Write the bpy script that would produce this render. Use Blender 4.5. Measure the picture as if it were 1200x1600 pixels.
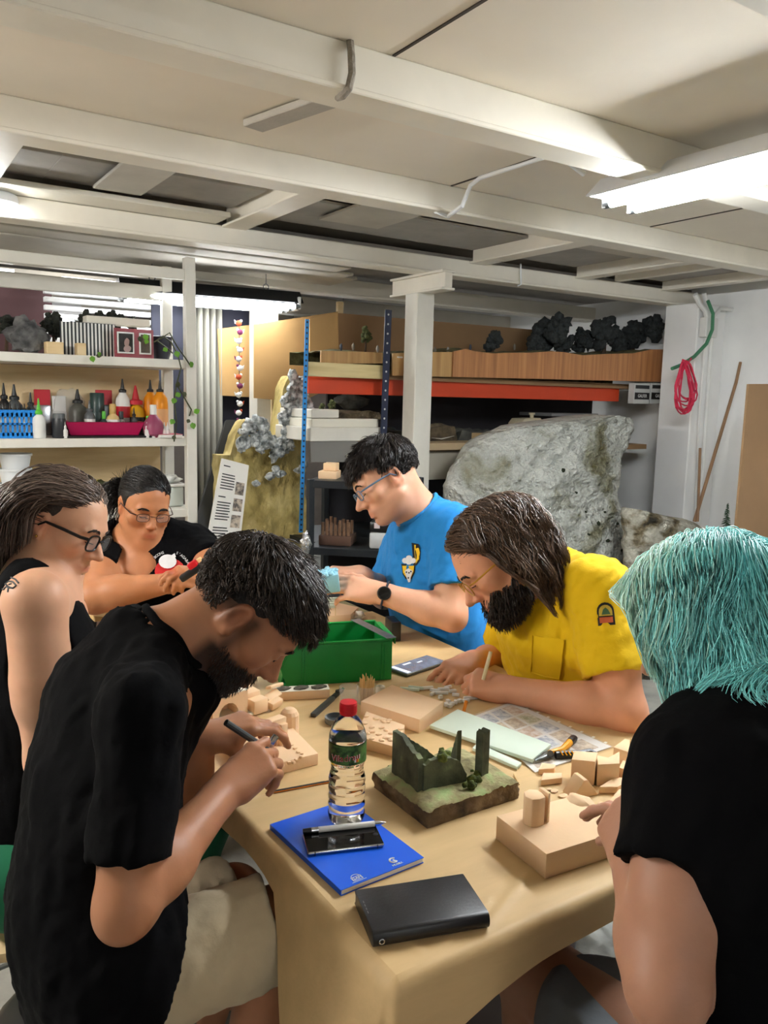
import bpy, bmesh, math, random
import numpy as np
from mathutils import Matrix, Vector
random.seed(7); rng = np.random.default_rng(7)
for o in list(bpy.data.objects): bpy.data.objects.remove(o)
scn = bpy.context.scene
COL = scn.collection
# ------------------------------------------------------------------ camera
# world axes: x runs along the ceiling beams, y along the long side of the table, z up
FPX = 1260.0; PITCH = math.radians(8.0); ROLL = math.radians(1.36); YAW = math.radians(33.15); CAMH = 1.49
def V(*a): return np.array(a if len(a) > 1 else a[0], float)
_sy, _cy = math.sin(YAW), math.cos(YAW)
_right = V(_cy, -_sy, 0); _fwd0 = V(_sy, _cy, 0); _up0 = V(0, 0, 1)
CF = _fwd0*math.cos(PITCH) - _up0*math.sin(PITCH)
_u1 = _fwd0*math.sin(PITCH) + _up0*math.cos(PITCH)
CX = _right*math.cos(ROLL) + _u1*math.sin(ROLL)
CU = -_right*math.sin(ROLL) + _u1*math.cos(ROLL)
CC = V(0, 0, CAMH)
cam_d = bpy.data.cameras.new('camera'); cam = bpy.data.objects.new('camera', cam_d); COL.objects.link(cam)
cam_d.sensor_fit = 'VERTICAL'; cam_d.sensor_height = 32.0; cam_d.lens = FPX/1600*32.0
cam_d.clip_start = .02
cam.matrix_world = Matrix(((CX[0], CU[0], -CF[0], 0), (CX[1], CU[1], -CF[1], 0), (CX[2], CU[2], -CF[2], CAMH), (0, 0, 0, 1)))
scn.camera = cam
# ------------------------------------------------------------------ light and exposure
scn.view_settings.view_transform = 'Standard'; scn.view_settings.look = 'None'
scn.view_settings.gamma = 1.0; scn.view_settings.use_curve_mapping = False
scn.view_settings.exposure = 1.2
world = bpy.data.worlds.new('world'); scn.world = world; world.use_nodes = True
world.node_tree.nodes['Background'].inputs[0].default_value = (.55, .6, .7, 1)
world.node_tree.nodes['Background'].inputs[1].default_value = .12

def ray(px, py): return CX*(px-600)/FPX - CU*(py-800)/FPX + CF
def D(px, py, d): return CC + ray(px, py)*d                       # at a depth along the view axis
def onz(px, py, z): r = ray(px, py); return CC + r*(z-CAMH)/r[2]
def ony(px, py, y): r = ray(px, py); return CC + r*y/r[1]
def onx(px, py, x): r = ray(px, py); return CC + r*x/r[0]
def depth(p): return float((V(p)-CC) @ CF)
def norm(v): v = V(v); return v/max(1e-9, np.linalg.norm(v))
def s2l(c): return tuple((x/12.92 if x <= .04045 else ((x+.055)/1.055)**2.4) for x in c)
def rgb(r, g, b): return s2l((r/255, g/255, b/255))

# ------------------------------------------------------------------ materials
MATS = {}
def M(name, col=(.8, .8, .8), rough=.6, metal=0., var=.12, scale=6., bump=0., bscale=80., spec=.5, trans=0., ior=1.45,
      emis=0., emcol=None, stretch=None, attr=None, col2=None, sub=0., sheen=0., alpha=1., thr=None, aniso=0., bdist=.01, detail=4.):
    if name in MATS: return MATS[name]
    m = bpy.data.materials.new(name); m.use_nodes = True; nt = m.node_tree; N = nt.nodes; L = nt.links
    b = N['Principled BSDF']
    tc = N.new('ShaderNodeTexCoord'); src = tc.outputs['Object']
    if stretch:
        mp = N.new('ShaderNodeMapping'); mp.inputs['Scale'].default_value = stretch; L.new(src, mp.inputs['Vector']); src = mp.outputs[0]
    nz = N.new('ShaderNodeTexNoise'); nz.inputs['Scale'].default_value = scale; nz.inputs['Detail'].default_value = detail; nz.inputs['Roughness'].default_value = .6
    L.new(src, nz.inputs['Vector'])
    ramp = N.new('ShaderNodeValToRGB'); L.new(nz.outputs['Fac'], ramp.inputs['Fac'])
    c = V(col)
    lo = c*(1-var) if col2 is None else V(col2); hi = np.minimum(c*(1+var), 1) if col2 is None else c
    e = ramp.color_ramp.elements
    e[0].position, e[1].position = thr if thr else (.3, .7)
    e[0].color = (*lo, 1); e[1].color = (*hi, 1)
    out = ramp.outputs['Color']
    if attr:
        at = N.new('ShaderNodeAttribute'); at.attribute_name = attr
        mx = N.new('ShaderNodeMix'); mx.data_type = 'RGBA'; mx.blend_type = 'MULTIPLY'; mx.inputs[0].default_value = 1
        L.new(out, mx.inputs[6]); L.new(at.outputs['Color'], mx.inputs[7]); out = mx.outputs[2]
    L.new(out, b.inputs['Base Color'])
    b.inputs['Roughness'].default_value = rough; b.inputs['Metallic'].default_value = metal
    b.inputs['Specular IOR Level'].default_value = spec; b.inputs['IOR'].default_value = ior
    b.inputs['Transmission Weight'].default_value = trans; b.inputs['Alpha'].default_value = alpha
    if aniso: b.inputs['Anisotropic'].default_value = aniso
    if sub:
        b.inputs['Subsurface Weight'].default_value = sub; b.inputs['Subsurface Radius'].default_value = (.012, .004, .002); b.inputs['Subsurface Scale'].default_value = .5
    if sheen: b.inputs['Sheen Weight'].default_value = sheen; b.inputs['Sheen Roughness'].default_value = .6
    if emis:
        b.inputs['Emission Strength'].default_value = emis; b.inputs['Emission Color'].default_value = (*(emcol or col), 1)
    if bump:
        n2 = N.new('ShaderNodeTexNoise'); n2.inputs['Scale'].default_value = bscale; n2.inputs['Detail'].default_value = 5
        L.new(src, n2.inputs['Vector'])
        bp = N.new('ShaderNodeBump'); bp.inputs['Strength'].default_value = bump; bp.inputs['Distance'].default_value = bdist
        L.new(n2.outputs['Fac'], bp.inputs['Height']); L.new(bp.outputs[0], b.inputs['Normal'])
    MATS[name] = m
    return m
def steps_mat(name, cols, scale=5., rough=.7, bump=.3, bscale=40., stretch=None, dist=.0, wave=False, bdist=.01):
    """noise banded into several colours: rock, wood, foliage"""
    if name in MATS: return MATS[name]
    m = bpy.data.materials.new(name); m.use_nodes = True; nt = m.node_tree; N = nt.nodes; L = nt.links; b = N['Principled BSDF']
    tc = N.new('ShaderNodeTexCoord'); src = tc.outputs['Object']
    if stretch:
        mp = N.new('ShaderNodeMapping'); mp.inputs['Scale'].default_value = stretch; L.new(src, mp.inputs['Vector']); src = mp.outputs[0]
    if wave:
        nz = N.new('ShaderNodeTexWave'); nz.inputs['Distortion'].default_value = dist or 6; nz.inputs['Detail'].default_value = 3
    else:
        nz = N.new('ShaderNodeTexNoise'); nz.inputs['Detail'].default_value = 6; nz.inputs['Distortion'].default_value = dist
    nz.inputs['Scale'].default_value = scale; L.new(src, nz.inputs['Vector'])
    r = N.new('ShaderNodeValToRGB'); L.new(nz.outputs['Fac'], r.inputs['Fac'])
    e = r.color_ramp.elements
    while len(e) < len(cols): e.new(.5)
    for i, (p, c) in enumerate(cols): e[i].position = p; e[i].color = (*c, 1)
    L.new(r.outputs['Color'], b.inputs['Base Color']); b.inputs['Roughness'].default_value = rough
    if bump:
        n2 = N.new('ShaderNodeTexNoise'); n2.inputs['Scale'].default_value = bscale; n2.inputs['Detail'].default_value = 5; L.new(src, n2.inputs['Vector'])
        bp = N.new('ShaderNodeBump'); bp.inputs['Strength'].default_value = bump; bp.inputs['Distance'].default_value = bdist
        L.new(n2.outputs['Fac'], bp.inputs['Height']); L.new(bp.outputs[0], b.inputs['Normal'])
    MATS[name] = m
    return m

# ------------------------------------------------------------------ objects
ORG = {}
def tag(o, label=None, cat=None, group=None, kind=None):
    if label: o['label'] = label
    if cat: o['category'] = cat; o['kind'] = 'thing'
    if group: o['group'] = group
    if kind: o['kind'] = kind
    return o
def thing(name, loc, label, cat, group=None):
    o = bpy.data.objects.new(name, None); COL.objects.link(o); o.location = tuple(loc); o.empty_display_size = .05
    ORG[o.name] = V(loc); return tag(o, label, cat, group)
def link(me, name, mat, parent=None, smooth=None):
    if smooth is not None:
        me.polygons.foreach_set('use_smooth', np.ones(len(me.polygons), bool))
        if smooth < 180: me.set_sharp_from_angle(angle=math.radians(smooth))
    if mat is not None:
        for mm in (mat if isinstance(mat, (list, tuple)) else [mat]): me.materials.append(mm)
    o = bpy.data.objects.new(name, me); COL.objects.link(o)
    org = V(0, 0, 0)
    if parent is not None:
        org = ORG[parent.name]; o.parent = parent
        me.transform(Matrix.Translation(tuple(-org)))
    ORG[o.name] = org
    me.update(); return o
def frame(fx, fz=(0, 0, 1)):
    """rotation matrix (3x3 numpy, columns) with x along fx and z near fz"""
    x = norm(fx); z = V(fz); z = z - x*(z @ x); z = norm(z); y = np.cross(z, x)
    return np.stack([x, y, z], 1)
def rz(a): c, s = math.cos(a), math.sin(a); return np.array([[c, -s, 0], [s, c, 0], [0, 0, 1.]])
def rx(a): c, s = math.cos(a), math.sin(a); return np.array([[1., 0, 0], [0, c, -s], [0, s, c]])
def ry(a): c, s = math.cos(a), math.sin(a); return np.array([[c, 0, s], [0, 1., 0], [-s, 0, c]])
def m4(R, t): m = np.eye(4); m[:3, :3] = R; m[:3, 3] = t; return Matrix(m.tolist())
def fnoise(p, s=1., seed=0., oct=3):
    """cheap smooth pseudo noise, about -1..1"""
    p = np.asarray(p, float)*s; out = 0; a = 1.; tot = 0
    for i in range(oct):
        q = p*(1.9**i) + seed*7.31 + i*3.7
        out = out + a*(np.sin(q[..., 0]*1.3+1.7*np.sin(q[..., 1]*1.1+.3)) * np.cos(q[..., 1]*1.2+1.5*np.sin(q[..., 2]*1.4+1.1)) + .7*np.sin(q[..., 2]*1.5+1.3*np.sin(q[..., 0]*1.2+2.)))/1.4
        tot += a; a *= .55
    return out/tot
class B:
    def __init__(s): s.bm = bmesh.new(); s.mi = 0
    def _fin(s, geom_faces):
        for f in geom_faces: f.material_index = s.mi
    def box(s, c, size, R=None, bev=0., seg=2):
        b2 = bmesh.new(); bmesh.ops.create_cube(b2, size=1.0)
        bmesh.ops.scale(b2, vec=tuple(size), verts=b2.verts)
        if bev > 0: bmesh.ops.bevel(b2, geom=list(b2.edges), offset=min(bev, .49*min(size)), segments=seg, affect='EDGES', profile=.5, clamp_overlap=True)
        b2.transform(m4(np.eye(3) if R is None else R, V(c))); s._merge(b2); return s
    def box2(s, lo, hi, bev=0., seg=2): lo = V(lo); hi = V(hi); return s.box((lo+hi)/2, np.abs(hi-lo), None, bev, seg)
    def _merge(s, b2):
        off = len(s.bm.verts); s.bm.verts.ensure_lookup_table()
        vs = [s.bm.verts.new(v.co) for v in b2.verts]
        b2.verts.index_update()
        for f in b2.faces:
            try: nf = s.bm.faces.new([vs[v.index] for v in f.verts]); nf.material_index = s.mi
            except ValueError: pass
        b2.free()
    def raw(s, verts, faces):
        vs = [s.bm.verts.new(tuple(map(float, v))) for v in verts]
        for f in faces:
            try: nf = s.bm.faces.new([vs[i] for i in f]); nf.material_index = s.mi
            except ValueError: pass
        return s
    def tube(s, pts, r, seg=8, closed=False, cap=True, flat=1., up=(0, 0, 1)):
        pts = [V(p) for p in pts]; n = len(pts); rs = [r]*n if np.isscalar(r) else list(r)
        ring = []; prev = None
        for i in range(n):
            if closed: t = pts[(i+1) % n]-pts[i-1]
            else: t = pts[min(i+1, n-1)]-pts[max(i-1, 0)]
            t = norm(t)
            a = prev if prev is not None else (V(up) if abs(t @ norm(up)) < .95 else V(1, 0, 0))
            a = a - t*(a @ t)
            if np.linalg.norm(a) < 1e-6: a = V(0, 1, 0)-t*t[1]
            a = norm(a); prev = a; b_ = np.cross(t, a)
            ring.append([s.bm.verts.new(tuple(pts[i]+(a*math.cos(2*math.pi*k/seg)*flat+b_*math.sin(2*math.pi*k/seg))*rs[i])) for k in range(seg)])
        for i in range(n if closed else n-1):
            A, C_ = ring[i], ring[(i+1) % n]
            for k in range(seg):
                f = s.bm.faces.new((A[k], A[(k+1) % seg], C_[(k+1) % seg], C_[k])); f.material_index = s.mi
        if cap and not closed:
            for rr, rev in ((ring[0], True), (ring[-1], False)):
                f = s.bm.faces.new(list(reversed(rr)) if rev else rr); f.material_index = s.mi
        return s
    def cyl(s, p0, p1, r0, r1=None, seg=16): return s.tube([p0, p1], [r0, r0 if r1 is None else r1], seg)
    def lathe(s, prof, o=(0, 0, 0), seg=24, R=None, cap=True):
        R = np.eye(3) if R is None else R; o = V(o); rings = []
        for r, z in prof:
            rings.append([s.bm.verts.new(tuple(o+R @ V(r*math.cos(2*math.pi*k/seg), r*math.sin(2*math.pi*k/seg), z))) for k in range(seg)])
        for A, C_ in zip(rings[:-1], rings[1:]):
            for k in range(seg):
                f = s.bm.faces.new((A[k], A[(k+1) % seg], C_[(k+1) % seg], C_[k])); f.material_index = s.mi
        if cap:
            for rr, rev in ((rings[0], True), (rings[-1], False)):
                f = s.bm.faces.new(list(reversed(rr)) if rev else rr); f.material_index = s.mi
        return s
    def prism(s, poly, h, o=(0, 0, 0), R=None, bev=0.):
        """extrude a 2-D polygon (local xy) by h along local z"""
        R = np.eye(3) if R is None else R; o = V(o); b2 = bmesh.new()
        lo = [b2.verts.new((x, y, 0)) for x, y in poly]; hi = [b2.verts.new((x, y, h)) for x, y in poly]; n = len(poly)
        b2.faces.new(list(reversed(lo))); b2.faces.new(hi)
        for i in range(n): b2.faces.new((lo[i], lo[(i+1) % n], hi[(i+1) % n], hi[i]))
        bmesh.ops.recalc_face_normals(b2, faces=b2.faces)
        if bev > 0: bmesh.ops.bevel(b2, geom=list(b2.edges), offset=bev, segments=2, affect='EDGES', profile=.5, clamp_overlap=True)
        b2.transform(m4(R, o)); s._merge(b2); return s
    def blob(s, c, rad, sub=3, amp=.2, ns=6., seed=0, R=None, flat=None):
        b2 = bmesh.new(); bmesh.ops.create_icosphere(b2, subdivisions=sub, radius=1.)
        P = np.array([v.co[:] for v in b2.verts]); d = 1+amp*fnoise(P, ns, seed, 4)
        P = P*d[:, None]*V(rad if not np.isscalar(rad) else (rad,)*3)
        if flat is not None: P[:, 2] = np.maximum(P[:, 2], flat)
        if R is not None: P = P @ np.asarray(R).T
        P = P+V(c)
        for v, p in zip(b2.verts, P): v.co = p
        s._merge(b2); return s
    def grid(s, P, thick=None):
        """surface from an (nu,nv,3) array; optional thickness"""
        nu, nv = P.shape[:2]
        vs = [[s.bm.verts.new(tuple(P[i, j])) for j in range(nv)] for i in range(nu)]
        for i in range(nu-1):
            for j in range(nv-1):
                f = s.bm.faces.new((vs[i][j], vs[i+1][j], vs[i+1][j+1], vs[i][j+1])); f.material_index = s.mi
        return s
    def obj(s, name, mat, parent=None, smooth=35):
        bmesh.ops.recalc_face_normals(s.bm, faces=s.bm.faces)
        me = bpy.data.meshes.new(name); s.bm.to_mesh(me); s.bm.free()
        return link(me, name, mat, parent, smooth)
def copy_tree(o, loc=None, rotz=None, parent=None, **kw):
    c = o.copy(); COL.objects.link(c)
    if parent is not None: c.parent = parent
    for ch in list(o.children): copy_tree(ch, parent=c)
    if loc is not None: c.location = tuple(loc)
    if rotz is not None: c.rotation_euler[2] = rotz
    if kw: tag(c, **kw)
    return c
def text_mesh(txt, size, o, R, name, mat, parent, thick=.0004, align='CENTER', sx=1.):
    """lettering as a thin mesh: local x is the reading direction, z is the surface normal"""
    cu = bpy.data.curves.new('t', 'FONT'); cu.body = txt; cu.size = size; cu.extrude = thick; cu.align_x = align; cu.align_y = 'CENTER'; cu.resolution_u = 2
    ob = bpy.data.objects.new('t', cu); COL.objects.link(ob)
    dg = bpy.context.evaluated_depsgraph_get(); me = bpy.data.meshes.new_from_object(ob.evaluated_get(dg))
    bpy.data.objects.remove(ob); bpy.data.curves.remove(cu)
    me.transform(Matrix.Diagonal((sx, 1, 1, 1))); me.transform(m4(R, V(o)))
    me.name = name; me.materials.clear()
    return link(me, name, mat, parent)

# ------------------------------------------------------------------ implicit surfaces for bodies and cloth
def _smin(a, b, k):
    if k <= 0: return np.minimum(a, b)
    h = np.maximum(k-np.abs(a-b), 0)/k
    return np.minimum(a, b)-h*h*k*.25
class SDF:
    def __init__(s, k=.02): s.pr = []; s.k = k
    def _add(s, fn, c, br, k, op): s.pr.append((fn, V(c), br, s.k if k is None else k, op)); return s
    def cap(s, a, b, ra, rb=None, k=None, op='u', sq=None):
        a = V(a); b = V(b); rb = ra if rb is None else rb; ab = b-a; L2 = max(1e-9, ab @ ab)
        if sq is None:
            def fn(p):
                t = np.clip(((p-a) @ ab)/L2, 0, 1)
                return np.linalg.norm(p-a-t[:, None]*ab, axis=1)-(ra+t*(rb-ra))
        else:                                   # flattened limb: sq=(axis, factor>1 thins along axis)
            ax = norm(sq[0]); fc = sq[1]-1
            def fn(p):
                t = np.clip(((p-a) @ ab)/L2, 0, 1); q = p-a-t[:, None]*ab
                q = q+np.outer(q @ ax, ax)*fc
                return (np.linalg.norm(q, axis=1)-(ra+t*(rb-ra)))*.8
        return s._add(fn, (a+b)/2, math.sqrt(L2)/2+max(ra, rb), k, op)
    def ell(s, c, r, R=None, k=None, op='u'):
        c = V(c); r = V(r); R = np.eye(3) if R is None else np.asarray(R)
        def fn(p):
            q = (p-c) @ R; k0 = np.linalg.norm(q/r, axis=1); k1 = np.linalg.norm(q/(r*r), axis=1)
            return np.where(k1 > 1e-9, k0*(k0-1)/np.maximum(k1, 1e-9), -r.min())
        return s._add(fn, c, r.max(), k, op)
    def plane(s, o, n, k=None):                  # keeps the side n points away from
        o = V(o); n = norm(n)
        return s._add(lambda p: (p-o) @ n, o, 1e3, 0 if k is None else k, 'i')
    def disp(s, fn): return s._add(fn, (0, 0, 0), 1e3, 0, 'd')
    def ev(s, p, pr=None, dist_clip=None):
        d = np.full(len(p), 9.)
        for fn, c, br, k, op in (s.pr if pr is None else pr):
            if op == 'u': d = _smin(d, fn(p), k)
            elif op == 's': d = -_smin(-d, fn(p), k)
            elif op == 'i': d = -_smin(-d, -fn(p), k)
            elif op == 'd':
                mk_ = np.abs(d) < .03
                if mk_.any(): d = d.copy(); d[mk_] += fn(p[mk_])
        return d
    def grad(s, p, e=.003):
        d = s.ev(p); g = np.stack([s.ev(p+np.eye(3)[i]*e)-d for i in range(3)], 1)
        return d, g/np.maximum(1e-9, np.linalg.norm(g, axis=1, keepdims=True))
    def mesh(s, res, pad=.02):
        us = [q for q in s.pr if q[4] == 'u']
        lo = np.min([q[1]-q[2] for q in us], 0)-pad; hi = np.max([q[1]+q[2] for q in us], 0)+pad
        BL = 10; nb = np.ceil((hi-lo)/(res*BL)).astype(int); n = nb*BL+1
        vals = np.full(tuple(n), 1., np.float32)
        bi = np.stack(np.meshgrid(*[np.arange(k) for k in nb], indexing='ij'), -1).reshape(-1, 3)
        bc = lo+(bi+.5)*BL*res; hd = BL*res*.5*1.7321
        cd = s.ev(bc); act = np.abs(cd) < hd*1.15+.008; cen = np.array([q[1] for q in s.pr]); rad = np.array([1e9 if q[4] in 'id' else q[2]+max(q[3], .01)+.012 for q in s.pr])
        for b_ in bi[(~act) & (cd < 0)]: i, j, k = b_*BL; vals[i:i+BL+1, j:j+BL+1, k:k+BL+1] = -1
        g = np.stack(np.meshgrid(*[np.arange(BL+1)]*3, indexing='ij'), -1).reshape(-1, 3)*res
        for b_, c in zip(bi[act], bc[act]):
            pr = [s.pr[i_] for i_ in np.flatnonzero(np.sqrt(((cen-c)**2).sum(1)) < hd+rad)]
            if not any(q[4] == 'u' for q in pr): continue
            i, j, k = b_*BL
            vals[i:i+BL+1, j:j+BL+1, k:k+BL+1] = s.ev(lo+b_*BL*res+g, pr).reshape(BL+1, BL+1, BL+1)
        ins = vals < 0; cnt = np.zeros(tuple(n-1), np.int8)
        off = [(a, b_, c) for a in (0, 1) for b_ in (0, 1) for c in (0, 1)]
        sl = lambda o: tuple(slice(o[d], n[d]-1+o[d]) for d in range(3))
        for o in off: cnt += ins[sl(o)]
        ci = np.argwhere((cnt > 0) & (cnt < 8))
        idx = np.full(tuple(n-1), -1, np.int32); idx[tuple(ci.T)] = np.arange(len(ci))
        cv = {o: vals[ci[:, 0]+o[0], ci[:, 1]+o[1], ci[:, 2]+o[2]] for o in off}
        acc = np.zeros((len(ci), 3)); w = np.zeros(len(ci))
        for o in off:
            for d in range(3):
                if o[d] == 0:
                    o2 = tuple(1 if e == d else o[e] for e in range(3)); a, b_ = cv[o], cv[o2]; mk = (a < 0) != (b_ < 0)
                    t = np.where(mk, a/np.where(mk, a-b_, 1), 0); pt = np.tile(np.array(o, float), (len(ci), 1)); pt[:, d] = t
                    acc += pt*mk[:, None]; w += mk
        vert = lo+(ci+acc/np.maximum(w, 1)[:, None])*res
        quads = []
        for d in range(3):
            e1, e2 = [(1, 2), (2, 0), (0, 1)][d]
            a = ins[tuple(slice(0, n[q]-1) if q == d else slice(1, n[q]-1) for q in range(3))]
            b_ = ins[tuple(slice(1, n[q]) if q == d else slice(1, n[q]-1) for q in range(3))]
            for flip, mk in ((False, a & ~b_), (True, ~a & b_)):
                q = np.argwhere(mk)
                if not len(q): continue
                q = q+np.array([0 if e == d else 1 for e in range(3)])
                def g_(da, db): z = q.copy(); z[:, e1] -= da; z[:, e2] -= db; return idx[tuple(z.T)]
                f = np.stack([g_(1, 1), g_(0, 1), g_(0, 0), g_(1, 0)], 1)
                quads.append(f[:, ::-1] if flip else f)
        return vert, np.concatenate(quads)
def np_mesh(name, vert, quads, mat, parent=None, col=None, smooth=180):
    me = bpy.data.meshes.new(name); nf, k = quads.shape
    me.vertices.add(len(vert)); me.vertices.foreach_set('co', np.asarray(vert, np.float32).ravel())
    me.loops.add(nf*k); me.loops.foreach_set('vertex_index', quads.astype(np.int32).ravel())
    me.polygons.add(nf); me.polygons.foreach_set('loop_start', np.arange(0, nf*k, k, dtype=np.int32))
    me.update(calc_edges=True)
    if col is not None:
        a = me.color_attributes.new('Col', 'FLOAT_COLOR', 'POINT'); c4 = np.ones((len(vert), 4), np.float32); c4[:, :3] = col
        a.data.foreach_set('color', c4.ravel())
    return link(me, name, mat, parent, smooth)
def relax(vert, quads, it=1, lam=.5):
    e = np.concatenate([quads[:, [0, 1]], quads[:, [1, 2]], quads[:, [2, 3]], quads[:, [3, 0]]]); e = np.concatenate([e, e[:, ::-1]])
    cn = np.bincount(e[:, 0], minlength=len(vert)).astype(float)
    for _ in range(it):
        av = np.stack([np.bincount(e[:, 0], weights=vert[e[:, 1], d], minlength=len(vert)) for d in range(3)], 1)/np.maximum(cn, 1)[:, None]
        vert = vert+lam*(av-vert)
    return vert
def strand_mesh(name, P, rad, mat, parent, cols=None, sides=3, taper=.25):
    """P: (strands, points, 3); rad: per strand or scalar"""
    S, n = P.shape[:2]; rad = np.broadcast_to(np.asarray(rad, float), (S,))
    T = np.empty_like(P); T[:, 1:-1] = P[:, 2:]-P[:, :-2]; T[:, 0] = P[:, 1]-P[:, 0]; T[:, -1] = P[:, -1]-P[:, -2]
    T /= np.maximum(1e-9, np.linalg.norm(T, axis=2, keepdims=True))
    ref = np.where(np.abs(T[..., 2:3]) < .9, V(0, 0, 1), V(1, 0, 0)); A = np.cross(T, ref); A /= np.maximum(1e-9, np.linalg.norm(A, axis=2, keepdims=True)); Bn = np.cross(T, A)
    prof = np.interp(np.linspace(0, 1, n), [0, .15, .7, 1], [.6, 1, .9, taper])
    vs = np.stack([P+(A*math.cos(2*math.pi*k/sides)+Bn*math.sin(2*math.pi*k/sides))*(rad[:, None]*prof)[..., None] for k in range(sides)], 2)
    id_ = np.arange(S*n*sides).reshape(S, n, sides); q = []
    for k in range(sides):
        k2 = (k+1) % sides
        q.append(np.stack([id_[:, :-1, k], id_[:, :-1, k2], id_[:, 1:, k2], id_[:, 1:, k]], -1).reshape(-1, 4))
    c = None if cols is None else np.repeat(np.asarray(cols), n*sides, axis=0)
    return np_mesh(name, vs.reshape(-1, 3), np.concatenate(q), mat, parent, c)
# ================================================================== SETTING
ZC = 2.30
m_ceil = M('ceiling_paint', rgb(232, 222, 206), .75, var=.06, scale=1.4, bump=.12, bscale=25, bdist=.004)
m_beam = M('beam_paint', rgb(234, 228, 214), .5, var=.07, scale=3., bump=.22, bscale=22, bdist=.004)
m_wallw = M('white_wall', rgb(242, 242, 240), .8, var=.06, scale=2., bump=.3, bscale=18, bdist=.006)
m_conc = steps_mat('concrete_floor', [(.3, rgb(140, 140, 134)), (.55, rgb(164, 164, 157)), (.75, rgb(180, 180, 172))], 7., .75, .25, 60)
m_dark = M('dark_board', rgb(38, 32, 34), .8, var=.3, scale=2)
m_maroon = M('maroon_board', rgb(70, 42, 44), .7, var=.2, scale=2)
m_ply = steps_mat('plywood', [(.25, rgb(196, 164, 118)), (.5, rgb(222, 196, 150)), (.75, rgb(232, 212, 172))], 2.2, .65, .1, 60, stretch=(1, 8, 8))
m_card = M('cardboard', rgb(190, 152, 100), .8, var=.08, scale=3, bump=.06, bscale=40)
m_card_dark = M('brown_board', rgb(150, 118, 84), .8, var=.1, scale=3, bump=.06, bscale=40)
m_grey_metal = M('grey_steel', rgb(120, 124, 126), .4, .6, var=.1)
m_white_paint = M('white_paint_wood', rgb(225, 222, 212), .5, var=.06, scale=6, bump=.12, bscale=40, bdist=.003)
m_tube = M('tube_glow', (1, 1, 1), .4, emis=80., emcol=(.93, .97, 1.0), var=0)
m_tube_fill = M('tube_glow_fill', (1, 1, 1), .4, emis=110., emcol=(1.0, .96, .9), var=0)
m_tube_s = M('tube_glow_soft', (1, 1, 1), .4, emis=16., emcol=(.95, .98, 1.0), var=0)
m_white_metal = M('white_metal', rgb(232, 234, 236), .35, var=.03)
m_rubber = M('black_rubber', rgb(18, 18, 19), .55, var=.1)

b = B(); b.box2((-4, -3, -.1), (4.75, 9, 0)); tag(b.obj('floor', m_conc), 'grey concrete workshop floor', None, kind='structure')
b = B(); b.box2((-4, -3, ZC), (4.75, 9, ZC+.12)); ceil = tag(b.obj('ceiling', m_ceil), 'cream painted panel ceiling of the low mezzanine', kind='structure')
b = B(); b.box2((4.7, -3, 0), (4.85, 9, ZC+.1)); wall_r = tag(b.obj('wall_right', m_wallw), 'white painted masonry wall behind the rock', kind='structure')
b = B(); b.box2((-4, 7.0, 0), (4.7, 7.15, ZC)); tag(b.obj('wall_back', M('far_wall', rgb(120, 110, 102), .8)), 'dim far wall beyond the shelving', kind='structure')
b = B(); b.box2((-4.1, -3, 0), (-4, 9, ZC)); tag(b.obj('wall_left', m_wallw), 'plain wall on the left outside the view', kind='structure')
b = B(); b.box2((-4.1, -3.1, 0), (4.85, -3, ZC)); tag(b.obj('wall_front', m_wallw), 'plain wall behind the viewer', kind='structure')

# beams running along x
def beam(y, z0, z1, x0, x1, lip=.012, th=.09):
    b = B(); b.box2((x0, y, z0+.012), (x1, y+th, z1), .004, 1); b.box2((x0, y-lip, z0), (x1, y+th+lip, z0+.014), .003, 1)
    return b.obj('beam', m_beam, ceil)
beam(1.72, 2.188, ZC, -4, 4.7); beam(2.57, 2.198, ZC, -4, 4.7); beam(3.42, 2.126, 2.214, -4, 4.7)
beam(.85, 2.19, ZC, -4, 4.7); beam(0.0, 2.19, ZC, -4, 4.7)
beam(4.35, 2.10, 2.2, -4, 4.7); beam(5.3, 2.07, 2.2, -4, 4.7); beam(6.2, 2.07, 2.2, -4, 4.7)
# upper panel seams (thin battens) in the near bays
m_seam = M('seam', rgb(66, 58, 50), .9)
for x, y0, y1 in ((1.12, .95, 1.72), (1.95, 1.81, 2.57), (3.1, 1.81, 2.57), (3.55, .95, 1.72)):
    b = B(); b.box2((x-.004, y0, ZC-.003), (x+.004, y1, ZC+.002)); b.obj('panel_seam', m_seam, ceil)
b = B(); b.box2((-4, 1.81, ZC-.006), (4.7, 1.822, ZC)); b.obj('panel_seam', m_seam, ceil)
# plank patched under the near bay (dark grey strip by the rope)
Pa, Pb = onz(395, 197, 2.285), onz(530, 150, 2.285)
b = B(); dv = norm(Pb-Pa); b.box((Pa+Pb)/2, (np.linalg.norm(Pb-Pa), .075, .02), frame(dv), .003, 1); b.obj('patch_board', M('patch', rgb(176, 170, 160), .7, bump=.4, bscale=30), ceil)
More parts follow.
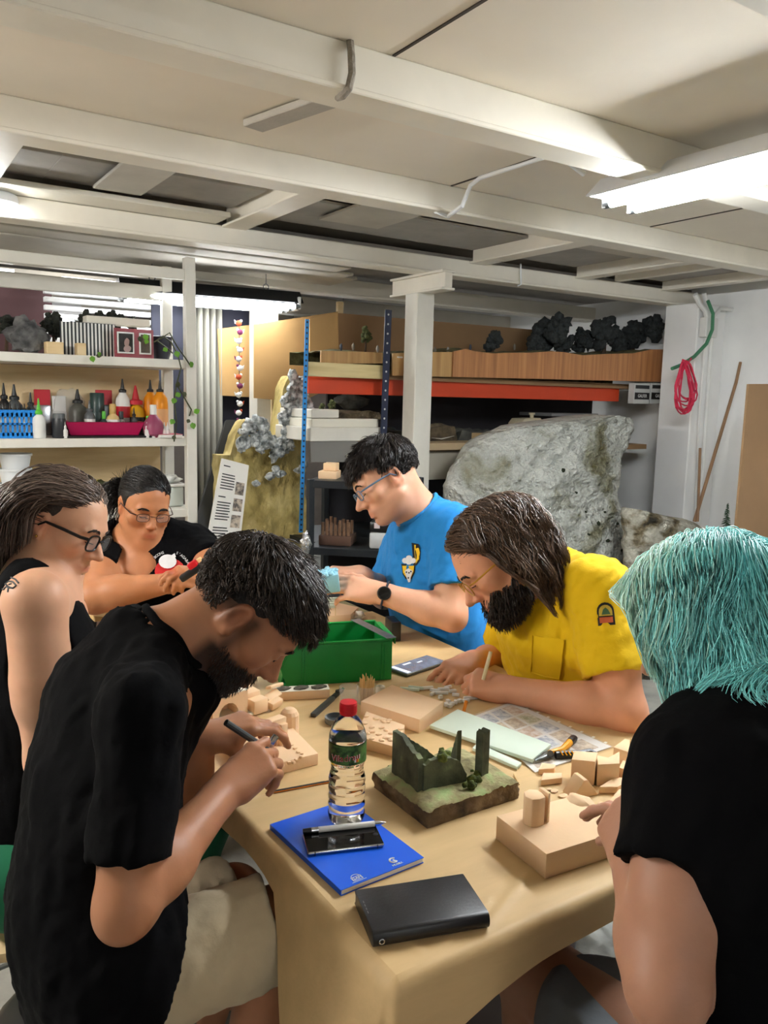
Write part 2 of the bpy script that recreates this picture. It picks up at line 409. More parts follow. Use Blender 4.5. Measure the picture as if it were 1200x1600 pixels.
# joists and loose panels between second and third beam, running along y
def joist(x, w, z0, y0=2.66, y1=3.42, z1=ZC, lip=0., mat=None):
    b = B(); b.box2((x-w/2, y0, z0), (x+w/2, y1, z1), .003, 1)
    if lip: b.box2((x-w/2-lip, y0, z0), (x+w/2+lip, y1, z0+.01), .002, 1)
    return b.obj('joist', mat or m_beam, ceil)
m_beam_g = M('beam_paint_grey', rgb(196, 191, 180), .6, var=.1, scale=4, bump=.2, bscale=20, bdist=.004)
joist(1.42, .07, 2.205, lip=.02); joist(2.78, .06, 2.2, lip=.022); joist(3.55, .07, 2.2, lip=.01); joist(3.86, .05, 2.215); joist(4.3, .06, 2.2, lip=.01)
joist(.42, .05, 2.2, lip=.01); joist(-.6, .06, 2.2, lip=.01)
def panel(x0, x1, y0, y1, z, t=.012, mat=None):
    b = B(); b.box2((x0, y0, z), (x1, y1, z+t), .002, 1); b.obj('panel', mat or m_beam_g, ceil)
m_panel_d = M('panel_dull', rgb(168, 164, 158), .75, var=.14, scale=5, bump=.15, bscale=20)
panel(.62, 1.36, 2.95, 3.30, 2.262, mat=m_panel_d); panel(.78, .96, 2.66, 3.22, 2.236); panel(-.6, .62, 2.95, 3.3, 2.262, mat=m_panel_d)
panel(1.5, 2.75, 3.0, 3.42, 2.268, mat=m_panel_d); panel(1.72, 2.02, 2.66, 3.2, 2.247); panel(2.9, 3.5, 2.98, 3.42, 2.262, mat=m_panel_d)
panel(3.0, 3.5, 2.7, 2.96, 2.25); panel(3.9, 4.65, 2.9, 3.42, 2.255, mat=m_panel_d)
panel(-1.0, 1.34, 3.26, 3.43, 2.216, .02, m_beam)
# flat soffit boards beyond the third beam, over the shelves
for i, (y0, y1, z) in enumerate(((3.52, 3.66, 2.152), (3.68, 3.84, 2.146), (3.86, 4.0, 2.142), (4.02, 4.34, 2.15))):
    b = B(); b.box2((-4, y0, z), (2.05+.12*i, y1, z+.016), .003, 1); b.obj('soffit_board', m_beam_g, ceil)
b = B(); b.box2((-4, 3.52, 2.235), (4.7, 7, 2.25)); b.obj('soffit', m_panel_d, ceil)
# white timber head and post carrying the third beam
b = B(); b.box2((2.445, 3.27, 2.03), (2.525, 3.74, 2.042), .002, 1); b.box2((2.462, 3.27, 2.042), (2.508, 3.74, 2.114), .002, 1); b.box2((2.445, 3.27, 2.114), (2.525, 3.74, 2.126), .002, 1)
b.obj('post_head', m_beam, ceil)
b = B(); b.box2((2.425, 3.45, 0), (2.535, 3.56, 2.03), .004, 1); b.obj('post', m_white_paint, ceil)
# pillar, back-right
b = B(); b.box2((4.42, 3.25, 0), (4.7, 3.5, 2.126), .006, 1); b.obj('pillar', m_wallw, wall_r)
# grey post by the cardboard, with header
pg = ony(415, 600, 4.35); b = B(); b.box2((pg[0]-.055, 4.35, 0), (pg[0]+.055, 4.46, 2.07), .004, 1); b.obj('post', m_white_paint, ceil)
b = B(); b.box2((pg[0]-.75, 4.33, 1.985), (pg[0]+.2, 4.47, 2.07), .003, 1); b.obj('header', m_white_paint, ceil)

# ---- fluorescent fixtures
def fixture(c, L, w, label, n=2, tilt=0, on=True, rot=math.pi/2, mat_body=None, group='fluorescent ceiling fixtures', tube=None):
    """trough fixture centred at c, long axis along local x turned by rot"""
    mb = mat_body or m_white_metal; R = rz(rot); c = V(c)
    t = thing('fluorescent_fixture', c, label, 'light fixture', group)
    W = w/2; tz = -.056
    prof = [(-W, -.035), (-W*.5, .03), (W*.5, .03), (W, -.035), (W-.006, -.038), (W*.46, .02), (-W*.46, .02), (-W+.006, -.038)]
    b = B(); b.prism(prof, L, c+R @ V(-L/2, 0, 0), R @ np.array([[0, 0, 1], [1, 0, 0], [0, 1, 0.]])); b.obj('reflector', mb, t)
    for s in (-1, 1):
        b = B(); b.prism([(-W, -.035), (-W*.5, .03), (W*.5, .03), (W, -.035)], .004, c+R @ V(s*L/2-.002, 0, 0), R @ np.array([[0, 0, 1], [1, 0, 0], [0, 1, 0.]])); b.obj('end_plate', mb, t)
    for i in range(n):
        yy = (i-(n-1)/2)*w*.46
        b = B(); b.cyl(c+R @ V(-L/2+.045, yy, tz), c+R @ V(L/2-.045, yy, tz), .0135, seg=14); tb = b.obj('tube', tube or m_tube, t)
        for s in (-1, 1):
            b = B(); b.cyl(c+R @ V(s*(L/2-.045), yy, tz), c+R @ V(s*(L/2-.018), yy, tz), .014, seg=14); b.obj('tube_cap', m_grey_metal, tb)
            b = B(); b.box(c+R @ V(s*(L/2-.02), yy, tz+.02), (.016, .022, .065), R, .003); b.obj('socket', m_white_metal, t)
    for s in (-.32, .32):
        b = B(); h = ZC-c[2]-.03; p = c+R @ V(s*L, 0, .03)
        b.tube([p+V(.016*math.cos(a), 0, .02+.016*math.sin(a)) for a in np.linspace(0, 6.28, 14)[:-1]], .003, 6, closed=True)
        b.cyl(p+V(0, 0, .035), p+V(0, 0, h), .0025, seg=6); b.obj('hook', m_grey_metal, t)
    return t
fixture((2.2, 1.36, 2.205), 1.25, .27, 'long twin-tube fluorescent fixture glowing over the table at right')
fixture((.2, -1.6, 2.08), 1.25, .10, 'added bare twin-tube fill batten, unseen behind the viewer', rot=0, tube=m_tube_s)  # unseen weak lamp, added as fill from behind the viewer
fixture((-1.2, 2.4, 2.08), 1.25, .10, 'added bare twin-tube fill batten, unseen over the left of the room', tube=m_tube_fill)  # unseen lamp added to brighten the ceiling and fronts facing left
q = ony(318, 470, 4.05); fixture((1.62, 4.22, 2.03), .95, .26, 'black-backed fluorescent fixture hanging behind the left shelf', mat_body=M('black_metal', rgb(35, 37, 40), .4, .5), rot=math.radians(-8), n=3, tube=m_tube_s)
fixture((3.0, 5.6, 2.02), 1.25, .27, 'far fluorescent fixture above the back store', tube=m_tube_s)
fixture((.6, 5.5, 2.0), 1.25, .27, 'far fluorescent fixture behind the left shelf', rot=0, tube=m_tube_s)
# round lamp at the left edge of the picture
p = onz(-8, 322, 2.17); t = thing('ceiling_lamp', p, 'round white glowing lamp at the left edge of the ceiling', 'lamp')
b = B(); b.lathe([(.07, .0), (.085, .012), (.08, .04), (.03, .07), (.012, .08), (.012, ZC-p[2])], p, 24); b.obj('shade', m_white_metal, t)
b = B(); b.lathe([(.004, -.03), (.04, -.026), (.066, -.010), (.068, .004)], p, 24); b.obj('bulb', m_tube, t)
# ================================================================== TABLE AND WHAT LIES ON IT
T = .75
TX0, TX1, TY0, TY1 = .545, 1.475, .78, 2.32
m_kraft = M('kraft_paper', rgb(212, 180, 130), .5, var=.07, scale=4, bump=.05, bscale=30, spec=.35, stretch=(1, 5, 5))
m_tabtop = M('table_top_wood', rgb(120, 78, 50), .5, var=.15, stretch=(1, 8, 8))
m_brown = M('brown_laminate', rgb(58, 34, 26), .5, var=.15)
m_steel = M('table_leg_steel', rgb(120, 122, 124), .35, .8)
m_foam = M('peach_foam', rgb(240, 205, 165), .85, var=.035, scale=9, bump=.12, bscale=160, bdist=.002, sub=.05)
m_foamw = M('white_foam', rgb(236, 232, 218), .85, var=.03, bump=.1, bscale=160, bdist=.002)
m_mint = M('mint_foam', rgb(208, 222, 206), .8, var=.03, bump=.06, bscale=160, bdist=.002)
m_bluefoam = M('blue_foam', rgb(150, 205, 225), .85, var=.04, bump=.2, bscale=120, bdist=.003)
m_green = M('green_plastic', rgb(14, 136, 58), .35, var=.06, scale=3, bump=.03, bscale=60)
m_blackp = M('black_plastic', rgb(24, 24, 26), .4, var=.1)
m_redp = M('red_plastic', rgb(200, 22, 34), .35, var=.05)
m_chrome = M('chrome', rgb(190, 192, 195), .2, 1.)
m_white = M('white_plastic', rgb(235, 235, 232), .35, var=.02)
m_wood_stick = M('birch_stick', rgb(226, 190, 130), .6, var=.08)
m_paper = M('white_paper', rgb(236, 234, 228), .6, var=.02)
m_print = M('black_print', rgb(28, 28, 30), .6, var=.05)
m_clear = M('clear_plastic', (.97, .98, .99), .06, trans=1., ior=1.3, var=0)
m_clearv = M('clear_sleeve', (.98, .98, .98), .15, alpha=.14, var=0)

def table(name, x0, x1, y0, y1, z, label, top_mat, legs=True):
    t = thing(name, ((x0+x1)/2, (y0+y1)/2, 0), label, 'table', 'work tables')
    b = B(); b.box2((x0, y0, z-.03), (x1, y1, z-.002), .004, 1); b.obj('table_top', top_mat, t)
    b = B(); e = .05
    for a, c in (((x0+e, y0+e), (x1-e, y0+e)), ((x1-e, y0+e), (x1-e, y1-e)), ((x1-e, y1-e), (x0+e, y1-e)), ((x0+e, y1-e), (x0+e, y0+e))):
        lo = np.minimum(a, c)-.012; hi = np.maximum(a, c)+.012; b.box2((lo[0], lo[1], z-.085), (hi[0], hi[1], z-.03))
    b.obj('apron', m_brown, t)
    for x in (x0+e, x1-e):
        for y in (y0+e, y1-e):
            b = B(); b.cyl((x, y, 0), (x, y, z-.03), .019, seg=14); b.obj('leg', m_steel, t)
    return t
table('work_table', TX0, TX1, TY0, TY1, T, 'long work table covered in kraft paper in the foreground', m_tabtop)
table('work_table', .59, 1.475, 2.56, 3.12, .80, 'far work table in front of the woman with the red print', M('plain_board', rgb(196, 164, 112), .6, var=.08, stretch=(1, 6, 6)))
table('work_table', 1.02, 1.475, 2.325, 2.555, .75, 'narrow olive table between the two work tables', M('olive_board', rgb(150, 140, 96), .6, var=.1))
# paper sheet: top and hanging skirt
sk = []
for y in np.linspace(TY1, TY0+.0, 40): sk.append(((TX0, y), (-1, 0), np.interp(y, [.78, .9, .97, 1.017, 1.075, 1.1, 1.2, 1.35, 1.5, 2.4], [.42, .33, .24, .18, .09, .06, .05, .06, .05, .04])))
for a in np.linspace(0, math.pi/2, 16)[1:-1]: sk.append(((TX0, TY0), (-math.cos(a), -math.sin(a)), (.42-.20*(a/(math.pi/2))**2)))
for x in np.linspace(TX0, TX1, 40): sk.append(((x, TY0), (0, -1), np.interp(x, [.545, .58, .62, .68, .78, .9, 1.0, 1.2, 1.5], [.22, .13, .095, .08, .07, .06, .055, .06, .06])))
NT = 16; P = np.zeros((len(sk), NT, 3)); rb = .018
for i, ((ex, ey), n, em) in enumerate(sk):
    n = V(*n, 0)
    for j in range(NT):
        e = em*(j/(NT-1))**1.15; tm = math.radians(78); th = min(e/rb, tm); rest = max(0, e-rb*tm)
        out = rb*math.sin(th)+rest*math.cos(tm); dr = rb*(1-math.cos(th))+rest*math.sin(tm)
        w = min(1, rest/.15)*.011*(math.sin(i*.55+.8*j/NT)+.6*math.sin(i*.21+2))
        P[i, j] = V(ex, ey, T+.0015)+n*(out+w)+V(0, 0, -dr)
b = B(); b.grid(P)
gx = np.linspace(TX0, TX1, 170); gy = np.linspace(TY0, TY1, 260); G = np.zeros((170, 260, 3)); G[..., 0] = gx[:, None]; G[..., 1] = gy[None]
ed = np.minimum.reduce([G[..., 0]-TX0, G[..., 1]-TY0, TX1-G[..., 0], TY1-G[..., 1]])
G[..., 2] = T+.0015+.0007*np.clip(ed/.05, 0, 1)*(fnoise(G*V(1, 1, 0), 9, 3)-.3)*1.2
for (ax_, ay_), (bx_, by_), am in (((.70, .79), (1.05, .95), .0022), ((.545, 1.30), (.76, 1.27), .002), ((1.0, .78), (1.475, 1.0), .002), ((.56, .93), (.60, .80), .0025), ((.545, 1.64), (1.475, 1.68), .0016), ((.62, .79), (.75, .84), .002)):
    A_ = V(ax_, ay_); AB = V(bx_, by_)-A_; tt = np.clip(((G[..., 0]-ax_)*AB[0]+(G[..., 1]-ay_)*AB[1])/(AB @ AB), 0, 1); dd = np.hypot(G[..., 0]-ax_-tt*AB[0], G[..., 1]-ay_-tt*AB[1]); G[..., 2] += am*np.exp(-(dd/.007)**2)*np.clip(ed/.02, 0, 1)
b.grid(G)
tag(b.obj('kraft_paper_sheet', m_kraft, None, 60), 'brown kraft paper sheet draped over the front corner of the table', 'paper')
# brown board leaning under the table
b = B(); b.box2((.97, 1.18, .0), (1.33, 1.205, .62), .003, 1); tag(b.obj('brown_board', m_brown), 'dark brown board standing under the front of the table', 'board')

def pts(*pp, z=T): return [onz(x, y, z) for x, y in pp]
def rect_from(c0, c1, w, z):
    """frame whose x axis runs from pixel c0 to c1 on plane z"""
    a, c = onz(*c0, z), onz(*c1, z); return a, c, frame(c-a)
# ---- wallet
a, c, R = rect_from((583, 1484), (766, 1452), 0, T+.004); o = (a+c)/2+R @ V(0, .052, 0); o[2] = T+.003
t = thing('wallet', o, 'closed black leather wallet case at the front edge of the table', 'wallet')
m_leather = M('black_leather', rgb(26, 26, 29), .38, var=.15, scale=20, bump=.15, bscale=200, bdist=.002)
L_, W_ = np.linalg.norm(c-a)*1.0, .104
prof = [(-W_/2+.008, 0), (W_/2, 0), (W_/2, .004), (W_/2-.004, .006), (W_/2-.004, .017), (W_/2, .019), (W_/2, .023), (-W_/2+.008, .0235), (-W_/2+.003, .021), (-W_/2, .014), (-W_/2, .008), (-W_/2+.003, .002)]
b = B(); b.prism(prof, L_, o-R @ V(L_/2, 0, 0), R @ np.array([[0, 0, 1], [1, 0, 0], [0, 1, 0.]]), .0035); b.obj('cover', m_leather, t)
b = B(); b.box(o+R @ V(0, .004, .0117), (L_-.008, W_-.02, .0105), R, .002); b.obj('inner', m_blackp, t)
q = o+R @ V(-L_/2+.012, -W_/2-.0005, .011); b = B(); b.tube([q+R @ V(.0035*math.cos(k), 0, .0035*math.sin(k)) for k in np.linspace(0, 6.28, 13)[:-1]], .0011, 6, closed=True); b.obj('rivet', m_chrome, t)
b = B()
for k in range(4): b.box(o+R @ V(-L_/2+.005, -.005+k*.008, .0238), (.0012, .005, .0006), R)
b.obj('stitching', M('grey_thread', rgb(120, 120, 120)), t)['kind'] = 'stuff'
# ---- notebook
a, c = onz(533, 1402, T), onz(662, 1350, T); R = frame(c-a); Lx = np.linalg.norm(c-a); o = (a+c)/2+R @ V(0, .113, .004); o[2] = T+.002
t = thing('notebook', o, 'bright blue softcover notebook under the water bottle', 'notebook')
b = B(); b.box(o+V(0, 0, .0045), (Lx-.002, .224, .008), R, .0008, 1); b.obj('pages', m_paper, t)
b = B(); b.box(o+V(0, 0, .0089), (Lx, .226, .0009), R); b.box(o+V(0, 0, .0003), (Lx, .226, .0006), R); b.box(o+R @ V(-Lx/2, 0, .0046), (.001, .226, .0092), R); b.obj('cover', M('blue_cover', rgb(12, 92, 222), .4, var=.03), t)
nbz = o[2]+.0094; NBR = R; NBO = o.copy()
# two small white emblems on the cover
def on_nb(px, py): return onz(px, py, nbz+.0003)
q = on_nb(558, 1372); b = B(); b.tube([q+R @ V(.007*math.cos(k), .0055+.005*math.sin(k), 0) for k in np.linspace(0, math.pi, 9)], .0006, 5)
for u_, v_, w_, h_ in ((0, .005, .018, .001), (0, -.004, .018, .001), (-.0085, .0005, .001, .01), (.0085, .0005, .001, .01), (0, -.007, .026, .0008)): b.box(q+R @ V(u_, v_, 0), (w_, h_, .0003), R)
em = b.obj('emblem', m_white, t); text_mesh('GAM', .008, q+R @ V(0, .0003, 0), R, 'lettering', m_white, t)
q = on_nb(619, 1348); b = B(); b.tube([q+R @ V(.006*math.cos(k), .008+.006*math.sin(k), 0) for k in np.linspace(.6, 5.4, 14)], .0016, 5); b.box(q+R @ V(.002, .006, 0), (.003, .008, .0004), R @ rz(.5)); b.obj('emblem', m_white, t)
text_mesh('MUSEU.', .006, q+R @ V(0, -.004, 0), R, 'lettering', m_white, t)
# ---- phone on the notebook
a, c = onz(478, 1326, nbz+.004), onz(597, 1312, nbz+.004); o = (a+c)/2; R = frame(c-a); o[2] = nbz+.004; PL = min(.128, np.linalg.norm(c-a)); o = o+R @ V(0, .012, 0)
t = thing('smartphone', o, 'black smartphone with silver edge lying on the blue notebook', 'phone')
m_glass_b = M('black_glass', rgb(8, 8, 10), .06, var=0, spec=.7)
b = B(); b.box(o, (PL, .060, .0078), R, .0075, 3); b.obj('body', m_chrome, t)
b = B(); b.box(o+V(0, 0, .0037), (PL-.003, .057, .001), R, .0004, 1); b.obj('screen', m_glass_b, t)
b = B(); b.lathe([(.001, 0), (.0042, .0001), (.0045, 0)], o+R @ V(PL/2-.0085, 0, .0043), 16); b.obj('home_button', m_blackp, t)
b = B(); b.box(o+R @ V(-PL/2+.012, -.0302, 0), (.0012, .0006, .007), R); b.box(o+R @ V(PL/2-.012, -.0302, 0), (.0012, .0006, .007), R); b.obj('antenna_band', m_blackp, t)['kind'] = 'stuff'
# ---- pen lying across the phone
a, c = onz(472, 1299, nbz+.013), onz(604, 1285, nbz+.013); t = thing('pen', a, 'white ballpoint pen with silver tip beside the bottle', 'pen')
dv = norm(c-a); R = frame(dv); L_ = .142; a = (a+c)/2-dv*L_/2
b = B(); b.cyl(a+dv*.026, a+dv*.122, .0048, seg=12); b.obj('barrel', m_white, t)
b = B(); b.cyl(a+dv*.014, a+dv*.026, .0047, seg=12); b.obj('grip_ring', m_chrome, t)
b = B(); b.cyl(a+dv*.0, a+dv*.014, .004, .0047, seg=12); b.obj('plunger', m_blackp, t)
b = B(); b.tube([a+dv*.122, a+dv*.13, a+dv*.142], [.0048, .004, .001], 12); b.obj('tip', m_chrome, t)
b = B(); b.box(a+dv*.04+R @ V(0, .0052, 0), (.045, .002, .003), R, .0008); b.obj('clip', m_white, t)
# ---- water bottle
o = onz(541, 1281, nbz); o[2] = nbz+.0004
t = thing('water_bottle', o, 'clear plastic water bottle with red cap standing on the blue notebook', 'bottle')
pr = [(.003, .004), (.018, .003), (.026, .0), (.0305, .006)]
for i in range(5):
    z = .012+i*.0155; pr += [(.0318, z), (.0322, z+.006), (.0303, z+.0115), (.0303, z+.0135)]
pr += [(.0285, .094), (.0280, .101), (.0305, .110), (.0325, .113), (.0325, .151), (.0318, .158), (.029, .167), (.024, .178), (.0175, .187), (.0128, .191), (.0125, .200)]
b = B(); b.lathe(pr, o, 40, cap=False)
inner = [(max(r-.0006, .002), z+.0004) for r, z in pr]
b.lathe(list(reversed(inner)), o, 40, cap=False); b.obj('body', M('bottle_plastic', (1, 1, 1.), .02, trans=1., ior=1.12, var=0), t, 60)
wpr = [(max(r-.0009, .001), z+.0012) for r, z in pr if z < .148]; wpr = [(.001, wpr[0][1])]+wpr+[(wpr[-1][0], .149), (.001, .1492)]
b = B(); b.lathe(wpr, o, 40, cap=True); b.obj('water', M('water', (.98, .99, 1), 0., trans=1., ior=1.16, var=0), t, 60)
b = B(); b.lathe([(.0147, .194), (.0147, .2), (.0149, .212), (.0142, .2148), (.001, .2152)], o, 40); cp = b.obj('cap', m_redp, t)
b = B()
for k in range(40): a_ = k*2*math.pi/40; b.box(o+V(.0148*math.cos(a_), .0148*math.sin(a_), .204), (.0008, .0012, .013), rz(a_))
r_ = b.obj('ridges', m_redp, cp); r_['kind'] = 'stuff'
def label_mat(name, lo, hi, sc=30, thr=(.42, .58), stretch=None): return M(name, hi, .4, col2=lo, thr=thr, scale=sc, stretch=stretch)
b = B(); b.lathe([(.0328, .1145), (.0328, .1475)], o, 40, cap=False); b.obj('label', label_mat('bottle_label', rgb(30, 66, 34), rgb(84, 128, 62), 60), t, 60)
vdir = norm(V(0, 0, 0)-V(o[0], o[1], 0)); ang = math.atan2(vdir[1], vdir[0])
def curved_text(txt, size, r, z, t, name, mat, a0, sx=1.):
    tw = text_mesh(txt, size, (0, 0, 0), np.eye(3), name, mat, None, .0002, sx=sx); me = tw.data
    for v in me.vertices:
        x, y, zz = v.co; a_ = a0+x/r; v.co = Vector((o[0]+(r+zz)*math.cos(a_)-ORG[t.name][0], o[1]+(r+zz)*math.sin(a_)-ORG[t.name][1], z+o[2]+y+x*.12-ORG[t.name][2]))
    tw.parent = t; return tw
curved_text('Viladrau', .0165, .0333, .127, t, 'lettering', M('label_white', rgb(245, 240, 240)), ang-.1)
curved_text('Viladrau', .0155, .0337, .1272, t, 'lettering', M('label_red', rgb(170, 18, 48)), ang-.1)
for k, cc in enumerate(((238, 238, 238), (224, 84, 40), (238, 190, 50), (90, 160, 70))):
    b = B(); a_ = ang+.42+k*.085; b.box(o+V(.0331*math.cos(a_), .0331*math.sin(a_), .1225), (.0006, .0028, .006), rz(a_)); b.obj('rating_square', M('sq%d' % k, rgb(*cc)), t)
# ---- pencil
a, c = onz(414, 1240, T+.005), onz(517, 1221, T+.005); dv = norm(c-a); R = frame(dv); t = thing('pencil', a, 'black and orange pencil left of the water bottle', 'pencil')
b = B(); b.tube([a+dv*.016, a+dv*.165], .0036, 6, flat=1.); b.obj('barrel', M('pencil_paint', rgb(30, 26, 22), .4), t)
b = B(); b.box((a+dv*.09)+R @ V(0, -.0029, .0006), (.148, .0014, .0022), R); b.box((a+dv*.09)+R @ V(0, .0029, .0006), (.148, .0014, .0022), R); b.obj('stripe', M('pencil_orange', rgb(222, 128, 30), .4), t)
b = B(); b.tube([a+dv*.004, a+dv*.016], [.0011, .0035], 8); b.obj('wood_tip', m_wood_stick, t)
b = B(); b.tube([a, a+dv*.0042], [.0003, .0011], 6); b.obj('lead', m_print, t)
text_mesh('Noris HB', .004, a+dv*.125+R @ V(0, 0, .0037), R, 'lettering', m_wood_stick, t)

# ---- ruin diorama
o = V(.897, 1.138, T+.0015); t = thing('ruin_diorama', o, 'painted model of a mossy ruin on a rocky base', 'model')
m_rockb = steps_mat('diorama_rock', [(.3, rgb(58, 46, 36)), (.5, rgb(106, 88, 66)), (.7, rgb(140, 122, 96))], 22, .9, .8, 90, bdist=.004)
m_moss = steps_mat('diorama_ground', [(.32, rgb(120, 110, 78)), (.5, rgb(160, 154, 110)), (.66, rgb(152, 170, 112))], 30, .95, .7, 160, bdist=.003)
m_ruin = steps_mat('ruin_wall', [(.3, rgb(60, 64, 52)), (.6, rgb(92, 98, 74)), (.8, rgb(130, 142, 98))], 26, .9, .6, 110, bdist=.003)
m_bush = steps_mat('bush_green', [(.35, rgb(44, 56, 18)), (.6, rgb(92, 104, 36)), (.8, rgb(140, 138, 60))], 60, .9, .8, 200, bdist=.004)
nx, ny = 30, 30; hx, hy = .106, .088
top = np.zeros((nx, ny, 3))
for i in range(nx):
    for j in range(ny):
        x = -hx+2*hx*i/(nx-1); y = -hy+2*hy*j/(ny-1); edge = min(hx-abs(x), hy-abs(y))
        z = .036+.006*fnoise(V(x, y, 0), 40, 2)+.014*math.exp(-((x-.05)**2+(y-.0)**2)/.002) - (.006 if edge < .006 else 0)*(1+fnoise(V(x, y, 0), 150, 5))
        top[i, j] = o+V(x, y, z)
b = B(); b.grid(top)
b.obj('ground', m_moss, t, 180)
# rocky side faces
per = [(-hx, y) for y in np.linspace(hy, -hy, 40)]+[(x, -hy) for x in np.linspace(-hx, hx, 46)[1:]]+[(hx, y) for y in np.linspace(-hy, hy, 40)[1:]]+[(x, hy) for x in np.linspace(hx, -hx, 46)[1:]]
S = np.zeros((len(per), 9, 3))
for i, (x, y) in enumerate(per):
    for j in range(9):
        zf = j/8; n = V(-1 if x == -hx else (1 if x == hx else 0), -1 if y == -hy else (1 if y == hy else 0), 0)
        i2 = min(nx-1, max(0, round((x+hx)/(2*hx)*(nx-1)))); j2 = min(ny-1, max(0, round((y+hy)/(2*hy)*(ny-1)))); zt = top[i2, j2][2]-o[2]
        q = V(x, y, zt*zf); S[i, j] = o+q+n*(.004*fnoise(q, 90, 8)*(1 if 0 < j else .3)*(zf < 1))
b = B(); b.grid(S); b.raw([S[0, 0]]+[s_ for s_ in S[:, 0]], []); b.obj('rock_edge', m_rockb, t, 180)
def ragged_wall(x0, y0, x1, y1, th, tops, seed, z0=.03):
    n = len(tops); b = B(); a_ = V(x0, y0, 0); c_ = V(x1, y1, 0); dv = norm(c_-a_); nn = V(-dv[1], dv[0], 0)
    xs = np.interp(np.linspace(0, 1, 24), np.linspace(0, 1, n), tops)
    P = []
    for k, h in enumerate(xs):
        q = a_+(c_-a_)*k/23; hh = h+.003*fnoise(V(k*.3, seed, 0), 3, seed)
        P.append([o+q+nn*th/2+V(0, 0, z0), o+q+nn*th/2+V(0, 0, z0+hh), o+q-nn*th/2+V(0, 0, z0+hh), o+q-nn*th/2+V(0, 0, z0)])
    P = np.array(P); P = P+(.0012*fnoise(P, 120, seed))[..., None]
    vs = P.reshape(-1, 3); f = []
    for k in range(23):
        for e in range(4): f.append((k*4+e, k*4+(e+1) % 4, k*4+4+(e+1) % 4, k*4+4+e))
    f += [(0, 1, 2, 3), (92+3, 92+2, 92+1, 92)]
    b.raw(vs, f); return b.obj('ruin_wall', m_ruin, t, 40)
ragged_wall(-.075, .055, .02, .06, .008, [.078, .074, .06, .045, .03, .012], 1)
ragged_wall(-.08, -.028, -.078, .06, .010, [.07, .075, .09, .088], 2)
ragged_wall(-.076, -.03, .018, -.036, .009, [.056, .062, .064, .058, .05, .02], 3)
ragged_wall(.044, -.042, .062, -.04, .018, [.095, .099, .097, .10], 4)
ragged_wall(.03, .0, .04, .03, .008, [.09, .03], 5)
for k in range(26):
    a_ = random.random(); px_, py_ = random.choice([(.03, -.05), (.07, -.03), (.02, -.06), (.08, .0), (-.03, -.03), (.03, .045)])
    zz = .036 if (px_, py_) not in ((-.03, -.03),) else .09
    b = B(); b.blob(o+V(px_+random.gauss(0, .012), py_+random.gauss(0, .009), zz+.004+random.random()*.006), random.uniform(.004, .010), 2, .45, 4, k); b.obj('bush', m_bush, t, 180)

# ---- foam block with half tower (front right)
def foam_block(name, pp, z0, h, label, mat=m_foam, bev=.0015, cat='foam block', group='carved foam pieces'):
    P = np.array([onz(x, y, z0) for x, y in pp]); o = P.mean(0); o[2] = z0
    b = B(); b.prism([(p[0]-o[0], p[1]-o[1]) for p in P], h, o, None, bev)
    return b, o
o = V(.955, .892, T+.002); R = rz(-.08); t = thing('foam_carving', o, 'square peach foam block with a split half tower near the front edge', 'foam block', 'carved foam pieces')
b = B(); b.prism([(-.088, -.065), (.088, -.065), (.088, .03), (.07, .062), (-.088, .065)], .042, o, R, .001); b.obj('block', m_foam, t)
b = B(); b.prism([(-.03, -.002), (-.018, -.006), (-.004, -.004), (.0, .01), (.0, .022), (-.012, .03), (-.026, .026), (-.034, .012)], .05, o+R @ V(-.03, .01, .0415), R, .002); b.obj('tower', m_foam, t)
b = B(); b.prism([(0, -.004), (.006, -.002), (.007, .02), (0, .022)], .052, o+R @ V(-.026, .012, .0415), R, .001); b.obj('tower_slice', m_foam, t)
b = B(); b.blob(o+R @ V(.078, .045, .035), (.022, .028, .014), 3, .25, 3, 4, R); b.obj('carved_corner', m_foam, t)
# ---- foam blocks behind the bottle
b, o = foam_block('x', [(563, 1117), (655, 1147), (692, 1118), (612, 1090)], T, .034, ''); tag(b.obj('foam_block', m_foam), 'plain peach foam block left of the mint foam sheet', 'foam block', 'carved foam pieces')
P = np.array([onz(x, y, T) for x, y in [(555, 1168), (622, 1187), (632, 1150), (572, 1128)]]); o = P.mean(0); o[2] = T+.002
t = thing('foam_carving', o, 'peach foam slab with carved stone paving behind the bottle', 'foam block', 'carved foam pieces')
b = B(); b.prism([(p[0]-o[0], p[1]-o[1]) for p in P], .024, o, None, .001); b.obj('slab', m_foam, t)
for k in range(22):
    w = rng.random(2); q = P[0]*(1-w[0])*(1-w[1])+P[1]*w[0]*(1-w[1])+P[3]*(1-w[0])*w[1]+P[2]*w[0]*w[1]; q = q*.9+o*.1
    b = B(); b.blob((q[0], q[1], T+.027), (random.uniform(.004, .009), random.uniform(.004, .008), .003), 2, .3, 3, k); b.obj('stone', m_foam, t, 180)
# ---- foam church on base (front man's work)
o = onz(455, 1192, T); o = V(.655, 1.425, T+.002); t = thing('foam_church_base', o, 'peach foam base with carved floor under the front man\'s hands', 'foam model', 'carved foam pieces')
Pp = [onz(*q, T) for q in ((385, 1225), (497, 1196), (455, 1152), (345, 1165))]
b = B(); b.prism([(p[0]-o[0], p[1]-o[1]) for p in Pp], .024, o, None, .001); b.obj('base', m_foam, t)
def up(px, py, z): return onz(px, py, T+z)
for k, (px, py) in enumerate([(455, 1165), (461, 1170), (466, 1176), (470, 1183), (463, 1188), (452, 1192), (441, 1196), (430, 1198), (446, 1166), (472, 1178), (458, 1191), (436, 1190), (426, 1194)]):
    q = up(px, py, .026); b = B(); b.box(q, (.008, .006, .006), rz(random.random()*3), .001); b.obj('stone', m_foam, t)
Rc = frame(onz(470, 1150, T)-onz(440, 1162, T))
